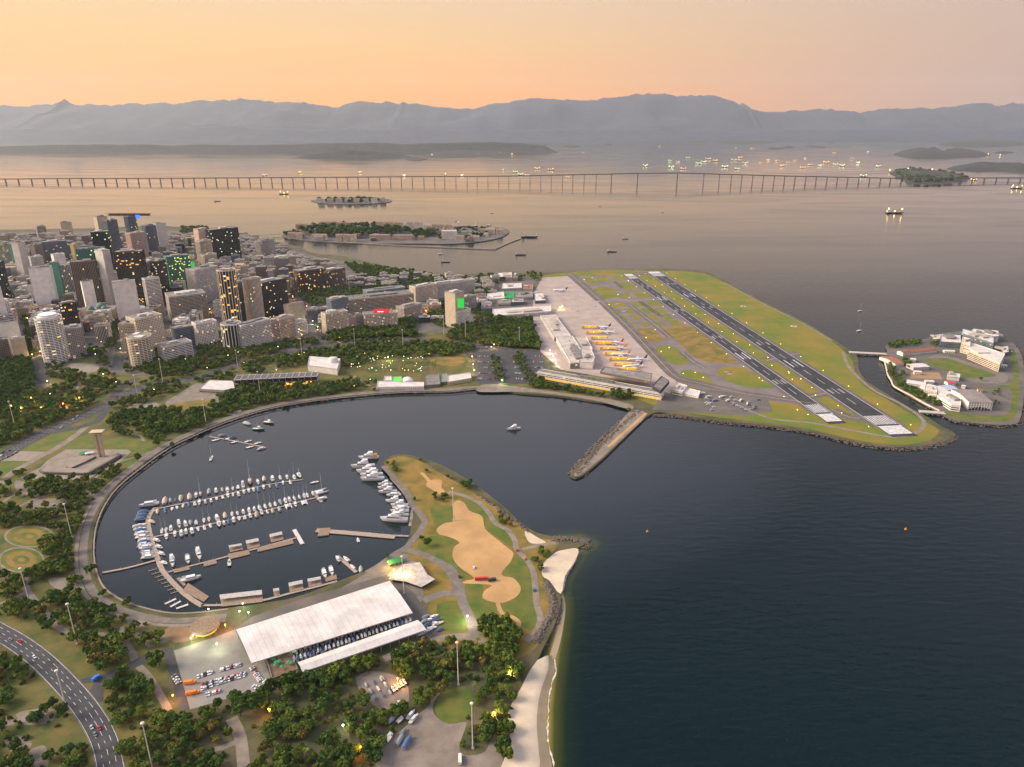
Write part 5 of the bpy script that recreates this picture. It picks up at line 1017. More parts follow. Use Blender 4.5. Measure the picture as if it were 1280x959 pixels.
for i, (qd, pg, lb) in enumerate([([(888,603),(1068,560),(1062,540),(885,582)], 0, 'longest bare planked deck on the near pontoon'), ([(955,556),(1018,540),(1010,512),(948,526)], 1, 'pergola deck next to the white cross pontoon'), ([(838,590),(900,575),(892,545),(830,558)], 1, 'pergola deck behind the longest planked deck'), ([(745,640),(850,615),(845,592),(740,612)], 0, 'bare planked deck beside the blue workboat'), ([(750,604),(815,590),(808,572),(745,582)], 1, 'small pergola deck near the blue workboat'), ([(620,676),(685,660),(680,642),(616,658)], 0, 'small bare deck by the two large white cruisers'), ([(470,708),(550,690),(545,674),(466,690)], 0, 'narrow bare deck at the root of the near pontoon'), ([(708,876),(915,852),(910,806),(700,830)], 1, 'longest pergola deck on the quay-side pontoon'), ([(970,825),(1000,820),(995,795),(967,800)], 1, 'tiny pergola deck on the quay-side pontoon'), ([(1048,806),(1118,790),(1112,756),(1044,770)], 1, 'square pergola deck on the quay-side pontoon'), ([(1143,780),(1208,765),(1203,738),(1138,750)], 1, 'pergola deck nearest the twin cruisers'), ([(1228,752),(1285,738),(1280,715),(1225,728)], 0, 'bare deck where the twin cruisers are moored'), ([(512,798),(620,852),(645,826),(540,758)], 0, 'ramp-like planked deck along the main pontoon'), ([(482,735),(520,775),(530,765),(500,728)], 0, 'small tan deck at the head of the ramp-like deck')]): deck(qd, lb, planks=18 if i in (0, 7) else 10, pergola=bool(pg))
deck([(60,468),(110,462),(118,430),(70,432)], 'square landing deck at the tip of the broad pier', conv=Z8, planks=8, z=1.5)
# --- boat prototypes, bow along +x, length 10
def hull_mb(L=10, B=3.2, H=1.5, sheer=.5, tr=.75):
    b = MB(); rings = []
    for t in (0, .2, .45, .7, .88, 1.0):
        x = -L/2+L*t; w_ = B/2*(tr+(1-tr)*min(1, t/.35)) if t < .35 else B/2*max(.02, (1-((t-.35)/.65)**2.4)); zt = H*(.72+sheer*t*t*.6); kz = -.35 if t < .9 else .25
        rings.append([(x, -w_, zt), (x, -w_*.82, .15 if t < .95 else zt*.6), (x, 0, kz if t < .99 else zt*.6), (x, w_*.82, .15 if t < .95 else zt*.6), (x, w_, zt)])
    b.loft(rings, closed=False); n = len(rings[0]); b.f.append((4, 3, 2, 1, 0)); b.m.append(0)
    d = MB()
    for a, c in zip(rings, rings[1:]): d.quad(tuple(Vector(a[0])-Vector((0, 0, .12))), tuple(Vector(c[0])-Vector((0, 0, .12))), tuple(Vector(c[4])-Vector((0, 0, .12))), tuple(Vector(a[4])-Vector((0, 0, .12))))
    return b, d
def tbox(b, x0, x1, w0, z0, z1, fx=.25, fw=.82, mi=0):
    """tapered cabin block"""
    b.loft([[(x0, -w0, z0), (x1, -w0, z0), (x1, w0, z0), (x0, w0, z0)], [(x0+fx*.3, -w0*fw, z1), (x1-fx*(z1-z0)*2, -w0*fw, z1), (x1-fx*(z1-z0)*2, w0*fw, z1), (x0+fx*.3, w0*fw, z1)]], mi)
protos = {}
def proto(key, builder):
    r = empty('boat', (0, 0, -500)); builder(r); protos[key] = r
def mk(kind):
    def f(r):
        if kind in ('motor', 'fly', 'ferry'):
            H = {'motor': 1.6, 'fly': 1.7, 'ferry': 1.5}[kind]; B = {'motor': 3.3, 'fly': 2.5, 'ferry': 2.8}[kind]; h, d = hull_mb(B=B, H=H); h.build('hull', M_hull, r, True); d.build('deck', M_bdeck, r)
            b = MB(); tbox(b, -2.4, 2.6, B*.36, H*.75, H*.75+1.15); cb_ = b.build('cabin', M_hull, r); b = MB(); tbox(b, -2.2, 2.45, B*.365, H*.75+.42, H*.75+.86, .3); b.build('cabin_windows', M_bglass, cb_)
            if kind != 'motor': b = MB(); tbox(b, -2.2, 1.0, B*.33, H*.75+1.15, H*.75+1.9); fb_ = b.build('flybridge', M_hull, r); b = MB(); b.box(-2.2, .1, -B*.3, B*.3, H*.75+2.45, H*.75+2.55, bottom=True); b.tube((-1.8, 0, H*.75+1.9), (-1.6, 0, H*.75+2.9), .08, n=5); b.build('hardtop', M_hull, fb_)
            else: b = MB(); b.box(-4.2, -2.5, -B*.3, B*.3, H*.75+1.3, H*.75+1.38, bottom=True); b.build('bimini', M_canv['grey'], r)
            if kind == 'ferry': b = MB(); b.box(-4.2, -2.4, -B*.36, B*.36, H*.75, H*.75+1.3); b.build('stern_house', mat('yellow_house', (.70, .38, .03), .5), r)
        elif kind in ('sail', 'ketch', 'cat'):
            m = M_wood if kind == 'ketch' else M_hull
            if kind == 'cat':
                for s in (-1, 1): h, d = hull_mb(B=1.3, H=1.3); h.v = [(x, y+s*2.1, z) for x, y, z in h.v]; d.v = [(x, y+s*2.1, z) for x, y, z in d.v]; h.build('hull', m, r, True); d.build('deck', M_bdeck, r)
                b = MB(); b.box(-3.5, 1.6, -2.1, 2.1, .7, 1.15, bottom=True); b.build('bridge_deck', M_hull, r)
            else: h, d = hull_mb(B=3.0, H=1.35, tr=.6); h.build('hull', m, r, True); d.build('deck', M_wood if kind == 'ketch' else M_bdeck, r)
            b = MB(); tbox(b, -2, 1.6, .85 if kind != 'cat' else 1.8, 1.0, 1.75); b.build('cabin', M_hull, r)
            for x, hh in (((.8, 15),) if kind != 'ketch' else ((1.4, 16), (-2.8, 11))):
                b = MB(); b.tube((x, 0, 1), (x, 0, hh), .11, .07, n=6); b.tube((x, -.8, hh*.62), (x, .8, hh*.62), .05, n=4); ms_ = b.build('mast', M_mast, r); b = MB(); b.tube((x, 0, 2.4), (x-3.6, 0, 2.3), .2, .16, n=6); b.build('boom', M_canv['blue' if kind == 'sail' else 'beige'], ms_)
        elif kind.startswith('cover'):
            h, d = hull_mb(B=3.4, H=1.5); h.build('hull', M_hull, r, True); b = MB(); c = M_canv[kind.split('_')[1]]
            b.loft([[(x, -w_, 1.15), (x, -w_*.6, zt), (x, 0, zt+.3), (x, w_*.6, zt), (x, w_, 1.15)] for x, w_, zt in ((-4.9, 1.3, 1.3), (-3, 1.65, 2.4), (.5, 1.65, 2.6), (2.6, 1.35, 1.9), (4.6, .25, 1.6))], closed=False); b.build('canvas_cover', c, r, True)
        elif kind == 'small':
            h, d = hull_mb(B=3.6, H=1.3); h.build('hull', M_hull, r, True); d.build('deck', M_bdeck, r); b = MB(); tbox(b, -.6, 1.0, .9, .9, 1.9); b.build('console', M_hull, r); b = MB(); b.box(-5.5, -4.8, -.35, .35, .3, 1.9); b.build('outboard_motor', W['dark'], r)
        elif kind in ('work', 'navy', 'orange'):
            h, d = hull_mb(B=3.2, H=1.6); h.build('hull', {'work': M_green, 'navy': M_navy, 'orange': M_wood}[kind], r, True); d.build('deck', M_bdeck, r); b = MB(); tbox(b, -.5, 1.6, 1.0, 1.1, 3.1, .1); b.build('wheelhouse', M_hull, r); b = MB(); b.tube((-.8, 0, 1), (-.8, 0, 6), .1, n=5); b.tube((-.8, 0, 3), (-4, 0, 5), .08, n=4); b.build('derrick', M_mast, r)
    return f
for k_ in ('motor', 'fly', 'ferry', 'sail', 'ketch', 'cat', 'cover_blue', 'cover_beige', 'cover_grey', 'small', 'work', 'navy', 'orange'): proto(k_, mk(k_))
used = set()
NAME = {'motor': 'cabin_cruiser', 'fly': 'motor_yacht', 'ferry': 'ferry_boat', 'sail': 'sailing_boat', 'ketch': 'wooden_ketch', 'cat': 'catamaran', 'cover_blue': 'covered_boat', 'cover_beige': 'covered_boat', 'cover_grey': 'covered_boat', 'small': 'open_motorboat', 'work': 'workboat', 'navy': 'workboat', 'orange': 'wooden_boat'}
DESC = {'motor': 'white cabin cruiser', 'fly': 'white flybridge motor yacht', 'ferry': 'white ferry with yellow stern house', 'sail': 'white sailing boat with bare mast', 'ketch': 'brown wooden two-masted boat', 'cat': 'white catamaran with tall mast', 'cover_blue': 'motorboat under blue canvas', 'cover_beige': 'motorboat under beige canvas', 'cover_grey': 'motorboat under grey canvas', 'small': 'small white open motorboat', 'work': 'green-hulled workboat', 'navy': 'dark blue workboat', 'orange': 'brown wooden boat with wheelhouse'}
def boat(kind, x, y, ang, ln, where, group=None, z=0.0):
    if kind not in used: r = protos[kind]; used.add(kind)
    else: r = copy_tree(protos[kind])
    r.name = NAME[kind]; r.location = (x, y, z); r.rotation_euler = (0, 0, ang); s = ln/10*(1.36 if z == 0 and ln < 18 else 1); r.scale = (s, s, s)
    tag(r, DESC[kind]+' '+where, 'boat', group or ('boats '+where)); return r
br = random.Random(5)
def row(pts, axis, kinds, where, conv=Z7, flip=.5, over={}, size=(8, 11)):
    if len(pts) > 12:      # slip a further small boat into the wider gaps of a long row
        ex = []
        for p, q in zip(pts, pts[1:]):
            g_ = q[0]-p[0]
            for j in range(1, int(g_//24)): ex.append((p[0]+g_*j/int(g_//24), p[1]+(q[1]-p[1])*j/int(g_//24), br.choice(kinds), br.uniform(7, 9)))
        pts = list(pts)+ex
    a = [G(x, y) for x, y in conv(axis)]; base = math.atan2(a[1][1]-a[0][1], a[1][0]-a[0][0])+math.pi/2
    for i, q in enumerate(pts):
        x, y = G(*conv([q[:2]])[0]); k = q[2] if len(q) > 2 else br.choice(kinds); ln = q[3] if len(q) > 3 else br.uniform(*size)
        boat(k, x, y, base+(math.pi if br.random() < flip else 0)+br.uniform(-.08, .08), ln, where)
mix = ['motor', 'motor', 'sail', 'small', 'cover_grey', 'motor', 'cover_beige', 'sail', 'cover_blue']
row([(425,348,'cover_beige',14),(505,337,'cover_beige',12),(548,327,'cover_beige',13),(580,322),(602,312,'ketch',11),(645,300,'cover_grey',11),(680,295,'motor',10),(712,292,'cover_beige',8),(738,296,'motor',11),(815,268,'fly',14),(850,252,'ketch',16),(890,254,'motor',10),(920,237,'cover_beige',11),(962,236,'motor',12),(1000,230,'sail',10),(1035,230,'motor',9),(1070,228,'sail',11),(1096,222,'work',13)], PA[:2], mix, 'on the airport side of the far pontoon')
row([(388,402,'cover_beige',9),(427,394,'cover_blue',9),(460,387,'small',7),(485,380,'small',7),(545,364,'cover_blue',8),(573,361,'small',8),(597,357,'motor',10),(655,345,'motor',8),(683,335,'small',8),(713,328,'small',7),(740,322,'motor',9),(765,316,'sail',8),(792,313,'motor',9),(820,303,'motor',9),(892,287,'cover_blue',10),(918,281,'motor',9),(950,274,'cover_grey',8),(983,268,'cover_blue',10),(1015,258,'motor',8),(1050,253,'sail',9)], PA[:2], mix, 'on the shed side of the far pontoon')
row([(410,497,'sail',9),(430,494,'sail',9),(455,484,'motor',10),(497,468,'fly',13),(527,462,'motor',11),(553,458,'cover_grey',9),(580,454,'small',8),(620,446,'sail',9),(645,440,'sail',9),(685,432,'motor',12),(725,420,'cover_beige',11),(760,414,'sail',9),(787,409,'sail',8),(845,393,'motor',9),(897,382,'sail',11),(925,374,'sail',9),(950,367,'sail',9),(975,362,'sail',9),(1003,354,'cover_grey',10),(1026,345,'sail',11),(1046,340,'motor',10),(1120,320,'sail',10),(1135,318,'sail',9),(1165,310,'cover_beige',9)], PB[:2], mix, 'on the airport side of the middle pontoon')
row([(433,527,'motor',10),(475,515,'motor',10),(507,508,'motor',11),(530,500,'motor',10),(560,497,'motor',11),(652,472,'sail',9),(695,465,'orange',12),(768,441,'motor',10),(823,429,'small',8),(850,420,'motor',9),(883,415,'cover_beige',11),(908,405,'orange',9),(963,396,'cover_beige',9),(997,388,'cover_grey',9),(1042,375,'cat',11),(1077,366,'motor',10),(1120,354,'cat',10)], PB[:2], mix, 'on the shed side of the middle pontoon')
row([(345,368,'motor',17)], [(345,400),(360,340)], mix, 'at the root of the far pontoon', flip=0); row([(1170,255,'small',9),(1203,302,'cat',14),(1208,338,'motor',10)], [(1170,300),(1208,352)], mix, 'at the outer end of the pontoon rows')
for i, (x, y) in enumerate([(322,403),(315,420),(307,438)]): boat('cover_blue', *G(*Z7([(x, y)])[0]), R(10), 11, 'on the sea-wall side of the main pontoon')
for i in range(20): t = i/19; boat(br.choice(['small', 'cover_blue', 'motor', 'small', 'cover_grey', 'motor']), *G(*Z7([(298+45*t+br.uniform(-4, 4), 470+160*t)])[0]), R(14+br.uniform(-6, 6)), br.uniform(9, 12), 'on the sea-wall side of the main pontoon')
for x, y, k in [(362,452,'cover_beige'),(385,545,'motor'),(397,578,'motor'),(409,612,'motor'),(420,656,'small')]: boat(k, *G(*Z7([(x, y)])[0]), R(-30), 9, 'on the inner side of the main pontoon')
row([(463,655,'fly',17),(540,643,'motor',13),(595,618,'fly',17)], [(440,700),(600,660)], mix, 'on the near pontoon', flip=1); boat('navy', *G(*Z7([(747,657)])[0]), R(110), 10, 'below the near pontoon'); boat('motor', *G(*Z7([(555,738)])[0]), R(24), 15, 'beside the ramp-like deck')
row([(1222,712,'motor',12),(1257,700,'motor',12)], [(1060,806),(1285,748)], mix, 'on the quay-side pontoon', flip=1)
for x, y, k, ln in [(287,118,'ferry',29),(262,158,'fly',33),(280,180,'fly',30),(300,196,'fly',31),(304,214,'fly',32),(360,236,'fly',19),(360,252,'fly',20),(372,270,'fly',24),(398,284,'motor',14),(402,312,'fly',23),(425,330,'fly',17),(430,343,'motor',16),(425,357,'fly',17),(426,373,'fly',22),(400,396,'fly',34)]: boat(k, *G(*Z8([(x, y)])[0]), R(183+br.uniform(-4, 4)-(y-118)*.02), ln, 'berthed stern-to along the peninsula')
for x, y, k, ln in [(150,566,'motor',9),(187,566,'small',9),(252,612,'cover_grey',9),(240,482,'small',7),(215,600,'small',7)]: boat(k, *G(*Z8([(x, y)])[0]), R(br.uniform(100, 140)), ln, 'beside the short piers of the inner basin')
for x, y, k in [(580,566,'cover_grey'),(540,595,'small'),(645,580,'cover_blue'),(658,607,'small'),(740,602,'small'),(800,613,'small'),(750,638,'small'),(822,648,'motor'),(622,585,'small')]: boat(k, *G(*ZC([(x, y)])[0]), R(30), 9, 'at the small museum-shore pontoon')
boat('work', *G(*ZC([(805,528)])[0]), R(-6), 20, 'moored by the museum shore'); boat('orange', *G(*ZC([(868,488)])[0]), R(-20), 20, 'moored by the museum shore'); boat('cover_grey', *G(*ZC([(735,495)])[0]), R(-30), 13, 'moored by the museum shore')
boat('sail', *G(*ZC([(514,708)])[0]), R(100), 12, 'anchored alone off the sea wall'); boat('fly', *G(642, 537), R(192), 22, 'anchored alone in the basin mouth')
# boats stored ashore: racks between the sheds, yard, gravel lot
def ashore(conv, pts, kinds, where, z=LZ+.7, size=(6, 8), ang=(0, 360)):
    for q in pts: boat(q[2] if len(q) > 2 else br.choice(kinds), *G(*conv([q[:2]])[0], LZ), R(q[3] if len(q) > 3 else br.uniform(*ang)), br.uniform(*size), where, z=z+.02*br.random())
for lv in range(2):
    rk = []
    for rw in range(2):
        for i in range(30):
            t = (i+br.uniform(-.2, .2))/29; x0, y0, x1, y1 = (648,462,1175,290) if rw == 0 else (668,492,1185,318); rk.append((x0+(x1-x0)*t, y0+(y1-y0)*t-lv*0))
    ashore(Z9, rk, ['small', 'motor', 'cover_blue', 'small', 'cover_grey', 'motor'], 'stored on racks between the two boat sheds', LZ+.8+lv*3.1, (6, 8), (104, 112))
def rack():
    a, b2 = G(*Z9([(645,470)])[0], LZ), G(*Z9([(1180,300)])[0], LZ); d = Vector(b2)-Vector(a); L_ = d.length; r = empty('boat_rack', (a[0], a[1], LZ), math.atan2(d.y, d.x), 'long steel rack holding boats between the two sheds', 'rack')
    for i in range(31):
        x = i*L_/30; b = MB()
        for y in (-9, 0, 7): b.box(x-.1, x+.1, y-.1, y+.1, 0, 6.5)
        for z in (.6, 3.7): b.box(x-.08, x+.08, -9, 7, z-.1, z+.06, bottom=True)
        b.build('upright_frame', M_metal, r)
rack()
ashore(ZA, [(450,130),(470,145),(490,125),(465,165),(485,160),(505,140),(500,165),(520,160),(480,185),(450,205),(465,195),(525,192),(440,185),(445,150),(430,215)], ['small', 'motor', 'cover_blue', 'cover_grey'], 'parked ashore at the end of the sheds', size=(8, 11), ang=(15, 40))
ashore(ZA, [(285,640,'cover_grey',55),(328,637,'small',60),(375,620,'motor',62),(390,640,'motor',60),(335,708,'cover_grey',70),(322,745,'cover_grey',72),(270,725,'small',75),(357,758,'cover_blue',70)], ['small'], 'parked on the gravel lot', size=(9, 14))
ashore(ZA, [(150+38*i+22*j, 468+33*j-14*i) for j in range(3) for i in range(3)]+[(230,435),(245,465),(265,490)], ['small', 'cover_grey', 'cover_blue'], 'in the dinghy park among trees', size=(5.5, 7), ang=(115, 130))
ashore(ZA, [(285+14*i, 490-9*i, 'orange', 122) for i in range(5)]+[(320,558,'orange',150),(300,572,'small',150)], ['orange'], 'in the dinghy park among trees', size=(6.5, 8))
for k_ in protos:
    if k_ not in used:
        drop_tree(protos[k_])
# ------------------------------------------------------------------ airliners
M_plane = mat('airliner_white', (.72, .72, .73), .35); 
def airliner(px, py, ang, ln, tailc, label):
    x, y = G(px, py, LZ); r = empty('airliner', (x, y, LZ+.15), ang, label, 'airliner', None); s = ln/34; r.scale = (s, s, s)
    b = MB(); n = 10; b.loft([[(xx, rr_*math.cos(6.283*i/n), 3.4+dz+rr_*math.sin(6.283*i/n)) for i in range(n)] for xx, rr_, dz in ((17, .2, -.3), (16, 1.1, -.2), (14, 1.8, 0), (-6, 1.95, 0), (-12, 1.4, .4), (-17, .3, .9))]); b.build('fuselage', M_plane, r, True)
    for sd in (-1, 1):
        b = MB(); pts = [(3, 1.6, 2.8), (-3, 1.6, 2.8), (-6.5, 16.5, 3.9), (-4.8, 16.5, 3.9)]; q = [(a, sd*c, d) for a, c, d in pts]; b.loft([[(a, c, d-.18) for a, c, d in q], [(a, c, d+.18) for a, c, d in q]]); wg_ = b.build('wing', mat('wing_grey', (.45, .46, .48), .4), r)
        b = MB(); b.tube((3.2, sd*5.6, 2.0), (-.6, sd*5.6, 2.0), 1.05, .8, n=10); b.build('engine', M_plane, wg_)
        b = MB(); q = [(a, sd*c, d) for a, c, d in [(-13, .8, 4.3), (-16, .8, 4.3), (-17.2, 6, 4.9), (-16, 6, 4.9)]]; b.loft([[(a, c, d-.1) for a, c, d in q], [(a, c, d+.1) for a, c, d in q]]); b.build('tailplane', M_plane, r)
    b = MB(); q = [(-11.5, 5), (-16.5, 4.8), (-18.3, 11.4), (-16.2, 11.4)]; b.loft([[(a, -.16, c) for a, c in q], [(a, .16, c) for a, c in q]]); b.build('tail_fin', mat('tail_'+tailc, {'red': (.55, .03, .03), 'orange': (.75, .22, .03), 'navy': (.04, .06, .2), 'white': (.7, .7, .7), 'dark': (.06, .06, .08)}[tailc], .4), r)
    for xx, yy in ((12, 0), (-1, 2.6), (-1, -2.6)): b = MB(); b.tube((xx, yy, 2), (xx, yy, -.05), .25, n=6); b.tube((xx, yy-.4, .45), (xx, yy+.4, .45), .5, n=8); b.build('landing_gear', W['dark'], r)
    b = MB()
    for sd in (-1, 1): b.box(-11, 13, sd*1.86-.08, sd*1.86+.08, 3.75, 4.05)
    b.build('cabin_windows', M_bglass, r)
for px, py, tl, lb, a in [(752,411,'dark','white airliner with dark tail at the first jet bridge',172),(757,417,'white','all-white airliner close behind the dark-tailed one',172),(767,430.5,'red','red-tailed airliner between two orange-tailed ones',174),(771,437,'orange','orange-tailed airliner beside the middle jet bridges',174),(775,445,'orange','orange-tailed airliner at the last jet bridges',174),(796,451.5,'dark','airliner with dark tail standing clear of the jet bridges',185),(790,460,'navy','navy-tailed airliner nearest the long white office',190),(700,364.5,'dark','lone airliner parked in the open apron',178)]: airliner(px, py, R(a), 41, tl, lb)
for px, py, lb in [(771,381,'small white plane taxiing between grass strips'),(780,390,'small white plane on the inner taxiway'),(721,389,'small plane parked in the middle of the apron'),(744,383,'small plane parked at the edge of the apron')]: airliner(px, py, R(200), 13, 'white', lb)
# ------------------------------------------------------------------ cars
M_tyre = mat('tyre_rubber', (.02, .02, .02), .8)
CARC = {'white': (.7, .7, .7), 'silver': (.45, .46, .48), 'black': (.025, .025, .03), 'red': (.5, .03, .03), 'grey': (.2, .2, .21), 'blue': (.05, .1, .3), 'orange': (.7, .2, .02)}
car_p = {}
def car_proto(c):
    r = empty('car', (0, 0, -500)); b = MB(); b.loft([[(x, -.88*w_, .35), (x, -.9*w_, z*.75), (x, -.78*w_, z), (x, .78*w_, z), (x, .9*w_, z*.75), (x, .88*w_, .35)] for x, w_, z in ((-2.15, .9, .75), (-1.9, 1, .95), (.9, 1, .95), (1.9, .95, .8), (2.2, .8, .65))]); b.build('body', mat('car_'+c, CARC[c], .3), r)
    b = MB(); tbox(b, -1.8, 1.0, .8, .93, 1.42, .55); cg_ = b.build('cabin_glass', M_bglass, r); b = MB(); b.box(-1.55, .3, -.62, .62, 1.4, 1.47); b.build('roof', mat('car_'+c, CARC[c], .3), cg_)
    for x in (-1.35, 1.35):
        for y in (-.8, .8): b = MB(); b.tube((x, y-.1, .32), (x, y+.1, .32), .32, n=8); b.build('wheel', M_tyre, r)
    car_p[c] = [r, False]
for c_ in CARC: car_proto(c_)
def car(x, y, ang, c, where, group, z=LZ+.12, s=1.08):
    e = car_p[c]; r = e[0] if not e[1] else copy_tree(e[0]); e[1] = True
    r.name = 'car'; r.location = (x, y, z); r.rotation_euler = (0, 0, ang); r.scale = (s, s, s); tag(r, f'{c} car {where}', 'car', group)
cr_ = random.Random(8)
def car_row(conv, a, b_, n, where, group, ang=None, drop=.12, cols=('white', 'silver', 'white', 'black', 'grey', 'red', 'silver', 'white', 'silver', 'black', 'white')):
    p, q = Vector(G(*conv([a])[0], LZ)), Vector(G(*conv([b_])[0], LZ)); d = math.atan2((q-p).y, (q-p).x)
    for i in range(n):
        if cr_.random() < drop: continue
        c = p+(q-p)*(i/max(1, n-1)); car(c.x, c.y, (d+math.pi/2+cr_.choice((0, math.pi))+cr_.uniform(-.05, .05)) if ang is None else ang, cr_.choice(cols), where, group)
for a, b_, n in [((242,558),(312,535),9),((335,530),(428,505),12),((258,612),(345,582),11),((262,592),(450,545),22),((350,580),(446,552),11),((280,638),(336,622),7),((482,518),(520,575),9),((540,578),(570,615),6),((488,602),(512,608),3),((430,655),(560,628),14)]: car_row(Z9, a, b_, n, 'in the rows of the concrete boatyard car park', 'cars parked beside the boat shed')
car_row(Z9, (135,555), (155,585), 4, 'on the lane beside the boatyard fence', 'cars beside the boatyard fence', drop=0)
for i, y in enumerate((502, 530, 558, 586, 614)):
    for x0, x1 in ((-20, 40), (55, 105), (165, 200), (265, 310)): car_row(Z3, (x0+i*3, y), (x1+i*3, y+2), 8, 'in the large car park west of the terminal', 'cars in the airport car park', drop=.35)
for x, y, c in [(75,487,'red'),(38,482,'grey'),(130,547,'white'),(372,815,'red'),(357,838,'grey'),(345,812,'silver')]:
    p = G(*Z6([(x, y)])[0], LZ); i = min(range(len(HW)), key=lambda k: math.dist(HW[k], Z6([(x, y)])[0])); a = Vector(G(*HW[min(i+1, len(HW)-1)], LZ))-Vector(G(*HW[max(i-1, 0)], LZ)); car(p[0], p[1], math.atan2(a.y, a.x), c, 'driving on the wide curved highway', 'cars on the highway', LZ+.18, 1.2)
for k in range(34):
    t = cr_.uniform(.04, .97)*(len(av)-2); i = int(t); f = t-i; p = Vector(av[i])*(1-f)+Vector(av[i+1])*f; d = (Vector(av[i+1])-Vector(av[i])).normalized(); n = Vector((-d.y, d.x)); o = cr_.choice((-9, -3, 3, 9)); q = p+n*o
    car(q.x, q.y, math.atan2(d.y, d.x)+(0 if o < 0 else math.pi), cr_.choice(('white', 'silver', 'black', 'grey', 'red')), 'in traffic on the avenue behind the park', 'cars on the seaside avenue', LZ+.18)
for q, n in [([(420,700),(380,600),(330,540),(270,490)], 20)]:
    c = spline([G(x, y, LZ) for x, y in Z2(q)], False, 8)
    for k in range(n): i = cr_.randrange(len(c)-1); d = Vector(c[i+1])-Vector(c[i]); f = cr_.random(); p = Vector(c[i])+d*f; d.normalize(); p += Vector((-d.y, d.x))*cr_.choice((-7, -3, 3, 7)); car(p.x, p.y, math.atan2(d.y, d.x), cr_.choice(('white', 'silver', 'black', 'red')), 'queuing on the avenue into downtown', 'cars on the downtown avenue', LZ+.18)
for x, y, c in [(690,645,'black'),(945,527,'red'),(980,565,'orange'),(1022,705,'blue'),(755,605,'white')]: car(*G(*Z8([(x, y)])[0], LZ), R(100), c, 'on the peninsula road beside the sandy field', 'cars on the peninsula', LZ+.18, 1.25)
for k in range(24): car(*G(*Z3([(cr_.uniform(1120, 1420), cr_.uniform(700, 775))])[0], LZ), R(cr_.uniform(-20, 20)), cr_.choice(('white', 'silver', 'white', 'grey', 'white', 'blue')), 'in the service yard beside the runway', 'vehicles in the airport service yard', LZ+.12, 1.5)
for k in range(18): car(*G(*Z5([(cr_.uniform(250, 440), 262+cr_.uniform(-12, 12))])[0], LZ), R(20), cr_.choice(('red', 'white', 'grey', 'red')), 'in the packed street beside the public garden', 'cars beside the public garden', LZ+.18)
def truck(px, py, ang, c, label, ln=9, z=LZ+.12):
    x, y = G(px, py, LZ); r = empty('truck', (x, y, z), ang, label, 'truck', 'service lorries by the runway' if 'service lorry' in label else None); b = MB(); b.box(-ln/2, ln/2-2.4, -1.25, 1.25, .9, 3.4, bottom=True); b.build('cargo_box', c, r); b = MB(); b.box(ln/2-2.2, ln/2, -1.2, 1.2, .6, 2.8, bottom=True); b.build('cab', c, r); b = MB(); b.box(ln/2-.9, ln/2+.03, -1.05, 1.05, 1.7, 2.5); b.build('windscreen', M_bglass, r)
    for xx in (-ln/2+1.4, ln/2-1.3):
        for yy in (-1.1, 1.1): b = MB(); b.tube((xx, yy-.15, .5), (xx, yy+.15, .5), .5, n=8); b.build('wheel', M_tyre, r)
truck(*ZA([(620,845)])[0], R(95), W['white'], 'white truck parked on the gravel lot'); truck(*Z8([(790,658)])[0], R(5), M_redp, 'red lorry unloading on the bare sandy field', 15); truck(*Z8([(835,662)])[0], R(20), W['dark'], 'dark lorry beside the red lorry on the sandy field')
truck(*Z9([(205,588)])[0], R(10), M_orange, 'orange lorry by the upper yellow fence of the boatyard', 10); truck(*Z9([(218,634)])[0], R(14), M_orange, 'orange lorry by the lower yellow fence of the boatyard', 11); truck(*Z6([(361,630)])[0], R(70), mat('blue_paint', (.03, .2, .7), .5), 'bright blue van at the highway junction', 7)
for i in range(9): truck(*Z3([(1110+i*32, 690+i*6+(i % 3)*12)])[0], R(5+i*9), [W['white'], M_roofw, W['bluegrey']][i % 3], ['white', 'pale', 'blue-grey'][i % 3]+' airport service lorry in the yard beside the runway', 11)
# ------------------------------------------------------------------ trees
def leaf_mat(name, c1, c2, bark=False):
    m = bpy.data.materials.new(name); m.use_nodes = True; nt = m.node_tree; N = nt.nodes; L = nt.links; b = N['Principled BSDF']; b.inputs['Roughness'].default_value = .8; b.inputs['Specular IOR Level'].default_value = .2
    geo = N.new('ShaderNodeNewGeometry'); oi = N.new('ShaderNodeObjectInfo'); nz = N.new('ShaderNodeTexNoise'); nz.inputs['Scale'].default_value = .22; nz.inputs['Detail'].default_value = 3; L.new(geo.outputs['Position'], nz.inputs['Vector'])
    ad = N.new('ShaderNodeMath'); ad.operation = 'MULTIPLY_ADD'; ad.inputs[1].default_value = .45; L.new(oi.outputs['Random'], ad.inputs[0]); mr = N.new('ShaderNodeMapRange'); mr.inputs[1].default_value = .3; mr.inputs[2].default_value = .7; mr.inputs[3].default_value = 0; mr.inputs[4].default_value = .45; L.new(nz.outputs['Fac'], mr.inputs[0]); L.new(mr.outputs[0], ad.inputs[2])
    rp = N.new('ShaderNodeTexWhiteNoise'); rp.noise_dimensions = '1D'; L.new(geo.outputs['Random Per Island'], rp.inputs['W']); a2 = N.new('ShaderNodeMath'); a2.operation = 'MULTIPLY_ADD'; a2.inputs[1].default_value = .25; L.new(rp.outputs['Value'], a2.inputs[0]); L.new(ad.outputs[0], a2.inputs[2])
    r = N.new('ShaderNodeValToRGB'); r.color_ramp.elements[0].color = (*c1, 1); r.color_ramp.elements[1].color = (*c2, 1); L.new(a2.outputs[0], r.inputs[0]); L.new(r.outputs[0], b.inputs['Base Color']); return m
LEAF = [leaf_mat('leaf_dark', (.014, .046, .010), (.078, .130, .018)), leaf_mat('leaf_mid', (.026, .062, .007), (.135, .170, .022)), leaf_mat('leaf_olive', (.045, .058, .009), (.175, .145, .028))]
M_bark = mat('tree_bark', (.09, .07, .05), .95)
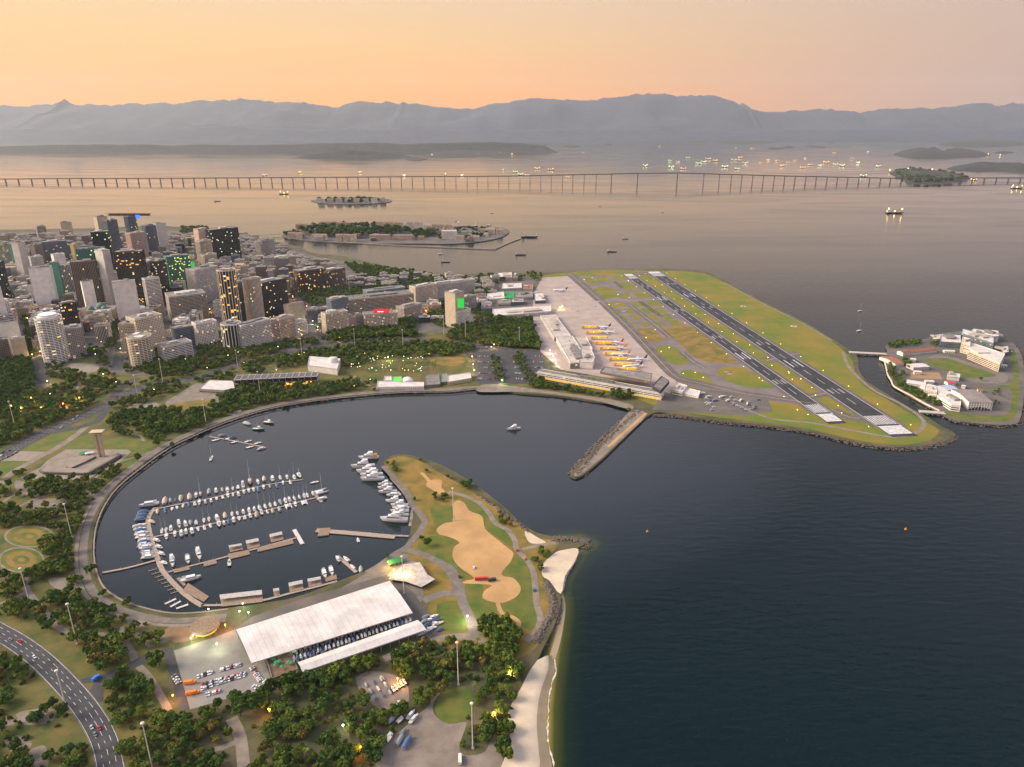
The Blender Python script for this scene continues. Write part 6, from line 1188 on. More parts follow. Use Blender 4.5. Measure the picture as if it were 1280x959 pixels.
def crown_arrays(seed, rad, hgt, base, nblob, nleaf, size, flat=.8):
    r = np.random.default_rng(seed); cs = []
    for _ in range(nblob):
        a = r.uniform(0, 6.283); q = math.sqrt(r.uniform(0, 1))*rad*.68; z = base+hgt*(.25+.6*r.uniform(0, 1)*(1-(q/rad)**2*.55)); cs.append((q*math.cos(a), q*math.sin(a), z, rad*r.uniform(.26, .46)))
    cs = np.array(cs); k = r.integers(0, nblob, nleaf); d = r.normal(size=(nleaf, 3)); d /= np.linalg.norm(d, axis=1)[:, None]; d[:, 2] = np.where(d[:, 2] < -.35, -d[:, 2], d[:, 2])
    p = cs[k, :3]+d*(cs[k, 3]*(.72+.33*r.uniform(size=nleaf)))[:, None]*np.array([1, 1, flat])
    nrm = d+r.normal(size=(nleaf, 3))*.45; nrm /= np.linalg.norm(nrm, axis=1)[:, None]; t = np.cross(nrm, r.normal(size=(nleaf, 3))); t /= np.linalg.norm(t, axis=1)[:, None]; b = np.cross(nrm, t); s = (size*r.uniform(.6, 1.3, nleaf))[:, None]
    V = np.stack([p-t*s-b*s*.7, p+t*s-b*s*.7, p+t*s*.7+b*s*.8, p-t*s*.7+b*s*.8], 1).reshape(-1, 3); return V
def quads_mesh(name, V, mats, mi=None):
    n = len(V)//4; me = bpy.data.meshes.new(name); me.vertices.add(len(V)); me.vertices.foreach_set('co', V.ravel()); me.loops.add(4*n); me.loops.foreach_set('vertex_index', np.arange(4*n)); me.polygons.add(n); me.polygons.foreach_set('loop_start', np.arange(n)*4)
    for m in mats: me.materials.append(m)
    if mi is not None: me.polygons.foreach_set('material_index', mi)
    me.update(calc_edges=True); return me
TP = []; TKIND = [('round_tree', 'dark rounded', 5.5, 6, 2.6, 0), ('spreading_tree', 'broad spreading', 7.2, 5.2, 3.0, 1), ('olive_tree', 'olive-brown loose', 5.2, 5.0, 2.6, 2), ('tall_tree', 'tall dark', 4.6, 9, 3.4, 0), ('bushy_tree', 'mid-green bushy', 5.0, 5.5, 2.0, 1)]
def trunk_mb(rad, base, hgt, seed):
    rr = random.Random(seed); b = MB(); b.tube((0, 0, -.3), (.15, .1, base+hgt*.25), .38, .24, n=7)
    for k in range(5): a = rr.uniform(0, 6.28); b.tube((.1, .08, base*.8+k*.25), (math.cos(a)*rad*.55, math.sin(a)*rad*.55, base+hgt*rr.uniform(.4, .65)), .18, .07, n=5)
    return b
for i, (nm, ds, rad, hg, bs, li) in enumerate(TKIND):
    for v in range(2):
        s = i*10+v; r = empty(nm, (0, 0, -600)); trunk_mb(rad, bs, hg, s).build('trunk', M_bark, r); me = quads_mesh('crown', crown_arrays(s, rad, hg, bs, 15, 1300, .62), [LEAF[li]]); link('crown', me, r); TP.append([r, False, i])
def palm_proto(seed):
    rr = random.Random(seed); r = empty('palm_tree', (0, 0, -600)); b = MB(); h = rr.uniform(8, 10); b.tube((0, 0, -.3), (.4, 0, h*.5), .28, .2, n=6); b.tube((.4, 0, h*.5), (.3, .2, h), .2, .15, n=6); b.build('trunk', M_bark, r); V = []
    for k in range(15):
        a = k*2.4; el = rr.uniform(.1, .9); p0 = Vector((.3, .2, h)); prev = p0; d = Vector((math.cos(a), math.sin(a), el)); side = Vector((-math.sin(a), math.cos(a), 0))
        for j in range(4):
            nx = prev+d*(1.0); d = (d+Vector((0, 0, -.42))).normalized(); w0, w1 = .5*(1-j/4.3), .5*(1-(j+1)/4.3); V += [prev-side*w0, prev+side*w0, nx+side*w1, nx-side*w1]; prev = nx
    link('fronds', quads_mesh('fronds', np.array([tuple(v) for v in V]), [LEAF[1]]), r); return [r, False]
PALM = [palm_proto(k) for k in range(3)]
SH = []
for v in range(3):
    r = empty('shrub', (0, 0, -600)); link('foliage', quads_mesh('foliage', crown_arrays(90+v, 1.9, 2.0, -.2, 7, 260, .42), [LEAF[(v+1) % 3]]), r); b = MB(); b.tube((0, 0, -.2), (0, 0, 1.2), .1, .05, n=5); b.build('stem', M_bark, r); SH.append([r, False])
hw_g = [G(x, y, LZ) for x, y in HW]; HWL = spline(hw_g, False, 3); prom_l = inner(9)[::3]
def free(p, rad=2.0):
    if not inside(p, land_poly) : return False
    if line_dist(p, HWL) < 9+rad*.9 or line_dist(p, av) < 13.5+rad*.6 or line_dist(p, prom_l) < 9: return False
    for g, x0, x1, y0, y1 in EXC_P:
        if x0 < p[0] < x1 and y0 < p[1] < y1 and inside(p, g): return False
    for c, h in EXC_L:
        if abs(p[0]-c[0][0]) < 400 and line_dist(p, c) < h+rad*.6: return False
    return not any(abs(p[0]-x) < r_+4 and abs(p[1]-y) < r_+4 and (inside(p, pl) or line_dist(p, pl) < 3.2) for x, y, r_, pl in FOOT_)
tr = random.Random(11); trees = []; shrubs = []; palms = []
def scatter(px, space, size, kinds, dens=1.0, conv=None, sh=.0, isl=False, clump=.0):
    g = [G(x, y, LZ) for x, y in (conv(px) if conv else px)]; x0, x1, y0, y1 = min(p[0] for p in g), max(p[0] for p in g), min(p[1] for p in g), max(p[1] for p in g)
    y = y0
    while y < y1:
        x = x0
        while x < x1:
            p = (x+tr.uniform(-.42, .42)*space, y+tr.uniform(-.42, .42)*space); x += space
            if tr.random() > dens or not inside(p, g): continue
            if clump and mnoise.noise(Vector((p[0]*.022, p[1]*.022, 5))) < clump-.5: continue
            if not isl and not free(p): continue
            if isl and any(math.dist(p, (c[0], c[1])) < c[2]+3 and (inside(p, c[3]) or line_dist(p, c[3]) < 2.5) for c in FOOT_): continue
            if tr.random() < sh: shrubs.append((p, tr.uniform(.7, 1.5)))
            else: trees.append((p, tr.uniform(*size), tr.choice(kinds)))
        y += space
ALLK = [0, 1, 2, 3, 4, 0, 4]; DK = [0, 0, 3, 1, 4]
# bottom wood round the gravel lot and sheds
scatter([(128,858),(160,838),(208,842),(216,905),(262,892),(300,868),(345,862),(378,845),(420,836),(470,822),(530,802),(560,800),(600,806),(640,800),(655,812),(652,870),(632,905),(640,985),(150,985)], 8.2, (.6, 1.3), ALLK, .85, sh=.1, clump=.2)
scatter([(598,778),(640,772),(652,800),(640,815),(600,812)], 7.7, (0.86, 1.34), DK, .9); scatter([(640,905),(612,905),(606,959),(632,959)], 7.7, (0.86, 1.34), [0, 4], .8)
scatter(Z9([(470,640),(560,610),(700,560),(900,470),(1141,370),(1141,480),(900,560),(700,640),(480,720)]), 7.8, (.95, 1.4), DK, .95)
scatter(Z9([(325,640),(360,595),(420,590),(425,640),(380,670)]), 9, (1.1, 1.5), [1, 4], 1)
# left of the highway and round the gardens
scatter([(-60,800),(0,805),(60,850),(105,915),(125,985),(-60,985)], 9.5, (0.76, 1.29), ALLK, .75, sh=.25, clump=.3); scatter([(0,700),(60,680),(110,640),(105,720),(125,752),(160,765),(190,775),(160,800),(120,825),(70,790),(0,765)], 8.6, (0.81, 1.40), ALLK, .88, sh=.1, clump=.15)
scatter([(130,800),(200,790),(205,835),(160,850),(118,838),(95,790)], 8.6, (0.86, 1.34), ALLK, .7, clump=.25); scatter([(150,762),(205,770),(180,785)], 7.7, (0.86, 1.23), DK, .8); scatter([(-20,600),(30,590),(75,600),(110,622),(100,660),(70,668),(-20,660)], 7.7, (0.76, 1.29), ALLK, .8, sh=.2, clump=.2)
scatter([(40,598),(130,575),(170,570),(120,625),(108,650),(70,610)], 8.6, (0.81, 1.23), ALLK, .5, sh=.15)
for x, y, s in [(172,577,1.15),(198,558,1.3),(148,594,1.0),(115,718,1.2),(158,757,1.0),(128,745,.8),(215,560,.9)]: trees.append((G(x, y, LZ), s, 0))
# seaside park bands
scatter([(134,520),(200,512),(290,510),(300,520),(240,538),(200,552),(150,545),(134,535)], 8.5, (0.86, 1.26), DK, .9, clump=.1); scatter([(295,480),(345,480),(410,484),(440,476),(470,478),(470,490),(400,497),(330,506),(290,515),(240,520)], 8.5, (0.81, 1.21), DK, .82, clump=.1); scatter([(130,490),(170,480),(215,470),(290,462),(290,475),(240,480),(215,495),(180,505),(140,512)], 9, (0.76, 1.21), ALLK, .7, sh=.1, clump=.1)
scatter([(-60,458),(0,447),(50,455),(52,480),(40,500),(0,520),(-60,535)], 8.5, (1.08, 1.54), [0, 3, 0], .98); scatter([(50,468),(120,472),(150,480),(110,500),(60,520),(20,540),(0,545),(0,520),(45,500)], 8.5, (0.76, 1.21), ALLK, .72, clump=.1); scatter([(-40,560),(0,548),(60,522),(120,500),(110,512),(60,532),(0,560)], 8.5, (0.86, 1.21), DK, .8)
scatter([(178,458),(215,452),(260,440),(290,432),(385,424),(400,430),(300,452),(240,468),(190,472)], 9, (0.81, 1.32), ALLK, .75, clump=.1); scatter([(185,440),(212,448),(205,466),(178,465)], 8.5, (1.08, 1.54), DK, 1)
scatter([(300,456),(360,446),(385,440),(470,432),(590,430),(600,438),(560,445),(470,448),(440,460),(400,452),(310,470)], 9, (0.86, 1.32), DK, .8, clump=.1); scatter([(405,414),(455,412),(500,412),(525,418),(505,428),(440,430),(400,432)], 8.5, (1.03, 1.49), DK, .95); scatter([(497,398),(518,398),(518,412),(500,412)], 8.5, (1.40, 1.76), [0], 1); scatter([(560,410),(600,405),(665,412),(664,435),(600,436),(560,428)], 9, (0.92, 1.38), ALLK, .7, clump=.1)
scatter([(612,398),(640,402),(672,400),(684,430),(670,442),(640,438),(612,432)], 8.5, (1.08, 1.54), DK, .95); scatter([(602,442),(665,440),(678,462),(640,476),(604,470)], 17, (.7, 1.0), DK, .55)
for k in range(1): EXC_KEEP = None
EXC_P2 = EXC_P; EXC_P = [e for e in EXC_P if not inside(G(640, 460, LZ), e[0])]; scatter([(612,445),(622,445),(632,478),(620,478)], 9, (.6, .9), DK, .8); scatter([(640,443),(652,443),(668,475),(655,478)], 9, (.6, .9), DK, .8); EXC_P = EXC_P2
scatter([(670,478),(700,486),(715,494),(690,492),(660,488)], 9, (.8, 1.1), DK, .9); scatter(Z3([(640,690),(700,665),(760,690),(750,720),(680,725)]), 8, (.9, 1.2), [0, 3], 1); scatter(Z3([(330,640),(500,660),(560,690),(340,670)]), 9, (.6, .8), [4], .8); scatter(Z3([(890,730),(960,700),(1060,745),(1060,785),(960,770)]), 8, (.7, 1), DK, .9); scatter(Z3([(700,780),(760,750),(780,780),(720,860)]), 8, (.6, .9), [2, 4], .7)
scatter(Z3([(240,600),(330,610),(340,650),(500,675),(560,690),(640,700),(640,715),(480,690),(300,660),(235,640)]), 8, (.7, 1.05), DK, .8)
# downtown trees
scatter([(146,398),(158,400),(152,428),(138,442),(132,436)], 9, (1.0, 1.3), [0, 3], 1); scatter([(112,432),(132,440),(128,452),(108,455)], 9, (.8, 1.1), DK, .7); scatter([(30,398),(36,396),(44,440),(40,452),(34,446)], 8, (.9, 1.1), [0], .9); scatter([(360,372),(400,362),(440,360),(480,352),(540,350),(600,348),(640,346),(620,356),(540,356),(520,366),(440,372),(420,380),(390,384)], 12, (.9, 1.35), DK, .8, clump=.1); scatter([(430,330),(470,334),(520,342),(560,348),(520,352),(450,346)], 12, (1, 1.4), DK, .85); scatter([(535,380),(556,378),(556,410),(540,408)], 10, (.9, 1.2), DK, .8); scatter([(590,362),(612,358),(614,400),(592,402)], 11, (.9, 1.3), DK, .75); scatter([(250,415),(275,418),(275,436),(245,440)], 10, (.8, 1.1), DK, .6); scatter([(226,282),(262,286),(262,294),(226,292)], 14, (1, 1.4), DK, .7)
scatter([(600,344),(680,343),(676,350),(600,354)], 14, (1, 1.4), DK, .5)
scatter([(112,447),(165,452),(180,468),(120,472),(60,472),(50,460)], 9, (.7, 1.1), ALLK, .55); scatter([(190,452),(205,455),(190,470),(176,466)], 9, (.8, 1.1), DK, .8)
# peninsula
for pts, sp, sz, kd, dn in [([(360,130),(400,120),(415,190),(390,180)], 7, (.5, .75), [4], .7), ([(470,260),(510,300),(525,360),(500,375),(480,320)], 7.5, (.55, .85), [0, 4], .85), ([(560,300),(600,280),(640,290),(640,315),(570,320)], 7.5, (.6, .9), [0], .9), ([(700,235),(740,235),(750,265),(715,270)], 8, (.8, 1.1), [0], .9), ([(490,120),(530,130),(530,140),(495,130)], 7, (.5, .7), [4], .8), ([(840,350),(890,375),(940,420),(960,440),(900,420),(850,395)], 8, (.55, .8), [4, 2], .75), ([(1010,545),(1060,520),(1100,530),(1060,580),(1055,640),(1030,620)], 7, (.6, .85), [4], .8), ([(780,880),(870,840),(930,870),(960,900),(980,960),(900,1000),(800,960)], 8.5, (.8, 1.2), DK, .9), ([(630,700),(665,700),(660,720),(630,725)], 7, (.6, .8), [2], .9), ([(340,600),(380,570),(390,580),(370,650),(340,640)], 7, (.5, .7), [4], .6), ([(420,480),(450,480),(440,540),(418,545)], 7, (.6, .9), [4], .9)]: scatter(pts, sp, sz, kd, dn, conv=Z8)
for x, y, s in [(553,507,1.1),(545,180,.6),(640,205,.6),(525,480,.6),(370,560,.7)]: trees.append((G(*Z8([(x, y)])[0], LZ), s, 0))
# naval island
for pts, sp, sz, dn in [([(75,180),(180,160),(390,150),(395,185),(200,200),(90,225)], 8, (.7, 1.0), .95), ([(80,260),(120,300),(170,440),(280,550),(560,690),(570,735),(420,680),(200,560),(110,430)], 7.5, (.65, .95), .9), ([(240,310),(300,340),(310,390),(250,395)], 9, (.8, 1), .8), ([(205,430),(280,430),(275,480),(215,480)], 9, (.7, 1), .8), ([(470,140),(545,170),(540,205),(480,190)], 9, (.7, 1), .8), ([(900,480),(940,490),(980,560),(940,560)], 9, (.6, .9), .5), ([(1000,570),(1070,560),(1070,720),(1010,700)], 10, (.4, .6), .5)]: scatter(pts, sp, sz, [4, 0], dn, conv=V8, isl=True)
scatter([(-30,640),(110,590),(115,700),(-30,800)], 9, (.8, 1), [0], .16, sh=1.0); scatter([(-40,800),(60,850),(110,920),(120,985),(-40,985)], 6, (.8, 1), [0], .45, sh=1.0, clump=.45); scatter([(300,850),(640,800),(640,985),(150,985),(135,860)], 9, (1, 1), [0], .3, sh=1.0)
for q, n in [([(140,860),(300,880),(560,810),(640,800),(620,950),(160,975)], 60), (ZB([(500,150),(780,130),(860,170),(840,215),(500,215)]), 150), (ZB([(1000,140),(1280,130),(1270,230),(1030,230)]), 40), (Z5([(120,640),(420,700),(420,740),(200,760),(80,720)]), 30)]:
    g = [G(x, y, LZ) for x, y in q]; xs = [p[0] for p in g]; ys = [p[1] for p in g]
    for _ in range(n):
        p = (tr.uniform(min(xs), max(xs)), tr.uniform(min(ys), max(ys)))
        if inside(p, g) and free(p): palms.append((p, tr.uniform(.8, 1.15)))
def zone_of(px, py):
    if px > 1090: return 'on the naval school island'
    if py > 800 and px < 135: return 'in the grassland left of the curved highway'
    if py > 795 and px < 560: return 'in the wood between the boat sheds and gravel lot'
    if py > 780: return 'in the wood beside the beach'
    if px > 478 and py > 560: return 'on the peninsula around the sandy field'
    if py > 590 and px < 260: return 'in the garden park beside the basin'
    if py > 470 and px < 330: return 'in the park around the monument'
    if px > 590: return 'around the airport car park'
    if py > 425: return 'in the park strip before the museum'
    return 'among the downtown streets'
def place(kind, lst, protos_, descr, group, cap, stuff_label, low):
    lst.sort(key=lambda t: t[0][1]); print(kind, len(lst)); rest = []
    for n, t in enumerate(lst):
        if n >= cap: rest.append(t); continue
        e = protos_(t); r = e[0] if not e[1] else copy_tree(e[0]); e[1] = True
        s = t[1]; r.location = (t[0][0], t[0][1], LZ); r.rotation_euler = (0, 0, tr.uniform(0, 6.28)); r.scale = (s*tr.uniform(.9, 1.1), s*tr.uniform(.9, 1.1), s*tr.uniform(.85, 1.2)); tag(r, descr(t)+' '+zone_of(*P(t[0][0], t[0][1], LZ)), 'tree' if kind != 'shrub' else 'shrub', group)
    if rest:
        Vs = []; mi = []; bank = [[crown_arrays(300+k*7+i, TKIND[i][2], TKIND[i][3], TKIND[i][4], 12, low, 1.05) for k in range(2)] for i in range(len(TKIND))] if kind == 'tree' else [[crown_arrays(400+k, 2.0, 2, 6.5 if kind == 'palm' else -.2, 6, low//3, .8) for k in range(2)]]
        tb = MB()
        for t in rest:
            i = t[2] if kind == 'tree' else 0; V = bank[i][tr.randrange(2)]; a = tr.uniform(0, 6.28); ca, sa = math.cos(a), math.sin(a); s = t[1]; Vs.append(np.column_stack(((V[:, 0]*ca-V[:, 1]*sa)*s+t[0][0], (V[:, 0]*sa+V[:, 1]*ca)*s+t[0][1], V[:, 2]*s*tr.uniform(.85, 1.2)+LZ))); mi += [TKIND[i][5] if kind == 'tree' else 1]*(len(V)//4)
            if kind != 'shrub': tb.tube((t[0][0], t[0][1], LZ-.2), (t[0][0], t[0][1], LZ+5*s), .35*s, .2*s, n=5, cap=False)
        me = quads_mesh('far_'+kind+'s', np.concatenate(Vs), LEAF, mi); o = link('distant_'+{'tree': 'tree_canopy', 'palm': 'palm_grove', 'shrub': 'undergrowth'}[kind], me); tag(o, stuff_label, 'trees', kind='stuff')
        if kind != 'shrub': k2 = tb.build('trunks', M_bark, o); k2['kind'] = 'stuff'
place('tree', trees, lambda t: TP[t[2]*2+tr.randrange(2)], lambda t: TKIND[t[2]][1]+' tree', 'park trees', 300, 'canopy of the farther park and street trees', 300)
place('palm', palms, lambda t: PALM[tr.randrange(3)], lambda t: 'slender palm tree', 'palm trees', 300, 'farther palms', 200)
place('shrub', shrubs, lambda t: SH[tr.randrange(3)], lambda t: 'low round shrub', 'park shrubs', 250, 'low undergrowth between the trees', 150)
for e in TP+PALM+SH:
    if not e[1]:
        drop_tree(e[0])
# ------------------------------------------------------------------ lamps
M_bulb_y = mat('sodium_lamp', (1, .8, .3), .5, emit=(1, .62, .12), es=3); M_bulb_w = mat('white_lamp', (1, 1, 1), .5, emit=(1, .95, .75), es=3.5); M_bulb_o = mat('orange_lamp', (1, .5, .1), .5, emit=(1, .36, .03), es=4); M_bulb_g = mat('greenish_lamp', (.8, 1, .6), .5, emit=(.75, 1, .5), es=2.5)
for m_ in (M_bulb_y, M_bulb_w, M_bulb_o, M_bulb_g): m_.cycles.emission_sampling = 'NONE'
M_pole = mat('lamp_pole_paint', (.62, .58, .50), .6)
mast0 = None
def mast(px, py, where):
    global mast0
    if mast0 is None:
        r = empty('high_mast_lamp'); b = MB(); b.tube((0, 0, 0), (0, 0, 44), .50, .30, n=8); b.build('pole', M_pole, r); b = MB(); b.box(-1.0, 1.0, -1.0, 1.0, 0, .8); b.build('base', M_slab, r)
        b = MB(); n = 12; b.loft([[(q*math.cos(6.283*i/n), q*math.sin(6.283*i/n), z) for i in range(n)] for q, z in ((.3, 43.4), (1.4, 44), (1.4, 44.4), (.4, 44.8))]); b.build('lamp_ring', M_pole, r)
        for i in range(6): t = 6.283*i/6; b = MB(); b.box(1.05*math.cos(t)-.28, 1.05*math.cos(t)+.28, 1.05*math.sin(t)-.28, 1.05*math.sin(t)+.28, 43.4, 43.98, bottom=True); b.build('lamp_head', W['white'], r)
        mast0 = r
    else: r = copy_tree(mast0)
    x, y = G(px, py, LZ); r.location = (x, y, LZ); tag(r, 'very tall slim pale lamp mast '+where, 'lamp mast', 'tall lamp masts of the park')
for px, py, wh in [(591,936,'beside the gravel lot'),(573,856,'among trees above the gravel lot'),(191,962,'in the wood near the highway'),(85,893,'beside the highway'),(96.5,805,'near the highway junction'),(6,724,'beside the round gardens'),(90,672,'by the promenade near round gardens'),(38,758,'on the garden path'),(567,651,'on the edge of the sandy field'),(505,742,'beside the marina restaurant'),(258,532,'behind the promenade near the museum terrace'),(172.6,499,'in the park near the monument'),(203.6,477,'at the avenue bend'),(298,465,'behind the museum'),(325.5,494,'in front of the museum'),(378,449,'near the museum theatre'),(444,436,'in the trees before the cream blocks'),(504,437,'in the park before the red sign'),(555,418.5,'near the green panel slab'),(582,426,'before the low white block'),(649,434,'at the airport car park'),(19,534,'beside the avenue near the dark wood'),(437,366,'by the long beige block')]: mast(px, py, wh)
lp = {}
def lamp(x, y, kind, where, group, z=LZ, h=8, power=0, rad=.55):
    m = {'y': M_bulb_y, 'w': M_bulb_w, 'o': M_bulb_o, 'g': M_bulb_g}[kind]; key = (kind, h, rad)
    if key not in lp:
        r = empty('street_lamp'); b = MB(); b.tube((0, 0, 0), (0, 0, h), .12, .08, n=5); b.build('pole', M_metal, r); b = MB(); n = 8; b.loft([[(rad*k*math.cos(6.283*i/n), rad*k*math.sin(6.283*i/n), h+q*rad) for i in range(n)] for k, q in ((.2, -.8), (.9, -.4), (1, .1), (.6, .7), (.1, 1))]); b.build('lamp_globe', m, r); lp[key] = r
    else: r = copy_tree(lp[key])
    r.location = (x, y, z); tag(r, {'y': 'yellow', 'w': 'white', 'o': 'orange', 'g': 'greenish white'}[kind]+' lit lamp '+where, 'lamp', group)
    if power:
        l = bpy.data.lights.new('lamp_light', 'POINT'); l.energy = power; l.color = {'y': (1, .66, .18), 'w': (1, .93, .72), 'o': (1, .38, .05), 'g': (.85, 1, .55)}[kind]; l.shadow_soft_size = .6; lo = bpy.data.objects.new('lamp_light', l); C.objects.link(lo); lo.parent = r; lo.location = (0, 0, h-.9)
    return r
lr = random.Random(31)
PW = 1100
for conv, pts in [(Z9, [(135,672,'o',2),(560,735,'o',.8),(970,905,'o',.8),(215,415,'g',1.6),(330,440,'g',1.2),(470,300,'w',.7),(430,295,'w',.7),(292,285,'w',.6),(890,808,'w',.5),(445,260,'g',1),(640,450,'g',1.2)]), (ZA, [(790,640,'y',4),(866,440,'y',1.5),(658,155,'w',2.5),(310,470,'o',1.4),(40,705,'w',.4),(820,680,'y',.8)]), (Z8, [(375,605,'y',.25),(450,650,'y',.08),(400,640,'y',.08),(725,848,'w',1.5)]), (Z6, [(655,718,'o',.8),(730,490,'g',1),(850,450,'o',1.0)])]:
    for x, y, k, pw in pts: lamp(*G(*conv([(x, y)])[0], LZ), k, 'in the marina and beach grounds', 'lit lamps of the marina grounds', power=PW*pw, rad=.7)
for conv, pts in [(Z1, [(165,790,'y'),(205,775,'y'),(250,790,'w'),(320,780,'y'),(610,700,'y'),(600,640,'y'),(605,760,'y'),(620,590,'y'),(460,640,'y'),(850,480,'o'),(850,540,'o'),(860,650,'y'),(1050,560,'o'),(1030,480,'y'),(115,520,'y'),(140,605,'y'),(1040,620,'y')]), (Z2, [(250,440,'g'),(265,495,'o'),(335,545,'o'),(350,580,'o'),(365,620,'g'),(390,650,'y'),(310,690,'y'),(500,705,'y'),(770,660,'y'),(930,570,'o'),(1000,750,'y'),(1160,800,'y'),(1165,840,'y'),(1170,870,'y'),(740,805,'g'),(820,655,'y'),(1250,690,'y')]), (Z5, [(140,190,'g'),(60,290,'y'),(110,300,'y'),(240,165,'y'),(520,130,'y'),(210,300,'y'),(160,250,'y'),(320,280,'o'),(400,250,'y')]), (Z3, [(400,270,'y'),(410,265,'y'),(350,490,'w'),(365,520,'w'),(380,555,'w'),(60,420,'y'),(70,460,'y'),(110,640,'g')])]:
    for x, y, k in pts: lamp(*G(*conv([(x, y)])[0], LZ), k, 'along the downtown and park avenues', 'lit lamps of the avenues', power=PW*3, rad=1.0)
for x, y, k in [(222,258,'o'),(255,262,'o'),(290,258,'o'),(348,255,'o')]: lamp(*G(*ZB([(x, y)])[0], LZ), k, 'at the foot of the museum', 'lit lamps at the museum', power=PW*.8, h=4, rad=.8)
for k in range(9): t = k/8; lamp(*G(736+48*t, 414+54*t, LZ), 'o', 'between the airport jet bridges', 'lit lamps of the jet bridges', h=11, power=PW*1.1, rad=.7)
for k in range(60): x, y = lr.uniform(500, 800), lr.uniform(140, 215); lamp(*G(*ZB([(x, y)])[0], LZ), lr.choice('ggwy'), 'among the palms of the museum park', 'lit lamps among the palms', h=5, rad=.55)
for k in range(70):
    x, y = lr.uniform(-40, 660), lr.uniform(420, 500); p = G(x, y, LZ)
    if free(p, .5): lamp(*p, lr.choice('yyyw'), 'in the seaside park', 'lit lamps of the seaside park', rad=.6)
def field_lamps():
    k = 0
    for A, B_, wd in RW:
        d = (B_-A).normalized(); n = Vector((-d.y, d.x))
        for i in range(15):
            for s in (-1, 1):
                p = A+d*((B_-A).length*i/14)+n*s*(wd/2+14); lamp(p.x, p.y, 'y', 'marking the edges of the runways', 'airfield edge lamps', h=1.2, rad=.6)
    for x, y in Z3([(520,120),(560,110),(740,125),(690,195),(745,210),(645,245),(905,480),(945,460),(1015,590),(1075,585),(1115,610),(875,370),(830,410)])+Z4([(165,515),(340,520),(325,650),(290,495)]): lamp(*G(x, y, LZ), 'y', 'on the airfield grass', 'airfield grass lamps', h=1.2, rad=.7)
field_lamps()
# ------------------------------------------------------------------ long bay bridge
def bay_bridge():
    zx = [15,47,80,112,145,175,205,235,264,292,318,347,375,402,430,458,486,513,541,569,597,625,652,680,705,733,760,788,815,843,869,896,922,950,977,1004,1031,1060,1087,1112,1140,1168,1193,1220,1247,1272]
    X = [-50, -34, -18, -2]+[z/2 for z in zx]+[640+z/2 for z in (20,45,72,98,126,152,180,210,248,313,412,478,517,547,573,600,627,654,680,706,733,759,786,812,838,866,893,920,945,972,1000,1030,1060,1090,1120,1150,1180,1210,1240,1270,1300,1330)]
    base = [(-60,228),(0,228.5),(320,229.5),(640,230.5),(845,231),(1115,228.5),(1320,226)]; dk = [(-60,223.5),(0,223.5),(320,222),(640,219.8),(764,217.2),(796,216.4),(845,215.9),(880,217),(1000,220.3),(1115,222.5),(1320,222)]
    r = empty('bay_bridge', (*G(640, 230.5), 0), 0, 'very long viaduct bridge crossing the bay on many slender piers', 'bridge'); o = r.location; pts = []
    M_br = mat('bridge_concrete', (.20, .185, .18), .9)
    for x in X:
        gx, gy = G(x, lerp_prof(base, x)); z = hz(x, lerp_prof(dk, x), gy); pts.append((gx-o.x, gy-o.y, z)); b = MB(); w_ = 3 if 755 < x < 860 else 1.9
        for s in (-5, 5): b.box(gx-o.x-w_, gx-o.x+w_, gy-o.y+s-2, gy-o.y+s+2, -5, z-3)
        b.box(gx-o.x-w_*1.4, gx-o.x+w_*1.4, gy-o.y-9, gy-o.y+9, z-4, z-2); b.box(gx-o.x-4.5, gx-o.x+4.5, gy-o.y-10, gy-o.y+10, -5, 3); b.build('pier', M_br, r)
    b = MB()
    for p, q in zip(pts, pts[1:]):
        b.loft([[(c[0], c[1]-12, c[2]), (c[0], c[1]+12, c[2]), (c[0], c[1]+6, c[2]-6), (c[0], c[1]-6, c[2]-6)] for c in (p, q)])
    b.build('deck', M_br, r)
    b = MB()
    for p, q in zip(pts, pts[1:]):
        for s in (-12.2, 12.2): b.loft([[(c[0], c[1]+s-.2, c[2]-.5), (c[0], c[1]+s+.2, c[2]-.5), (c[0], c[1]+s+.2, c[2]+1.2), (c[0], c[1]+s-.2, c[2]+1.2)] for c in (p, q)])
    b.build('parapet', M_br, r)['kind'] = 'stuff'
bay_bridge()
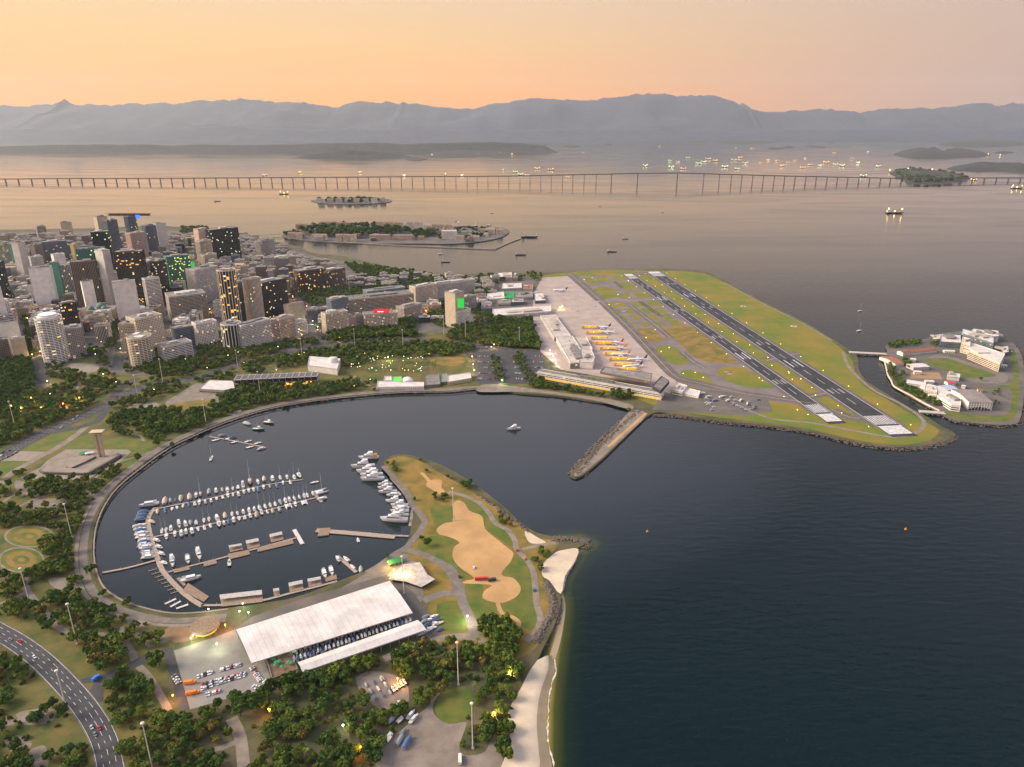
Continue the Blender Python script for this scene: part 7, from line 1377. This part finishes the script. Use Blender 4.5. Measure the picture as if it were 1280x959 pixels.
# ------------------------------------------------------------------ ships in the bay
M_shiph = mat('ship_hull', (.05, .05, .06), .7, objvar=.4); M_shipr = mat('ship_red', (.22, .05, .03), .7)
ship_p = {}
def ship(px, py, ln, ang, kind, label, lit='y', group='ships anchored in the bay'):
    key = (kind, lit)
    if key not in ship_p:
        r = empty('cargo_ship' if kind != 'rig' else 'drilling_ship'); b = MB(); h, d = hull_mb(100, 15, 8, .3, .85); h.build('hull', M_shiph if kind != 'red' else M_shipr, r, True); d.build('deck', M_shipr, r)
        b = MB(); b.box(-44, -30, -6.5, 6.5, 5, 19); b.box(-40, -31, -7.5, 7.5, 19, 22); b.build('superstructure', W['white'], r); b = MB(); b.box(-46, -42, -2, 2, 19, 27); b.build('funnel', M_shipr, r)
        if kind == 'rig':
            for x in (-10, 12, 30): b = MB(); b.tube((x, 0, 5), (x, 0, 40), 1.6, .6, n=5); b.tube((x, 0, 20), (x+14, 0, 32), .7, .4, n=4); b.build('derrick', W['ochre'], r)
        else:
            for x in (-18, 2, 22): b = MB(); b.box(x, x+14, -5, 5, 5, 8.5); b.build('hatch_cover', W['grey'], r)
            b = MB(); b.tube((40, 0, 6), (40, 0, 22), .6, n=5); b.build('foremast', W['white'], r)
        for x, z in ((-36, 24), (40, 23), (0, 12)) if lit != 'n' else (): b = MB(); n = 6; b.loft([[(x+3.3*k*math.cos(6.283*i/n), 3.3*k*math.sin(6.283*i/n), z+q*3.3) for i in range(n)] for k, q in ((.2, -1), (1, 0), (.2, 1))]); b.build('deck_lamp', {k_: mat('ship_lamp_'+k_, (1, .9, .6), .5, emit=c_, es=6) for k_, c_ in (('y', (1, .55, .08)), ('w', (1, .95, .6)), ('g', (.7, 1, .35)))}[lit], r)
        ship_p[key] = r
    else: r = copy_tree(ship_p[key])
    x, y = G(px, py); r.location = (x, y, 0); r.rotation_euler = (0, 0, ang); s = ln/100; r.scale = (s, s, s*1.15); tag(r, label, 'ship', group)
sr = random.Random(2)
for zx, zy in [(178,203),(370,187),(333,236),(395,224),(398,240),(428,244),(415,226),(490,219),(480,226),(465,230),(532,239),(555,222),(570,216),(583,230),(563,244),(600,192),(622,229),(662,224),(675,237),(707,223),(733,217),(745,234),(726,241),(785,228),(808,233),(825,236),(805,203),(865,229),(890,200),(915,238),(660,191),(878,262),(63,243),(97,246),(8,252),(22,258),(38,260),(140,265),(560,190),(440,216),(508,224),(640,222),(770,236),(850,218),(690,228)]:
    k = sr.choice(('cargo', 'rig', 'red')); lt = sr.choice('yywg'); ship(640+zx/2, 90+zy/2, sr.uniform(45, 80), R(sr.uniform(-35, 35)+sr.choice((0, 180))), k, {'cargo': 'dark cargo ship', 'rig': 'ship with yellow derricks', 'red': 'red-hulled cargo ship'}[k]+' with '+{'y': 'yellow', 'w': 'white', 'g': 'greenish'}[lt]+' deck lamps beyond the bridge', lt)
for zx, zy in [(662,260),(750,253),(900,253),(1010,262),(1113,258),(1155,261),(1257,247)]: lt = sr.choice('yw'); ship(zx/2, 90+zy/2, 60, R(sr.uniform(60, 120)), 'rig', 'ship with yellow derricks and '+{'y': 'yellow', 'w': 'white'}[lt]+' lamps near the long bridge', lt)
for px, py, ln, k, lb in [(1118,267,95,'rig','large lit drilling ship alone in the right of the bay'),(1271,236,90,'rig','brightly lit ship by the far bridge end'),(355,243,70,'rig','dark platform ship between bridge and small island'),(272,252,40,'cargo','small dark tug in open water behind downtown'),(1217,226,60,'red','red lit ship beside the bridge islet'),(651,319,42,'cargo','dark ferry off the airport shore'),(765,315,40,'cargo','dark ferry beyond the runway ends'),(782,299,26,'cargo','small launch beyond the two ferries'),(557,328,34,'cargo','flat barge off the dockyard island'),(828,266,18,'cargo','tiny launch below the bridge centre'),(750,258,16,'cargo','tiny launch in open water before the bridge'),(615,267,18,'cargo','tiny launch behind the dockyard island'),(662,297,75,'cargo','grey ship at the tip of the dockyard breakwater'),(583,285,110,'cargo','grey naval ship berthed at the dockyard island')]: ship(px, py, ln, R(sr.uniform(-6, 6)), k, lb, 'n' if k == 'cargo' else 'y', None)
def sail_at(px, py, ln, lb):
    src = next(o for o in C.objects if o.name.startswith('sailing_boat') and o.parent is None); r = copy_tree(src); r.location = (*G(px, py), 0); s = ln/10; r.scale = (s, s, s); r.rotation_euler = (0, 0, R(20)); tag(r, lb, 'boat'); r['group'] = 'boats off the airfield'
sail_at(1075, 389, 14, 'white yacht under way off the airfield'); sail_at(1074, 414, 16, 'cream motor-sailer off the airfield grass'); sail_at(550, 318, 20, 'pale boat trailing a wake before the dockyard')
for x, y in [(809,665),(1132,662)]:
    p = G(x, y); r = empty('buoy', (p[0], p[1], 0), 0, 'orange marker buoy on the open water', 'buoy', 'orange marker buoys'); b = MB(); n = 10; b.loft([[(q*math.cos(6.283*i/n), q*math.sin(6.283*i/n), z) for i in range(n)] for q, z in ((1.2, -.4), (1.5, .5), (1.0, 1.2), (.4, 2.4))]); b.build('float', M_orange, r); b = MB(); b.tube((0, 0, 2.3), (0, 0, 3.6), .12, n=5); b.build('top_mark', M_orange, r)
# ------------------------------------------------------------------ dockyard island and islets with houses
def low_island(px, name, k=3): return struct(sheet(name, spline([G(x, y) for x, y in px], True, k), 3.2, M_pave, None, -1, M_rock_skirt))
DY = [(353,295),(366,289),(385,284),(420,281),(480,281),(540,283),(590,284),(622,285),(637,289),(630,296),(612,301),(590,304),(560,306),(520,305.5),(480,305.5),(440,305),(400,303),(370,300)]
low_island(DY, 'dockyard_island'); island('dockyard_hill', [(372,291),(400,285),(480,284),(530,287),(540,293),(500,299),(420,300),(380,297)], 16, 2); dg = [G(x, y) for x, y in DY]
w_ = ribbon('breakwater_pier', [G(x, y) for x, y in [(432,304),(520,308.5),(618,312.5),(636,304),(650,299)]], 8, 3.4, M_plaza, th=4); tag(w_, 'long thin breakwater pier bent round the dockyard', 'pier')
hr = random.Random(17); hid = 0
for x0, x1, n, yy, wl, rf, h, wh in [(360,378,2,299,'cream',M_rooft,26,'near the harbour bridge'),(390,409,2,300.5,'cream',M_rooft,24,'along the dockyard quay'),(420,446,3,302,'cream',M_rooft,28,'along the dockyard quay'),(462,520,2,300,'pink',None,20,'behind the dockyard basin'),(552,574,1,299,'white',M_roofw,34,'on the dockyard tip'),(576,592,1,297,'lgrey',None,26,'on the dockyard tip'),(600,630,3,293,'cream',M_rooft,22,'on the far tip of the dockyard island'),(470,505,3,287,'cream',M_rooft,34,'on the dockyard hill'),(508,530,2,288,'white',M_rooft,38,'on the dockyard hill'),(400,440,4,286,'beige',M_rooft,30,'on the dockyard hill'),(370,392,2,289,'beige',M_rooft,30,'on the dockyard hill'),(540,566,3,289,'cream',M_rooft,30,'on the dockyard hill')]:
    for i in range(n):
        a = x0+(x1-x0)*i/n; b_ = x0+(x1-x0)*(i+.86)/n; BP('dockyard_building', a, yy+i*.3, b_, yy+i*.3, 26, hz(0, 0, 1)*0+P(*G((a+b_)/2, yy+i*.3), h)[1], 'grid', wl, 'some', f'{WN[wl]} dockyard building '+('with tiled roof ' if rf is M_rooft else '')+wh, 'dockyard buildings', roof=rf, plant=False)
for i in range(34):
    x = hr.uniform(372, 628); y = hr.uniform(286.5, 303); g_ = G(x, y)
    if not inside(g_, dg) or (375 < x < 520 and 285 < y < 298): continue
    wl = hr.choice(('cream', 'beige', 'lgrey', 'white', 'brown')); rf = hr.choice((M_rooft, None, M_rooft)); x1 = x+hr.uniform(5, 11)
    BP('dockyard_building', x, y, x1, y+hr.uniform(-.3, .3), hr.uniform(14, 26), P(*g_, hr.uniform(10, 22))[1], 'grid', wl, 'some', WN[wl]+' dockyard shed '+('with tiled roof ' if rf is M_rooft else '')+'crowded on the flat part of the dockyard', 'dockyard buildings', roof=rf, plant=False)
def island_trees(g, n, seed, label, s=(1.2, 2.0), zb=3):
    rr = random.Random(seed); V = []; bank = [crown_arrays(500+k, 5, 6, 2, 9, 120, 1.5) for k in range(3)]; xs = [p[0] for p in g]; ys = [p[1] for p in g]; mi = []
    while len(V) < n:
        p = (rr.uniform(min(xs), max(xs)), rr.uniform(min(ys), max(ys)))
        if not inside(p, g): continue
        q = bank[rr.randrange(3)]; k = rr.uniform(*s); V.append(np.column_stack((q[:, 0]*k+p[0], q[:, 1]*k+p[1], q[:, 2]*k*.9+zb))); mi += [0]*(len(q)//4)
    o = link('wooded_canopy', quads_mesh('wooded_canopy', np.concatenate(V), LEAF, mi)); tag(o, label, 'trees', kind='stuff')
island_trees([G(x, y) for x, y in [(375,290),(420,284),(480,285),(520,292),(480,298),(400,299)]], 150, 1, 'dark wood on the dockyard island', (2.2, 3.4), 8); island_trees([G(x, y) for x, y in [(515,292),(540,290),(545,298),(515,300)]], 40, 2, 'dark trees beside the dockyard basin', (2, 3))
low_island([(389,252),(400,249.5),(440,248.5),(480,249),(490,252),(470,255),(420,256)], 'small_island'); island_trees([G(x, y) for x, y in [(392,252),(440,249.5),(488,252),(440,255)]], 110, 3, 'trees on the small flat island', (1.8, 3.2))
for i in range(8): BP('island_house', 398+i*11, 254-.4*(i % 2), 405+i*11, 254-.4*(i % 2), 24, P(*G(400+i*11, 254), 26)[1], 'grid', ('white', 'cream', 'lgrey')[i % 3], 'some', ('white', 'cream', 'light grey')[i % 3]+' house on the small flat island', 'houses of the small island', roof=M_rooft, plant=False)
for x, y in [(1112,215),(1135,213),(1150,216),(1165,214),(1180,219),(1195,224),(1125,220),(215,190),(340,191),(346,191),(352,191),(540,195),(570,193),(598,194),(625,192),(640,194),(1235,194),(1250,195)]:
    lamp(*G(x, y), lr.choice('yyog'), 'on the far bay shores', 'lit lamps of the far bay shores', z=2, h=18, rad=6)
island_trees([G(x, y) for x, y in [(1112,216),(1140,212),(1190,217),(1210,223),(1190,229),(1142,230),(1130,224)]], 170, 5, 'dark trees covering the islet under the bridge', (3, 5))
island_trees([G(x, y) for x, y in [(540,287),(600,287),(625,290),(600,299),(550,301)]], 70, 8, 'scattered trees between the dockyard sheds', (1.4, 2.4)); island_trees([G(x, y) for x, y in [(355,295),(372,290),(380,300),(366,299)]], 34, 9, 'trees at the harbour bridge end of the dockyard', (1.5, 2.4))
